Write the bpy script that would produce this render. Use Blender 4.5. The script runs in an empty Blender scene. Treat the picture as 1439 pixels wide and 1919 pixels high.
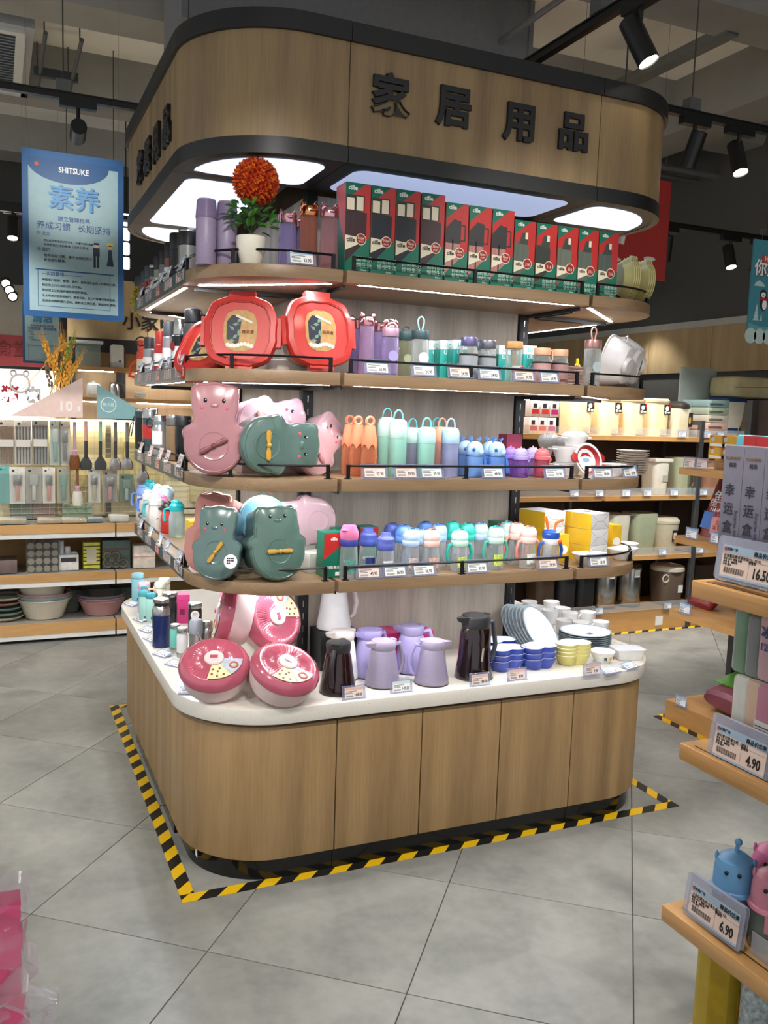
import bpy, bmesh, math, random
from mathutils import Vector, Matrix, noise
random.seed(7)
SC = bpy.context.scene
COL = SC.collection
PI = math.pi

# ---------------------------------------------------------------- camera, world, exposure
cd = bpy.data.cameras.new('camera')
cam = bpy.data.objects.new('camera', cd)
COL.objects.link(cam)
cd.sensor_fit = 'HORIZONTAL'
cd.sensor_width = 36.0
cd.lens = 41.096
cd.clip_end = 60
rv, uv, fv = Vector((0.91468, -0.40284, 0.03277)), Vector((0.01669, 0.11866, 0.99279)), Vector((0.40382, 0.90755, -0.11526))
cam.rotation_euler = Matrix((rv, uv, -fv)).transposed().to_euler()
cam.location = (-1.0745, -2.7566, 1.6313)
SC.camera = cam

SC.view_settings.view_transform = 'Standard'
SC.view_settings.look = 'None'
SC.view_settings.gamma = 1.0
SC.view_settings.use_curve_mapping = False
SC.view_settings.exposure = 0.0

world = bpy.data.worlds.new('world')
SC.world = world
world.use_nodes = True
bgn = world.node_tree.nodes['Background']
bgn.inputs['Color'].default_value = (0.92, 0.96, 1.0, 1)
bgn.inputs['Strength'].default_value = 0.85

# ---------------------------------------------------------------- colour and materials
def lin(c):
    if isinstance(c, str):
        c = c.lstrip('#')
        c = [int(c[i:i + 2], 16) / 255 for i in (0, 2, 4)]
        c = [v / 12.92 if v <= .04045 else ((v + .055) / 1.055) ** 2.4 for v in c]
    return (c[0], c[1], c[2], 1)

MATS = {}
def newmat(name):
    m = bpy.data.materials.new(name)
    m.use_nodes = True
    nt = m.node_tree
    b = nt.nodes['Principled BSDF']
    return m, nt, b

def var_color(nt, b, col, amt, scale, coords='Object', stretch=None):
    tc = nt.nodes.new('ShaderNodeTexCoord')
    n = nt.nodes.new('ShaderNodeTexNoise')
    n.inputs['Scale'].default_value = scale
    n.inputs['Detail'].default_value = 3
    src = tc.outputs[coords]
    if stretch:
        mp = nt.nodes.new('ShaderNodeMapping')
        mp.inputs['Scale'].default_value = stretch
        nt.links.new(src, mp.inputs['Vector'])
        src = mp.outputs['Vector']
    nt.links.new(src, n.inputs['Vector'])
    r = nt.nodes.new('ShaderNodeValToRGB')
    c = lin(col)
    r.color_ramp.elements[0].position = .3
    r.color_ramp.elements[1].position = .7
    r.color_ramp.elements[0].color = tuple(max(0, v * (1 - amt)) for v in c[:3]) + (1,)
    r.color_ramp.elements[1].color = tuple(min(1, v * (1 + amt)) for v in c[:3]) + (1,)
    nt.links.new(n.outputs['Fac'], r.inputs['Fac'])
    nt.links.new(r.outputs['Color'], b.inputs['Base Color'])
    return n, r

def mat(col, rough=.5, metal=0, amt=.04, scale=25, coat=0, stretch=None, sub=0, spec=None):
    key = (col, rough, metal, amt, scale, coat, stretch, sub, spec)
    if key in MATS: return MATS[key]
    m, nt, b = newmat('finish_%s' % str(col).strip('#'))
    b.inputs['Roughness'].default_value = rough
    b.inputs['Metallic'].default_value = metal
    if coat:
        b.inputs['Coat Weight'].default_value = coat
        b.inputs['Coat Roughness'].default_value = .06
    if spec is not None:
        b.inputs['Specular IOR Level'].default_value = spec
    var_color(nt, b, col, amt, scale, stretch=stretch)
    MATS[key] = m
    return m

def emis(col, strength):
    key = ('em', col, strength)
    if key in MATS: return MATS[key]
    m, nt, b = newmat('lamp_glow')
    b.inputs['Base Color'].default_value = lin(col)
    b.inputs['Emission Color'].default_value = lin(col)
    b.inputs['Emission Strength'].default_value = strength
    MATS[key] = m
    return m

def clear(col, op=.15, rough=.05):
    """see-through plastic: tinted transparency with a glossy skin and some body colour"""
    key = ('cl', col, op, rough)
    if key in MATS: return MATS[key]
    m, nt, b = newmat('clear_plastic')
    b.inputs['Roughness'].default_value = rough
    b.inputs['Coat Weight'].default_value = .5
    var_color(nt, b, col, .03, 20)
    tr = nt.nodes.new('ShaderNodeBsdfTransparent')
    c = lin(col)
    tr.inputs['Color'].default_value = tuple(.55 + .45 * v for v in c[:3]) + (1,)
    fr = nt.nodes.new('ShaderNodeLayerWeight')
    fr.inputs['Blend'].default_value = .28
    ad = nt.nodes.new('ShaderNodeMath'); ad.operation = 'MULTIPLY_ADD'
    ad.inputs[1].default_value = .75
    ad.inputs[2].default_value = op
    ad.use_clamp = True
    mx = nt.nodes.new('ShaderNodeMixShader')
    nt.links.new(fr.outputs['Facing'], ad.inputs[0])
    nt.links.new(ad.outputs[0], mx.inputs['Fac'])
    nt.links.new(tr.outputs[0], mx.inputs[1])
    nt.links.new(b.outputs[0], mx.inputs[2])
    nt.links.new(mx.outputs[0], nt.nodes['Material Output'].inputs['Surface'])
    MATS[key] = m
    return m

def wood(c1, c2, axis='Z', rough=.5, scale=1.0, bump=.12):
    key = ('wood', c1, c2, axis, rough, scale)
    if key in MATS: return MATS[key]
    m, nt, b = newmat('wood_laminate')
    N = nt.nodes.new; L = nt.links.new
    b.inputs['Roughness'].default_value = rough
    tc = N('ShaderNodeTexCoord'); mp = N('ShaderNodeMapping')
    st = {'Z': (1, 1, .06), 'X': (.06, 1, 1), 'Y': (1, .06, 1)}[axis]
    mp.inputs['Scale'].default_value = st
    L(tc.outputs['Object'], mp.inputs['Vector'])
    n1 = N('ShaderNodeTexNoise'); n1.inputs['Scale'].default_value = 9 * scale; n1.inputs['Detail'].default_value = 5; n1.inputs['Distortion'].default_value = .6
    n2 = N('ShaderNodeTexNoise'); n2.inputs['Scale'].default_value = 130 * scale; n2.inputs['Detail'].default_value = 3
    n3 = N('ShaderNodeTexWave'); n3.inputs['Scale'].default_value = 2.2 * scale; n3.inputs['Distortion'].default_value = 9; n3.inputs['Detail'].default_value = 2
    for n in (n1, n2, n3): L(mp.outputs['Vector'], n.inputs['Vector'])
    a = N('ShaderNodeMath'); a.operation = 'MULTIPLY_ADD'; a.inputs[1].default_value = .45
    L(n2.outputs['Fac'], a.inputs[0]); L(n1.outputs['Fac'], a.inputs[2])
    a2 = N('ShaderNodeMath'); a2.operation = 'MULTIPLY_ADD'; a2.inputs[1].default_value = .18
    L(n3.outputs['Fac'], a2.inputs[0]); L(a.outputs[0], a2.inputs[2])
    r = N('ShaderNodeValToRGB')
    r.color_ramp.elements[0].position = .42; r.color_ramp.elements[0].color = lin(c1)
    r.color_ramp.elements[1].position = 1.12 - .12; r.color_ramp.elements[1].color = lin(c2)
    L(a2.outputs[0], r.inputs['Fac']); L(r.outputs['Color'], b.inputs['Base Color'])
    bp = N('ShaderNodeBump'); bp.inputs['Strength'].default_value = bump; bp.inputs['Distance'].default_value = .001
    L(n2.outputs['Fac'], bp.inputs['Height']); L(bp.outputs[0], b.inputs['Normal'])
    MATS[key] = m
    return m

# ---------------------------------------------------------------- geometry: (verts, faces) tuples
def tr(g, loc=(0, 0, 0), rot=(0, 0, 0), sc=(1, 1, 1)):
    M = Matrix.Translation(loc) @ Matrix.Rotation(rot[2], 4, 'Z') @ Matrix.Rotation(rot[1], 4, 'Y') @ Matrix.Rotation(rot[0], 4, 'X') @ Matrix.Diagonal((sc[0], sc[1], sc[2], 1))
    return ([tuple(M @ Vector(v)) for v in g[0]], g[1])

def cat(*gs):
    V, F = [], []
    for g in gs:
        o = len(V)
        V += list(g[0]); F += [tuple(i + o for i in f) for f in g[1]]
    return V, F

def box(x0, x1, y0, y1, z0, z1):
    V = [(x, y, z) for z in (z0, z1) for x, y in ((x0, y0), (x1, y0), (x1, y1), (x0, y1))]
    return V, [(3, 2, 1, 0), (4, 5, 6, 7), (0, 1, 5, 4), (1, 2, 6, 5), (2, 3, 7, 6), (3, 0, 4, 7)]

def loft(rings, cap0=True, cap1=True):
    n = len(rings[0]); V = []; F = []
    for r in rings: V += [tuple(p) for p in r]
    for k in range(len(rings) - 1):
        a = k * n; c = a + n
        for i in range(n):
            j = (i + 1) % n
            F.append((a + i, a + j, c + j, c + i))
    if cap0: F.append(tuple(range(n - 1, -1, -1)))
    if cap1: F.append(tuple(range(len(V) - n, len(V))))
    return V, F

def lathe(prof, n=24, sx=1, sy=1):
    rings = [[(max(r, 1e-5) * sx * math.cos(2 * PI * i / n), max(r, 1e-5) * sy * math.sin(2 * PI * i / n), z) for i in range(n)] for r, z in prof]
    return loft(rings, prof[0][0] > 1e-4, prof[-1][0] > 1e-4)

def offset(pts, d):
    """inset a ccw outline by d"""
    n = len(pts); out = []
    for i in range(n):
        p0, p1, p2 = Vector(pts[i - 1]), Vector(pts[i]), Vector(pts[(i + 1) % n])
        a = (p1 - p0).normalized(); b = (p2 - p1).normalized()
        na, nb = Vector((-a.y, a.x)), Vector((-b.y, b.x))
        k = max(.35, 1 + na.dot(nb))
        q = p1 + (na + nb) / k * d
        out.append((q.x, q.y))
    return out

def prism(pts, z0, z1, bev=0):
    if not bev: return loft([[(x, y, z) for x, y in pts] for z in (z0, z1)])
    i1, i2 = offset(pts, bev), offset(pts, bev * .3)
    return loft([[(x, y, z0) for x, y in i1], [(x, y, z0 + bev * .3) for x, y in i2], [(x, y, z0 + bev) for x, y in pts],
                 [(x, y, z1 - bev) for x, y in pts], [(x, y, z1 - bev * .3) for x, y in i2], [(x, y, z1) for x, y in i1]])

def rrect(x0, x1, y0, y1, r, n=6):
    out = []
    rs = r if isinstance(r, (tuple, list)) else (r,) * 4
    for (cx, cy, a0), q in zip(((x1, y1, 0), (x0, y1, 90), (x0, y0, 180), (x1, y0, 270)), rs):
        ox = cx - q if cx == x1 else cx + q
        oy = cy - q if cy == y1 else cy + q
        if q < 1e-5: out.append((cx, cy)); continue
        for k in range(n + 1):
            a = math.radians(a0 + 90 * k / n)
            out.append((ox + q * math.cos(a), oy + q * math.sin(a)))
    return out

def rbox(sx, sy, sz, r=.004, n=3, bev=None):
    """upright box, base at z=0, rounded vertical corners and eased top and bottom"""
    r = min(r, sx * .49, sy * .49)
    return prism(rrect(-sx / 2, sx / 2, -sy / 2, sy / 2, r, n), 0, sz, bev if bev is not None else min(r, sz * .3) * .8)

def tube(pts, r, n=8, closed=False, rad=None):
    P = [Vector(p) for p in pts]; N = len(P); rings = []
    up = None
    for i in range(N):
        a = P[i - 1] if (closed or i > 0) else P[i]
        b = P[(i + 1) % N] if (closed or i < N - 1) else P[i]
        t = (b - a).normalized()
        if up is None:
            up = Vector((0, 0, 1)) if abs(t.z) < .9 else Vector((1, 0, 0))
        s = t.cross(up)
        if s.length < 1e-5: s = t.orthogonal()
        s.normalize(); up = s.cross(t).normalized()
        q = rad[i] if rad else r
        rings.append([P[i] + s * q * math.cos(2 * PI * k / n) + up * q * math.sin(2 * PI * k / n) for k in range(n)])
    if closed:
        V = [tuple(p) for R_ in rings for p in R_]; F = []
        for k in range(N):
            a, c = k * n, ((k + 1) % N) * n
            F += [(a + i, a + (i + 1) % n, c + (i + 1) % n, c + i) for i in range(n)]
        return V, F
    return loft(rings)

def arc(c, r, a0, a1, n=12, plane='XZ', ry=None):
    ry = ry or r; out = []
    for k in range(n + 1):
        a = math.radians(a0 + (a1 - a0) * k / n); u, v = r * math.cos(a), ry * math.sin(a)
        out.append({'XZ': (c[0] + u, c[1], c[2] + v), 'YZ': (c[0], c[1] + u, c[2] + v), 'XY': (c[0] + u, c[1] + v, c[2])}[plane])
    return out

def ball(r, sx=1, sy=1, sz=1, n=16, m=8, c=(0, 0, 0)):
    return tr(lathe([(r * math.sin(PI * k / m), -r * math.cos(PI * k / m)) for k in range(m + 1)], n), c, (0, 0, 0), (sx, sy, sz))

def ring(R_, r, n=24, m=8, c=(0, 0, 0), rot=(0, 0, 0), sx=1, sy=1):
    return tr(tube([(R_ * sx * math.cos(2 * PI * k / n), R_ * sy * math.sin(2 * PI * k / n), 0) for k in range(n)], r, m, True), c, rot)

# ---------------------------------------------------------------- objects
def mesh(g, name='mesh', smooth=35):
    me = bpy.data.meshes.new(name)
    me.from_pydata(g[0], [], g[1])
    if smooth:
        me.shade_smooth()
        me.set_sharp_from_angle(angle=math.radians(smooth))
    return me

GEO = {}
def O(name, g, m, parent=None, loc=(0, 0, 0), rot=(0, 0, 0), label=None, kind=None, smooth=35, key=None, sc=None):
    if isinstance(g, bpy.types.Mesh): me = g
    elif key is not None and key in GEO: me = GEO[key]
    else:
        me = mesh(g() if callable(g) else g, name, smooth)
        if key is not None: GEO[key] = me
    if m is not None and (not me.materials or me.materials[0] != m):
        if me.materials and me.users > 0: me = me.copy(); me.materials.clear()
        me.materials.append(m)
    o = bpy.data.objects.new(name, me)
    COL.objects.link(o)
    o.location = loc; o.rotation_euler = rot
    if sc: o.scale = sc
    if parent: o.parent = parent
    if label: o['label'] = label
    if kind: o['kind'] = kind
    return o

def T(name, label, category, loc=(0, 0, 0), rz=0, group=None, rot=None):
    o = bpy.data.objects.new(name, None)
    COL.objects.link(o)
    o.empty_display_size = .02
    o.location = loc
    o.rotation_euler = rot if rot else (0, 0, rz)
    o['label'] = label; o['category'] = category
    if group: o['group'] = group
    return o

def tag(o, label, category, group=None, kind=None):
    o['label'] = label
    if category: o['category'] = category
    if group: o['group'] = group
    if kind: o['kind'] = kind
    return o

TXT = {}
def text(s, size, m, parent, loc, rot=(PI / 2, 0, 0), name='lettering', ext=.0004, off=0, align='CENTER', bev=0, sx=1, sp=1):
    key = (s, round(size, 5), ext, off, align, bev, sp)
    if key not in TXT:
        cu = bpy.data.curves.new('glyphs', 'FONT')
        cu.body = s; cu.size = size; cu.extrude = ext; cu.offset = off * size
        cu.align_x = align; cu.align_y = 'CENTER'
        cu.bevel_depth = bev; cu.bevel_resolution = 1
        cu.resolution_u = 2 if size < .06 else 4
        cu.space_line = sp
        ob = bpy.data.objects.new('glyphs', cu)
        TXT[key] = bpy.data.meshes.new_from_object(ob)
        bpy.data.objects.remove(ob); bpy.data.curves.remove(cu)
    me = TXT[key]
    if me.materials and me.materials[0] != m: me = me.copy(); me.materials.clear()
    if not me.materials: me.materials.append(m)
    o = bpy.data.objects.new(name, me)
    COL.objects.link(o)
    o.location = loc; o.rotation_euler = rot; o.scale = (sx, 1, 1)
    o.parent = parent
    return o

ORD = 'first second third fourth fifth sixth seventh eighth ninth tenth eleventh twelfth thirteenth fourteenth fifteenth sixteenth seventeenth eighteenth nineteenth twentieth'.split()

# ---------------------------------------------------------------- shared finishes
OAK = wood('#745a3c', '#a08259', 'Z', .45)
OAK_DARK = wood('#745d44', '#9f855e', 'Z', .5)
GREYOAK = wood('#8f8578', '#bdb3a5', 'Z', .5)
SHELFWOOD = wood('#6f5740', '#9c8060', 'X', .4)
SHELFWOODY = wood('#6f5740', '#9c8060', 'Y', .4)
HONEY = wood('#a8763f', '#d3a266', 'X', .4)
HONEYY = wood('#a8763f', '#d3a266', 'Y', .4)
FASCIA = wood('#a98f66', '#cdb48a', 'Z', .55, .7)
BLACK = mat('#1b1b1c', .45, amt=.1)
BLACKGLOSS = mat('#0d0d0c', .12, amt=.3, scale=4)
WIRE = mat('#101012', .35, .3)
STEEL = mat('#b9b8b5', .25, 1, amt=.06, stretch=(1, 1, .05))
CHROME = mat('#e2e2e2', .08, 1, amt=.02)
WHITE = mat('#f1f0ee', .4, amt=.02)
PAPER = mat('#f4f3f0', .7, amt=.02)
INK = mat('#1d1c1e', .7)
DARKGREY = mat('#3a3a3c', .5)
LED = emis('#f6f9ff', 75)
LIGHTBOX = emis('#dfe9ff', 1.25)
LIGHTDIM = emis('#c9d6ff', .6)
ACRYL = clear('#dfe4f6', .12)

# ---------------------------------------------------------------- floor of square tiles laid diagonally
def floor_mats():
    out = []
    for k in range(4):
        m, nt, b = newmat('concrete_tile')
        N = nt.nodes.new; L = nt.links.new
        tc = N('ShaderNodeTexCoord'); mp = N('ShaderNodeMapping')
        mp.inputs['Location'].default_value = (k * 3.7, k * 1.9, 0); mp.inputs['Rotation'].default_value = (0, 0, k * .8)
        L(tc.outputs['Object'], mp.inputs['Vector'])
        n1 = N('ShaderNodeTexNoise'); n1.inputs['Scale'].default_value = 3.2; n1.inputs['Detail'].default_value = 7; n1.inputs['Roughness'].default_value = .6
        n2 = N('ShaderNodeTexNoise'); n2.inputs['Scale'].default_value = 22; n2.inputs['Detail'].default_value = 4
        L(mp.outputs['Vector'], n1.inputs['Vector']); L(mp.outputs['Vector'], n2.inputs['Vector'])
        a = N('ShaderNodeMath'); a.operation = 'MULTIPLY_ADD'; a.inputs[1].default_value = .3
        L(n2.outputs['Fac'], a.inputs[0]); L(n1.outputs['Fac'], a.inputs[2])
        r = N('ShaderNodeValToRGB')
        r.color_ramp.elements[0].position = .42; r.color_ramp.elements[0].color = lin('#686a67')
        r.color_ramp.elements[1].position = .86; r.color_ramp.elements[1].color = lin('#8f8e88')
        L(a.outputs[0], r.inputs['Fac']); L(r.outputs['Color'], b.inputs['Base Color'])
        rr = N('ShaderNodeMapRange'); rr.inputs['To Min'].default_value = .3; rr.inputs['To Max'].default_value = .48
        L(n1.outputs['Fac'], rr.inputs['Value']); L(rr.outputs[0], b.inputs['Roughness'])
        out.append(m)
    return out
FM = floor_mats()
flo = O('floor', box(-7, 9, -5, 10, -.12, -.004), mat('#3b3a36', .8), kind='structure')
flo['label'] = 'grey concrete look floor of square tiles laid diagonally with dark joints'
TS, TA, TX, TY = .6178, -.6847, -.9977, .0813
tc_, ts_ = math.cos(TA), math.sin(TA)
tmesh = []
for k in range(4):
    h = TS / 2 - .0016
    me = mesh(prism([(-h, -h), (h, -h), (h, h), (-h, h)], -.006, 0, .0012), 'tile', 20)
    me.materials.append(FM[k]); tmesh.append(me)
seen, rest = [], []
EYE0 = Vector(cam.location)
for i in range(-30, 31):
    for j in range(-30, 31):
        x = TX + (i + .5) * TS * tc_ - (j + .5) * TS * ts_
        y = TY + (i + .5) * TS * ts_ + (j + .5) * TS * tc_
        if not (-6.5 < x < 8.5 and -4.5 < y < 9.5): continue
        d = Vector((x, y, 0)) - EYE0
        f_ = d.dot(fv)
        inview = f_ > .8 and abs(d.dot(rv) / f_) < .62 and -1.0 < d.dot(uv) / f_ < .1
        (seen if inview else rest).append((f_, x, y))
seen.sort()
for k, (f_, x, y) in enumerate(seen[:290]):
    O('tile', tmesh[random.randrange(4)], None, flo, (x, y, 0), (0, 0, TA + random.randrange(4) * PI / 2))
# the tiles outside the picture and too far away to pick out
h_ = TS / 2 - .0016
for k in range(4):
    g = cat(*[tr(box(-h_, h_, -h_, h_, -.006, 0), (x, y, 0), (0, 0, TA)) for f_, x, y in (seen[290:] + rest)[k::4]])
    O('outer_tiles', g, FM[k], flo, kind='stuff', smooth=0)

# ---------------------------------------------------------------- hazard tape on the floor
def tape_mat(ax):
    m, nt, b = newmat('hazard_stripes')
    N = nt.nodes.new; L = nt.links.new
    b.inputs['Roughness'].default_value = .35
    tc = N('ShaderNodeTexCoord'); sp = N('ShaderNodeSeparateXYZ')
    L(tc.outputs['Object'], sp.inputs[0])
    a = N('ShaderNodeMath'); a.operation = 'MULTIPLY_ADD'; a.inputs[1].default_value = {'X': -1.0, 'Y': -1.0}[ax]
    o1, o2 = ('Y', 'X') if ax == 'X' else ('X', 'Y')
    L(sp.outputs[o1], a.inputs[0]); L(sp.outputs[o2], a.inputs[2])
    s = N('ShaderNodeMath'); s.operation = 'DIVIDE'; s.inputs[1].default_value = .132
    L(a.outputs[0], s.inputs[0])
    fr = N('ShaderNodeMath'); fr.operation = 'FRACT'; L(s.outputs[0], fr.inputs[0])
    r = N('ShaderNodeValToRGB'); r.color_ramp.interpolation = 'CONSTANT'
    r.color_ramp.elements[0].color = lin('#e0b312'); r.color_ramp.elements[1].position = .5; r.color_ramp.elements[1].color = lin('#1c1a17')
    L(fr.outputs[0], r.inputs['Fac'])
    n = N('ShaderNodeTexNoise'); n.inputs['Scale'].default_value = 30; n.inputs['Detail'].default_value = 4
    mx = N('ShaderNodeMix'); mx.data_type = 'RGBA'; mx.blend_type = 'MULTIPLY'
    L(n.outputs['Fac'], mx.inputs[0]); L(r.outputs['Color'], mx.inputs[6]); mx.inputs[7].default_value = (.78, .78, .78, 1)
    L(mx.outputs[2], b.inputs['Base Color'])
    return m
TPX, TPY = tape_mat('X'), tape_mat('Y')
def tape(x0, x1, y0, y1, ax, label):
    o = O('hazard_tape', box(x0, x1, y0, y1, .0003, .0011), TPX if ax == 'X' else TPY)
    return tag(o, label, 'floor tape')
tape(-.538, 1.561, -.027, .021, 'X', 'black and yellow tape along the front foot of the island')
tape(-.538, -.49, .021, 2.005, 'Y', 'black and yellow tape along the side of the island under the hanging blue poster')
tape(1.513, 1.561, .021, 2.005, 'Y', 'black and yellow tape along the side of the island facing the snack shelves')
tape(-.49, 1.513, 1.957, 2.005, 'X', 'black and yellow tape behind the island')

# ---------------------------------------------------------------- the island: base cabinets
BX0, BX1, BY0, BY1, BR = -.49, 1.49, 0, 1.96, .31
Y0S, Y1S = .46, 1.46          # module splits along Y (along X they are 0 and 1)
def corner_outline(x0, y0, xs, ys, r, n=14):
    """corner piece whose outer corner is (x0,y0) and inner corner (xs,ys); ccw"""
    sx = 1 if xs > x0 else -1; sy = 1 if ys > y0 else -1
    c = (x0 + sx * r, y0 + sy * r)
    pts = [(x0, ys)]
    for k in range(n + 1):
        a = k / n * PI / 2
        pts.append((c[0] - sx * r * math.cos(a), c[1] - sy * r * math.sin(a)))
    pts += [(xs, y0), (xs, ys)]
    area = sum(pts[i - 1][0] * pts[i][1] - pts[i][0] * pts[i - 1][1] for i in range(len(pts)))
    return pts if area > 0 else pts[::-1]

CORN = [('front corner under the hanging flower ball', -1, -1), ('front corner beside the stacked bowls', 1, -1),
        ('rear corner by the wire utensil rack', -1, 1), ('rear corner by the bins', 1, 1)]
def corner_args(x0, x1, y0, y1, sx, sy, gap=.002):
    return (x0 if sx < 0 else x1, y0 if sy < 0 else y1, (0 - gap) if sx < 0 else 1 + gap, (Y0S - gap) if sy < 0 else (Y1S + gap))
TOE = .076
for nm, sx, sy in CORN:
    t = T('base_cabinet', 'rounded oak base cabinet at the island\'s ' + nm, 'cabinet', (0, 0, 0), group='island base cabinets')
    a = corner_args(BX0, BX1, BY0, BY1, sx, sy)
    O('curved_panel', prism(corner_outline(*a, BR), TOE, .552, .002), OAK, t)
    a = corner_args(BX0 + .03, BX1 - .03, BY0 + .014, BY1 - .03, sx, sy)
    O('toe_kick', prism(corner_outline(*a, BR - .03), 0, TOE, 0), BLACKGLOSS, t)
    O('top_rail', prism(corner_outline(*a, BR - .03), .552, .566, 0), BLACK, t)
    if (sx, sy) == (-1, -1):
        q = O('sticker', box(-.018, .018, -.0006, 0, 0, .03), PAPER, t, (-.4465, .2, .035), (0, 0, -PI / 2))
def mid_cabinet(cx, cy, rz, label):
    t = T('base_cabinet', label, 'cabinet', (cx, cy, 0), rz, group='island base cabinets')
    O('carcass', box(-.498, .498, .02, .4, TOE, .552), BLACK, t, key='midcarc')
    O('toe_kick', box(-.4995, .4995, .014, .4, 0, TOE), BLACKGLOSS, t, key='midtoe')
    O('top_rail', box(-.4995, .4995, .014, .4, .552, .566), BLACK, t, key='midrail')
    for k in range(3):
        x = -1 / 3 + k / 3
        O('door', prism([(-.1640, 0), (.1640, 0), (.1640, .018), (-.1640, .018)], TOE, .552, .0012), OAK, t, (x, 0, 0), key='door')
    return t
mid_cabinet(.5, 0, 0, 'oak base cabinet with three flat doors facing the camera')
mid_cabinet(BX0, .96, -PI / 2, 'three-door oak base cabinet on the island side facing the poster')
mid_cabinet(BX1, .96, PI / 2, 'three-door oak base cabinet on the island side facing the snack shelves')
mid_cabinet(.5, BY1, PI, 'three-door oak base cabinet on the back of the island')

def quartz():
    m, nt, b = newmat('speckled_quartz')
    N = nt.nodes.new; L = nt.links.new
    b.inputs['Roughness'].default_value = .22
    tc = N('ShaderNodeTexCoord')
    v = N('ShaderNodeTexVoronoi'); v.inputs['Scale'].default_value = 95; L(tc.outputs['Object'], v.inputs['Vector'])
    v2 = N('ShaderNodeTexVoronoi'); v2.inputs['Scale'].default_value = 190; L(tc.outputs['Object'], v2.inputs['Vector'])
    n = N('ShaderNodeTexNoise'); n.inputs['Scale'].default_value = 60; L(tc.outputs['Object'], n.inputs['Vector'])
    r = N('ShaderNodeValToRGB')
    r.color_ramp.elements[0].position = .06; r.color_ramp.elements[0].color = lin('#6b6258')
    e = r.color_ramp.elements.new(.13); e.color = lin('#d6d0c6')
    r.color_ramp.elements[-1].position = .6; r.color_ramp.elements[-1].color = lin('#dad5cb')
    ma = N('ShaderNodeMath'); ma.operation = 'MULTIPLY_ADD'; ma.inputs[1].default_value = .35
    L(n.outputs['Fac'], ma.inputs[0]); L(v.outputs['Distance'], ma.inputs[2])
    sb = N('ShaderNodeMath'); sb.operation = 'SUBTRACT'; sb.inputs[1].default_value = .1
    L(ma.outputs[0], sb.inputs[0]); L(sb.outputs[0], r.inputs['Fac'])
    L(r.outputs['Color'], b.inputs['Base Color'])
    return m
tag(O('countertop', prism(rrect(-.517, 1.517, -.02, 1.98, .335, 18), .566, .622, .005), quartz()), 'white speckled quartz worktop running round the whole island', 'countertop')

# ---------------------------------------------------------------- core of uprights and back panels
core = T('shelf_core', 'square core of black slotted uprights and grey oak back panels in the island', 'shelf frame', (.5, .96, .622))
for sx in (-1, 1):
    for sy in (-1, 1):
        up = O('upright', lambda: rbox(.045, .045, 1.813, .004, 2), BLACK, core, (sx * .4775, sy * .4775, 0), key='upright')
        O('slot', lambda: cat(*[box(-.002, .002, -.0232, -.0226, .03 + k * .05, .055 + k * .05) for k in range(35)]), STEEL, up, key='slots', kind='stuff')  # light showing through the slots, put in as pale steel dashes
for k in range(4):
    O('back_panel', box(-.452, .452, -.488, -.474, 0, 1.80), GREYOAK, core, (0, 0, 0), (0, 0, k * PI / 2), key='backpanel')

# ---------------------------------------------------------------- shelves with lights and guard rails
SZ = [2.091, 1.752, 1.391, 1.037]
SN = ['top', 'second', 'third', 'lowest']
SX0, SX1, SY0, SY1, SR = -.46, 1.46, .04, 1.88, .33
def rail(t, pts, posts, h=.046):
    r_ = O('guard_rail', tube([(x, y, h) for x, y in pts], .0042, 6), WIRE, t)
    for x, y in posts:
        O('rail_post', lambda: cat(box(-.0055, .0055, -.0055, .0055, 0, h + .004), box(-.011, .011, -.009, .009, 0, .003)), WIRE, r_, (x, y, 0), key='rpost%s' % h)
    return r_
def mid_shelf(z, cx, cy, rz, label, deep, group):
    t = T('shelf_board', label, 'shelf', (cx, cy, z), rz, group=group)
    O('board', lambda: prism(rrect(-.493, .493, 0, deep, .002, 1), -.042, 0, .0015), SHELFWOOD, t, key='mboard%.3f' % deep)
    O('light_strip', lambda: box(-.44, .44, .018, .032, -.0428, -.0405), LED, t, key='mled')
    O('light_channel', lambda: cat(box(-.45, .45, .032, .036, -.0426, -.0405), box(-.45, .45, .014, .018, -.0426, -.0405)), STEEL, t, key='mledc')
    for s in (-1, 1):
        O('bracket', lambda: prism([(-.003, .05), (.003, .05), (.003, .41), (-.003, .41)], -.056, -.042), BLACK, t, (s * .485, 0, 0), key='mbr')
    rail(t, [(-.465, .012), (.465, .012)], [(-.465, .012), (0, .012), (.465, .012)])
    return t
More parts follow.
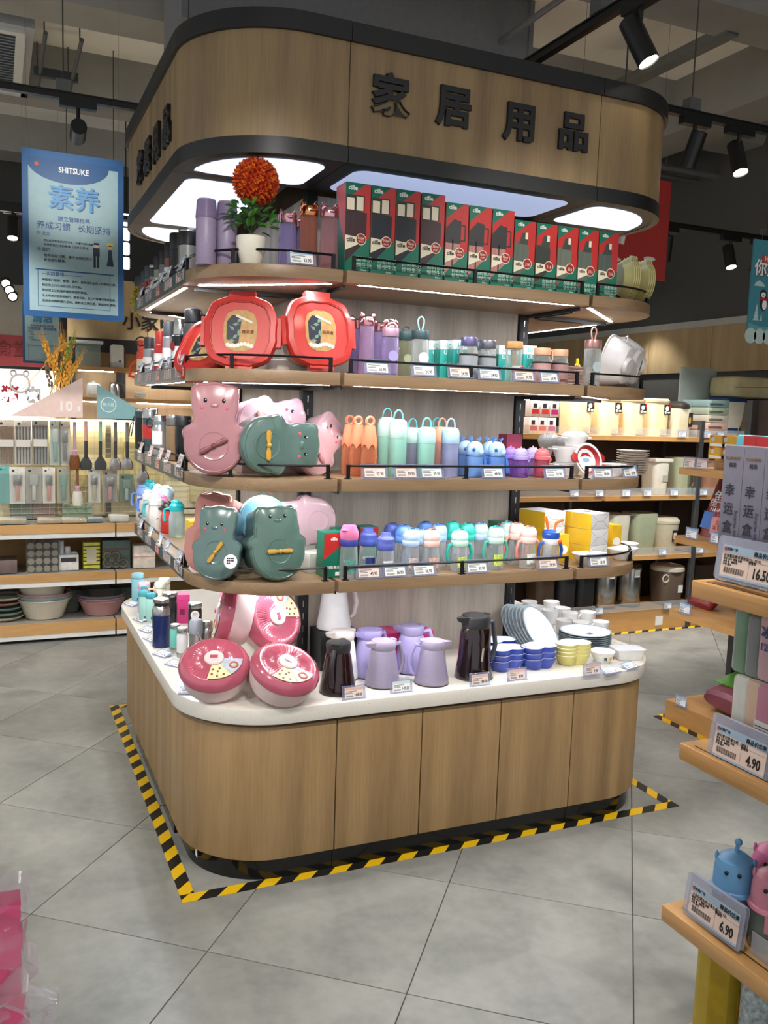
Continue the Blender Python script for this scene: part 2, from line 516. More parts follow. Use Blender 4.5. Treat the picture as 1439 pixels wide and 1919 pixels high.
def corner_shelf(z, sx, sy, label, group):
    t = T('shelf_board', label, 'shelf', (0, 0, z), 0, group=group)
    a = corner_args(SX0, SX1, SY0, SY1, sx, sy, .008)
    co = corner_outline(*a, SR)
    O('board', prism(co, -.042, 0, .0015), SHELFWOOD if sy < 0 else SHELFWOODY, t)
    x0, y0, xs, ys = a
    # diagonal light strip
    p, q = Vector((x0 - sx * .035, ys)), Vector((xs, y0 - sy * .03))
    d = (q - p); L_ = d.length - .06; c = (p + q) / 2
    O('light_strip', box(-L_ / 2, L_ / 2, -.008, .008, -.0428, -.0405), LED, t, (c.x, c.y, 0), (0, 0, math.atan2(d.y, d.x)))
    O('bracket', cat(tr(box(-.02, L_ * .5, -.003, .003, -.056, -.042), (xs + sx * .01, ys + sy * .024, 0), (0, 0, math.atan2(sy, 0))),
                     tr(box(-.02, L_ * .5, -.003, .003, -.056, -.042), (xs + sx * .024, ys + sy * .012, 0), (0, 0, math.atan2(0, sx)))), BLACK, t)
    ins = .014
    ro = SR - ins
    cx, cy = x0 - sx * SR, y0 - sy * SR
    pts = [(x0 - sx * ins, ys + (sy * .0) - (-sy) * .0)]
    pts = [(x0 - sx * ins, ys - (-sy) * .0 + sy * .02)] + [(cx + sx * ro * math.cos(k / 12 * PI / 2), cy + sy * ro * math.sin(k / 12 * PI / 2)) for k in range(13)] + [(xs + sx * .03, y0 - sy * ins)]
    m_ = pts[7]
    rail(t, pts, [pts[0], m_, pts[-1]])
    return t
for k, z in enumerate(SZ):
    mid_shelf(z, .5, SY0, 0, '%s oak shelf board between the front corners of the island' % SN[k], .41, 'island shelf boards')
    mid_shelf(z, SX0, .96, -PI / 2, '%s oak shelf board on the island side with promotion strips' % SN[k], .45, 'island shelf boards')
    mid_shelf(z, SX1, .96, PI / 2, '%s oak shelf board on the island side facing the snack shelves' % SN[k], .45, 'island shelf boards')
    mid_shelf(z, .5, SY1, PI, '%s oak shelf board on the back of the island' % SN[k], .41, 'island shelf boards')
    for nm, sx, sy in CORN:
        nm2 = {(-1, -1): 'at the front corner nearest the hanging poster', (1, -1): 'at the front corner nearest the bins', (-1, 1): 'at the rear corner nearest the utensil rack', (1, 1): 'at the rear corner nearest the bins'}[(sx, sy)]
        corner_shelf(z, sx, sy, '%s rounded oak shelf board %s' % (SN[k], nm2), 'island shelf boards')

# ---------------------------------------------------------------- header canopy
HX0, HX1, HY0, HY1, HR = -.49, 1.49, .047, 1.93, .36
HZ0, HZ1, HZ2, HZ3 = 2.435, 2.488, 2.813, 2.872
SIGNK = mat('#17171a', .4)
def ringwall(pts_out, d, z0, z1, closed_ends=True):
    """a thin wall following an open polyline of outline points (outer), thickness d inwards"""
    n = len(pts_out); inn = []
    for i in range(n):
        a = Vector(pts_out[max(0, i - 1)]); b = Vector(pts_out[min(n - 1, i + 1)])
        t_ = (b - a).normalized(); inn.append((pts_out[i][0] - t_.y * d, pts_out[i][1] + t_.x * d))
    poly = list(pts_out) + inn[::-1]
    area = sum(poly[i - 1][0] * poly[i][1] - poly[i][0] * poly[i - 1][1] for i in range(len(poly)))
    if area < 0: poly = poly[::-1]
    m = len(poly)
    V = [(x, y, z) for z in (z0, z1) for x, y in poly]
    F = [(i, (i + 1) % m, (i + 1) % m + m, i + m) for i in range(m)]
    for i in range(n - 1):
        j = m - 1 - i
        F += [(i, j, j - 1, i + 1), (i + m, i + 1 + m, j - 1 + m, j + m)]
    return V, F
def arcpts(x0, y0, xs, ys, r, n=18):
    sx = 1 if xs > x0 else -1; sy = 1 if ys > y0 else -1
    c = (x0 + sx * r, y0 + sy * r)
    p = [(x0, ys)] + [(c[0] - sx * r * math.cos(k / n * PI / 2), c[1] - sy * r * math.sin(k / n * PI / 2)) for k in range(n + 1)] + [(xs, y0)]
    return p if sx * sy > 0 else p[::-1]
def inset_corner(a, d, r):
    x0, y0, xs, ys = a
    sx = 1 if xs > x0 else -1; sy = 1 if ys > y0 else -1
    X0, X1 = sorted((x0 + sx * d, xs - sx * d * .7)); Y0, Y1 = sorted((y0 + sy * d, ys - sy * d * .7))
    big, sm = max(.05, r - d), .05
    # order of rrect corners: (x1,y1),(x0,y1),(x0,y0),(x1,y0)
    rs = [big if (cx < 0) == (sx > 0) and (cy < 0) == (sy > 0) else sm for cx, cy in ((1, 1), (-1, 1), (-1, -1), (1, -1))]
    return rrect(X0, X1, Y0, Y1, rs, 10)
for nm, sx, sy in CORN:
    nm2 = {(-1, -1): 'above the orange flower ball', (1, -1): 'nearest the bins', (-1, 1): 'at the back by the utensil rack', (1, 1): 'at the back by the bins'}[(sx, sy)]
    t = T('header_canopy', 'rounded corner of the oak header canopy ' + nm2, 'canopy', (0, 0, 0), group='header canopy sections')
    a = corner_args(HX0, HX1, HY0, HY1, sx, sy, .0015)
    O('fascia_panel', ringwall(arcpts(*a, HR), .018, HZ1, HZ2), OAK_DARK, t)
    e = corner_args(HX0 - .006, HX1 + .006, HY0 - .006, HY1 + .006, sx, sy, .0012)
    O('lower_band', ringwall(arcpts(*e, HR + .006), .03, HZ0, HZ1), BLACK, t)
    e = corner_args(HX0 - .014, HX1 + .014, HY0 - .014, HY1 + .014, sx, sy, .0012)
    O('upper_band', ringwall(arcpts(*e, HR + .014), .06, HZ2, HZ3), BLACK, t)
    O('soffit', prism(corner_outline(*a, HR), HZ0 + .002, HZ0 + .012), DARKGREY, t)
    O('light_panel', prism(inset_corner(a, .06, HR), HZ0 - .0005, HZ0 + .0015), LIGHTBOX, t)
    O('top_cover', prism(corner_outline(*a, HR), HZ2 + .01, HZ2 + .02), BLACK, t)
def mid_header(cx, cy, rz, label, lt=True):
    t = T('header_canopy', label, 'canopy', (cx, cy, 0), rz, group='header canopy sections')
    dd = .413
    O('fascia_panel', box(-.4985, .4985, 0, .018, HZ1, HZ2), OAK_DARK, t, key='hf')
    O('lower_band', box(-.4988, .4988, -.006, .024, HZ0, HZ1), BLACK, t, key='hlb')
    O('upper_band', box(-.4988, .4988, -.014, .046, HZ2, HZ3), BLACK, t, key='hub')
    O('soffit', box(-.4985, .4985, .002, dd, HZ0 + .002, HZ0 + .012), DARKGREY, t, key='hso')
    O('light_panel', prism(rrect(-.44, .44, .06, dd - .045, .05, 8), HZ0 - .0005, HZ0 + .0015), LIGHTBOX if lt else LIGHTDIM, t)
    O('top_cover', box(-.4985, .4985, .02, dd, HZ2 + .01, HZ2 + .02), BLACK, t, key='htc')
    return t
h = mid_header(.5, HY0, 0, 'straight oak header canopy with four black characters facing the camera', False)
for c, x, z in zip('家居用品', (.144, .383, .649, .878), (2.655, 2.66, 2.651, 2.652)):
    text(c, .14, SIGNK, h, (x - .5, -.006, z + .004), name='sign_character', ext=.006, off=.024, bev=.0012)
h = mid_header(HX0, .96, -PI / 2, 'straight oak header canopy with four black characters facing the poster')
for c, y in zip('家居用品', (1.19, .985, .775, .565)):
    text(c, .14, SIGNK, h, (.96 - y, -.006, 2.605), name='sign_character', ext=.006, off=.024, bev=.0012)
mid_header(HX1, .96, PI / 2, 'straight oak header canopy facing the snack shelves')
mid_header(.5, HY1, PI, 'straight oak header canopy on the back of the island')

# ---------------------------------------------------------------- ceiling, beams, walls
SLAB = mat('#f1f0e9', .8, amt=.05, scale=2)
CONC = mat('#94938e', .85, amt=.08, scale=3)
o = O('ceiling', box(-7, 9, -5, 10, 4.3, 4.5), SLAB, kind='structure'); o['label'] = 'grey painted concrete ceiling slab'
for k, (y0, y1) in enumerate([(-2.3, -1.9), (-.5, -.1), (1.35, 1.7), (3.14, 3.5), (4.85, 5.3), (6.8, 7.2)]):
    o = O('ceiling_beam', loft([[(x, y0 - .12, 4.3), (x, y0, 4.0), (x, y1, 4.0), (x, y1 + .02, 4.3)] for x in (-7, 9)]), CONC, kind='structure')
    o['label'] = 'dark painted concrete ceiling beam'
for x0, x1 in ((-3.2, -2.8), (3.9, 4.3)):
    o = O('ceiling_beam', box(x0, x1, -5, 10, 3.9, 4.3), CONC, kind='structure'); o['label'] = 'dark painted concrete cross beam'
o = O('wall_right', box(5.0, 5.12, -5, 10, 0, 4.4), mat('#5a5a58', .8), kind='structure'); o['label'] = 'dark painted shop wall'
FP = mat('#2c2c2e', .7)
for k in range(14):
    y = -2.0 + k * .85
    O('fascia_board', prism([(-.4235, 0), (.4235, 0), (.4235, .02), (-.4235, .02)], 2.08, 2.5, .001), FASCIA, o, (4.978, y, 0), (0, 0, PI / 2), key='fb')
O('fascia_cap', box(4.955, 5.0, -5, 10, 2.5, 2.56), mat('#c9c9c4', .6), o)
o = O('wall_back', box(-7, 9, 8.0, 8.12, 0, 4.4), mat('#4a4a4a', .8), kind='structure'); o['label'] = 'dark painted shop wall far behind'

# ---------------------------------------------------------------- lighting tracks, spotlights, ducts under the slab
TRACK = mat('#141414', .4)
def track(x0, y0, x1, y1, z, label, rods=()):
    d = Vector((x1 - x0, y1 - y0, 0)); L_ = d.length
    t = T('light_track', label, 'light track', (x0, y0, z), math.atan2(d.y, d.x))
    O('track_rail', cat(box(0, L_, -.018, .018, 0, .034), box(0, L_, -.024, .024, .028, .034)), TRACK, t)
    for s in rods:
        r_ = O('hanger_box', box(-.035, .035, -.028, .028, .034, .09), mat('#6d6d6a', .5, .4), t, (s, 0, 0))
        O('hanger_rod', tube([(0, 0, .09), (0, 0, 4.3 - z)], .004, 6), mat('#55554f', .5, .5), r_)
    return t
LENS = emis('#fff4dc', 30)
LENSOFF = mat('#3a3a38', .2)
def spot(x, y, z, aim, label, power=90, on=True, col=(1, .965, .91), cone=75, blend=.7, size=.05, base_rz=0, shaft=.1):
    """track head: adapter on the rail, short stem, black can turned towards aim"""
    t = T('track_spotlight', label, 'spotlight', (x, y, z), base_rz, group='track spotlights')
    O('adapter', lambda: box(-.09, .09, -.02, .02, -.035, 0), TRACK, t, key='spad')
    O('stem', lambda: tube([(0, 0, -.035), (0, 0, -.1)], .01, 8), TRACK, t, key='spst')
    d = (Vector(aim) - Vector((x, y, z - .15))).normalized()
    q = (-d).to_track_quat('Z', 'Y').to_euler()
    R_ = Matrix.Rotation(-base_rz, 3, 'Z') @ q.to_matrix()
    e = R_.to_euler()
    hd = O('lamp_head', lambda: lathe([(.0, .09), (.036, .09), (.04, .086), (.04, -.088), (.037, -.09), (.034, -.082), (.0, -.078)], 20), TRACK, t, (0, 0, -.15), e, key='sphd')
    O('lens', lambda: lathe([(0, -.083), (.034, -.083), (.034, -.0845), (0, -.0845)], 16), LENS if on else LENSOFF, hd, key='splens')
    if on:
        ld = bpy.data.lights.new('spot_beam', 'SPOT')
        ld.energy = power * .55; ld.color = col; ld.spot_size = math.radians(cone); ld.spot_blend = blend; ld.shadow_soft_size = size
        lo = bpy.data.objects.new('spot_beam', ld)
        COL.objects.link(lo); lo.parent = hd; lo.location = (0, 0, -.1)
    return t
track(-5.5, 2.2, 1.6, 2.2, 3.15, 'black lighting track behind the island above the blue poster', (1.6, 3.0, 4.77, 5.4))
track(1.1, -4.5, 1.1, 1.6, 3.15, 'black lighting track running overhead above the header front', (1.0, 2.6, 4.72))
track(1.75, .88, 4.9, .88, 3.15, 'black lighting track over the aisle in front of the bins', (.42, 1.6, 2.7))
track(1.7, 2.36, 4.9, 2.36, 3.0, 'black lighting track running above the bin shelves', (1.2, 2.6))
track(1.5, 4.33, 4.9, 4.33, 3.0, 'farthest black lighting track near the wood fascia', (1.0, 2.4))
track(-5.5, -1.7, 3.9, -1.7, 3.15, 'black lighting track across the aisle before the island', (1.0, 3.0, 5.0, 7.0))
track(-2.3, -4.5, -2.3, 2.0, 3.15, 'black lighting track over the side aisle', (1.0, 3.2))
track(-5.5, 5.2, 2.0, 5.2, 3.15, 'black lighting track over the appliance wall', (1.0, 3.0, 5.0))
# the heads one can see
spot(-.66, 2.2, 3.15, (-.62, 3.08, 2.95), 'black track spotlight right above the blue poster', 45, True, cone=60)
spot(1.1, -.02, 3.15, (2.0, -1.3, 0), 'large lit track spotlight at the top edge of the picture', 170, True, col=(.95, .96, 1), base_rz=PI / 2, cone=52)
spot(2.2, .88, 3.15, (2.0, 1.9, .3), 'black track spotlight turned away above the red board', 0, False)
spot(2.5, .88, 3.15, (2.3, -.4, 0), 'glaring track spotlight beside the turned-away one', 150)
spot(3.95, 2.36, 3.0, (3.7, 1.2, 0), 'glaring track spotlight over the aisle by the bins', 130)
spot(4.25, 2.36, 3.0, (4.0, 3.1, 1.2), 'dark tilted track spotlight over the aisle by the bins', 0, False)
spot(3.0, 4.33, 3.0, (3.0, 2.8, .8), 'small glaring spotlight under the red board', 90)
spot(4.45, 4.33, 3.0, (4.95, 4.2, 1.5), 'small glaring spotlight over the wood fascia', 60)
# heads over the aisles around the island, outside the picture
for k, (x, y, aim, p) in enumerate([(-3.2, -1.7, (-3.0, -.6, 0), 150), (-1.9, -1.7, (-.9, .3, .5), 170), (-.5, -1.7, (.0, -.1, .7), 190), (.5, -1.7, (.55, -.1, .8), 150), (1.6, -1.7, (1.4, -.2, .4), 170), (2.9, -1.7, (2.6, -.8, .5), 150), (.05, -1.7, (.62, -1.65, .6), 130)]):
    spot(x, y, 3.15, aim, '%s spotlight from one end of the track before the island' % ORD[k], p, cone=62, blend=.55)
for k, (y, aim, p) in enumerate([(-3.2, (-1.9, -2.9, 0), 120), (-.4, (-1.5, .3, 0), 170), (.9, (-1.0, 1.5, .3), 170), (1.8, (-1.7, 2.6, 0), 150)]):
    spot(-2.3, y, 3.15, aim, '%s spotlight of the track over the side aisle' % ORD[k], p, base_rz=PI / 2)
for k, (x, y, aim, p) in enumerate([(-2.4, 2.2, (-2.0, 3.4, .8), 150), (-1.3, 2.2, (-.9, 3.5, .9), 170), (.3, 2.2, (.0, 3.6, .9), 150)]):
    spot(x, y, 3.15, aim, '%s spotlight aimed at the utensil rack' % ORD[k], p)
for k, (x, aim, p) in enumerate([(-2.6, (-2.6, 6.3, 1.4), 150), (-.9, (-.8, 6.2, 1.4), 150), (.9, (.6, 6.0, 1.6), 150)]):
    spot(x, 5.2, 3.15, aim, '%s spotlight aimed at the appliance shelves' % ORD[k], p)
for k, (x, aim, p) in enumerate([(2.2, (2.6, 2.8, 1.0), 230), (2.8, (3.1, 2.75, .7), 230), (3.35, (3.6, 2.8, 1.2), 230)]):
    spot(x, 2.36, 3.0, aim, '%s spotlight turned to the bin shelves' % ORD[k], p)
spot(3.4, .88, 3.15, (3.2, .6, .6), 'spotlight at the far end of the aisle track', 150)

for k, (y, aim) in enumerate([(-2.9, (.6, -2.2, .8)), (-1.0, (.9, -1.5, .6))]):
    spot(1.1, y, 3.15, aim, '%s spotlight turned down to the nearest gondola' % ORD[k], 130, base_rz=PI / 2)
for k, (x, aim) in enumerate([(2.85, (3.2, 2.6, .5)), (3.75, (3.9, 2.6, .6))]):
    spot(x, .88, 3.15, aim, '%s added spotlight thrown low at the bin shelving' % ORD[k], 240, cone=50)  # heads added to brighten the lower bin rows
for k, (x, aim) in enumerate([(-.9, (-.25, .1, 2.0)), (.75, (.75, .1, 2.05))]):
    spot(x, -1.7, 3.15, aim, '%s added narrow spotlight aimed at the top shelf' % ORD[k], 150, cone=34, blend=.8)  # heads added to brighten the flower ball and cartons
# duct, tray and pipes under the slab
DUCT = mat('#7d7d80', .6, amt=.06)
tag(O('air_duct', cat(box(-.1, 2.13, 2.4, 2.95, 3.75, 4.28), box(2.13, 2.16, 2.38, 2.98, 3.73, 4.29)), DUCT), 'dark rectangular air duct behind the header', 'air duct')
tag(O('cable_tray', cat(box(3.04, 3.14, 1.6, 2.75, 3.98, 3.99), box(3.04, 3.05, 1.6, 2.75, 3.99, 4.04), box(3.13, 3.14, 1.6, 2.75, 3.99, 4.04), tube([(3.09, 1.65, 4.04), (3.09, 1.65, 4.3)], .006, 6), tube([(3.09, 2.6, 4.04), (3.09, 2.6, 4.3)], .006, 6)), mat('#7b7c7a', .5, .3)), 'pale metal cable tray hanging under the ceiling slab', 'cable tray')
tag(O('ceiling_pipe', cat(tube([(1.925, .4, 4.0), (1.925, 4.8, 4.0)], .02, 10), tube([(1.925, 1.0, 4.0), (1.925, 1.0, 4.3)], .005, 6)), mat('#77777a', .5, .2)), 'thin grey conduit pipe beside the air duct', 'pipe')
tag(O('sprinkler_pipe', cat(tube([(2.6, 3.65, 3.85), (5.0, 3.65, 3.85)], .028, 10), tube([(2.6, 3.9, 3.86), (5.0, 3.9, 3.86)], .018, 10), tube([(3.0, 3.65, 3.85), (3.0, 3.65, 4.295)], .006, 6), tube([(4.4, 3.65, 3.85), (4.4, 3.65, 4.295)], .006, 6)), mat('#7a7a7c', .5, .3)), 'pair of grey sprinkler pipes over the bin shelves', 'pipe')
hv = T('air_handler', 'white louvred air outlet hanging at the ceiling corner', 'air conditioner', (-1.35, 4.4, 3.98))
O('housing', box(-.55, .55, -.75, .7, .02, .3), mat('#a9abad', .5), hv)
O('grille_frame', cat(box(-.5, .5, -.68, -.62, 0, .02), box(-.5, .5, .57, .63, 0, .02), box(-.5, -.44, -.62, .57, 0, .02), box(.44, .5, -.62, .57, 0, .02)), mat('#d5d6d4', .4), hv)
for k in range(22):
    O('louvre', lambda: tr(box(-.44, .44, -.016, .016, -.001, .001), (0, 0, .012), (.5, 0, 0)), mat('#9aa0a6', .4), hv, (0, -.6 + k * .055, 0), key='louvre')
for k, x in enumerate((-.74, -.52)):
    tag(O('threaded_hanger', cat(tube([(x, 3.55, 3.95), (x, 4.8, 3.95)], .014, 8), tube([(x, 3.7, 3.95), (x, 3.7, 4.3)], .005, 6), tube([(x, 4.7, 3.95), (x, 4.7, 4.3)], .005, 6)), mat('#5f6060', .6, .4)), ('cable conduit next to the air outlet', 'cable conduit farther from the air outlet')[k], 'conduit')
tag(O('strut_channel', box(-.78, -.48, 4.3, 4.345, 3.93, 3.99), mat('#4a4f50', .5, .5)), 'short dark strut across the two cable conduits', 'strut')

# ---------------------------------------------------------------- product kit
Z1, Z2, Z3, Z4, ZC = 2.0915, 1.7525, 1.3915, 1.0375, .6225
def cyl(r, z0, z1, b=.003, r1=None):
    r1 = r if r1 is None else r1
    return [(r - b, z0), (r, z0 + b), (r1, z1 - b), (r1 - b, z1)]
def lring(prof, n=32):
    """closed ring of revolution, no caps"""
    p = list(prof) + [prof[0]]
    return loft([[(r * math.cos(2 * PI * i / n), r * math.sin(2 * PI * i / n), z) for i in range(n)] for r, z in p], False, False)
def LP(name, prof, m, t, n=20, key=None, **k):
    return O(name, (lambda: lathe(prof, n)), m, t, key=key or ('lp', tuple(prof), n), **k)
RED, GREEN, TEAL = mat('#c22a26', .35), mat('#0f6f57', .4), mat('#1d8f86', .4)
CREAM = mat('#eee3c8', .6)
BADGE = mat('#9e1f22', .5)
LILAC = mat('#9a8aa6', .4, amt=.06, scale=120)
PINKGOLD = mat('#d9a0a8', .12, .9, amt=.02)
GOLD = mat('#cf8a5a', .12, 1, amt=.02)

def decal(t, name, x0, x1, z0, z1, y, m, key=None):
    """flat print on a front face, facing -y"""
    return O(name, box(x0, x1, y - .0005, y, z0, z1), m, t, smooth=0, key=key)
def poly_decal(t, name, pts, y, m, key=None, th=.0005):
    return O(name, (lambda: tr(prism([(x, z) for x, z in pts], 0, th), (0, y, 0), (PI / 2, 0, 0))), m, t, smooth=0, key=key)
def disc_decal(t, name, x, z, r, y, m, th=.0006, sx=1, sz=1, n=20):
    return O(name, (lambda: tr(lathe([(r, 0), (r, th)], n, sx, sz), (0, 0, 0), (PI / 2, 0, 0))), m, t, (x, y, z), key=('dd', r, th, sx, sz, n), smooth=0)
def wrap_label(t, name, r, z0, z1, a0, a1, m, n=10, lift=.0006, r1=None):
    """a label wrapped round a bottle between angles (degrees, -90 faces the front)"""
    def g():
        ri, ro = r, r + lift
        A = [math.radians(a0 + (a1 - a0) * k / n) for k in range(n + 1)]
        V = [(q * math.cos(a), q * math.sin(a), z) for a in A for q, z in ((ri, z0), (ro, z0), (ro, z1), (ri, z1))]
        F = []
        for k in range(n):
            a, b = 4 * k, 4 * k + 4
            F += [(a + 1, b + 1, b + 2, a + 2), (a, a + 3, b + 3, b), (a, b, b + 1, a + 1), (a + 3, a + 2, b + 2, b + 3)]
        F += [(0, 1, 2, 3), (4 * n + 3, 4 * n + 2, 4 * n + 1, 4 * n)]
        return V, F
    return O(name, g, m, t, key=('wl', r, z0, z1, a0, a1, n, lift))

# price tag: clear holder, printed card, price figures
CARDB, CARDP, CARDY = mat('#a9c4dd', .5), mat('#d9b3a8', .5), mat('#c9d9de', .5)
HOLD = clear('#c4c9e2', .15)
def price_tag(loc, price, label, rz=0, tone='b', tilt=-.3, w=.1, h=.05, flat=False, text_on=True):
    t = T('price_tag', label, 'price tag', loc, rot=((-1.25 if flat else tilt), 0, rz) if True else None, group='price tags')
    t.rotation_mode = 'XYZ'
    k = (w, h)
    O('holder', lambda: cat(box(-w / 2, w / 2, -.0008, .0008, 0, h), box(-w / 2, w / 2, -.006, .0008, -.0015, 0), box(-w / 2, w / 2, -.0008, .004, h, h + .0015)), HOLD, t, key=('ph', k), smooth=0)
    cw, ch = w * .78, h * .8
    c = O('card', lambda: box(-cw / 2, cw / 2, -.0018, -.0010, h * .1, h * .1 + ch), PAPER if tone != 'p' else mat('#f0dcd4', .6), t, key=('pc', k), smooth=0)
    O('card_heading', lambda: box(-cw / 2, cw / 2, -.0023, -.0018, h * .1 + ch * .74, h * .1 + ch), {'b': CARDB, 'p': CARDP, 'y': CARDY}[tone], c, key=('pch', k), smooth=0)
    O('fine_print', lambda: cat(*[box(-cw * .45, -cw * .45 + cw * q, -.0022, -.0018, h * .1 + ch * z, h * .1 + ch * (z + .05)) for q, z in ((.6, .6), (.35, .48), (.4, .38))],
                               *[box(-cw * .42 + i * cw * .03, -cw * .42 + i * cw * .03 + cw * .015, -.0022, -.0018, h * .1 + ch * .08, h * .1 + ch * .24) for i in range(13)]), mat('#5a5a60', .7), c, key=('pfp', k), smooth=0)
    if text_on:
        text(price, ch * .42, INK, c, (cw * .24, -.0020, h * .1 + ch * .26), off=.02, sx=.72, name='price_figures', ext=.0002)
    return t

# vacuum flask / bottle families -------------------------------------------------
def flask(loc, label, r, h, body, cap, caph=.25, neck=None, lab=None, badge=False, rz=0, loop=None, name='vacuum_flask', category='flask', group=None, shoulder=.02, handle=None, lab_z=(.25, .55), captop=None, base=None):
    t = T(name, label, category, loc, rz, group)
    zb = h * (1 - caph)
    LP('body', [(r - .004, 0), (r, .004), (r, zb - shoulder), (r * .86 if shoulder > .005 else r, zb - .002), (r * .8, zb)], body, t)
    cr = r * (.86 if shoulder > .005 else 1.0)
    LP('cap', [(cr, zb), (cr, zb + .004), (cr, h - .006), (cr * .9, h)], cap, t)
    if captop: LP('cap_top', [(cr * 1.02, h - .012), (cr * 1.02, h - .003), (cr * .95, h + .002), (0, h + .002)], captop, t)
    if neck: LP('neck_ring', [(cr + .0012, zb - .002), (cr + .0018, zb + .006), (cr + .0012, zb + .014)], neck, t)
    if base: LP('base_ring', [(r - .003, 0), (r + .0008, .003), (r + .0008, h * .12), (r, h * .125)], base, t)
    if lab: wrap_label(t, 'paper_label', r, h * lab_z[0], h * lab_z[1], -150, -30 if not badge else -20, lab)
    if badge:
        a = -1.9
        O('badge', lambda: tr(lathe([(r * .55, 0), (r * .55, .001)], 16), (0, 0, 0), (PI / 2, 0, 0)), BADGE, t, (r * 1.02 * math.cos(a), r * 1.02 * math.sin(a) - .0004, h * lab_z[1]), (0, 0, a + PI / 2), key=('badge', r))
    if loop:
        O('carry_loop', tube(arc((0, 0, h - .002), r * .5, 0, 180, 10, ry=loop[1]), .0035, 8), loop[0], t)
    if handle:
        O('handle', tube([(r * .8, 0, h * .9), (r * 1.7, 0, h * .86), (r * 1.75, 0, h * .6), (r * .9, 0, h * .52)], .006, 8), handle, t)
    return t

def ears_bottle(loc, label, tint, cap, h=.235, r=.033, rz=0, group=None):
    """tall see-through bottle with a mirrored cat-eared lid"""
    t = T('cat_ear_bottle', label, 'water bottle', loc, rz, group)
    zb = h * .8
    LP('body', [(r * .95, 0), (r, .006), (r * .93, zb * .5), (r * .86, zb)], clear(tint, .2), t)
    LP('inner_wall', [(r * .7, .008), (r * .7, zb * .5), (r * .66, zb * .97)], clear(tint, .14), t)
    l = LP('lid', [(r * .92, zb), (r * .95, zb + .004), (r * .97, zb + .028), (r * .88, h - .012), (r * .5, h - .008), (0, h - .008)], cap, t)
    for s in (-1, 1):
        O('ear', lambda: loft([[(.011 * math.cos(2 * PI * i / 8) * q + .0, .006 * math.sin(2 * PI * i / 8) * q, z) for i in range(8)] for q, z in ((1, 0), (.85, .012), (.2, .024))]), cap, l, (s * r * .62, -.004, h - .018), (0, s * .2, 0), key='catear')
    O('muzzle', lambda: ball(.009, 1.2, .7, .8, 10, 6), cap, l, (0, -r * .92, zb + .018), key='catmuz')
    return t

def loop_bottle(loc, label, cap, loopm, tint='#dfe6e6', h=.165, r=.031, rz=0, sticker='#ccd3d6', group=None, lh=.05):
    t = T('loop_bottle', label, 'water bottle', loc, rz, group)
    zb = h * .82
    LP('body', [(r * .96, 0), (r, .004), (r, zb - .008), (r * .9, zb)], clear(tint, .12), t)
    LP('inner_wall', [(r * .86, .006), (r * .86, zb - .012), (r * .8, zb - .002)], clear(tint, .08), t)
    l = LP('cap', [(r * .98, zb), (r, zb + .002), (r, h - .003), (r * .96, h)], cap, t)
    O('carry_loop', tube([(-.004, 0, h - .004)] + arc((0, 0, h + lh * .62), .0125, 205, -25, 14, ry=lh * .36) + [(.004, 0, h - .004)], .003, 8), loopm, l)
    disc_decal(t, 'round_sticker', 0, h * .42, r * .62, -r * .98, mat(sticker, .5))
    return t

def sleeve_bottle(loc, label, cap, sleeve, h=.15, r=.034, rz=0, loopm=None, group=None):
    t = T('glass_bottle', label, 'water bottle', loc, rz, group)
    LP('glass_body', [(r * .92, 0), (r * .95, .004), (r * .95, h * .74), (r * .85, h * .8)], clear('#e6ecec', .12), t)
    LP('fabric_sleeve', [(r, .002), (r * 1.03, .006), (r * 1.03, h * .58), (r, h * .6)], sleeve, t)
    LP('elastic_trim', [(r * 1.04, h * .57), (r * 1.06, h * .58), (r * 1.06, h * .61), (r * 1.02, h * .62)], BLACK, t)
    l = LP('cap', [(r * .9, h * .8), (r * .93, h * .81), (r * .93, h - .003), (r * .9, h)], cap, t)
    if loopm: O('carry_strap', tube([(r * .8, -.01, h - .006), (r * 1.05, -.012, h - .01), (r * 1.1, -.014, h * .72), (r * .95, -.015, h * .62)], .0035, 6), loopm, l)
    return t

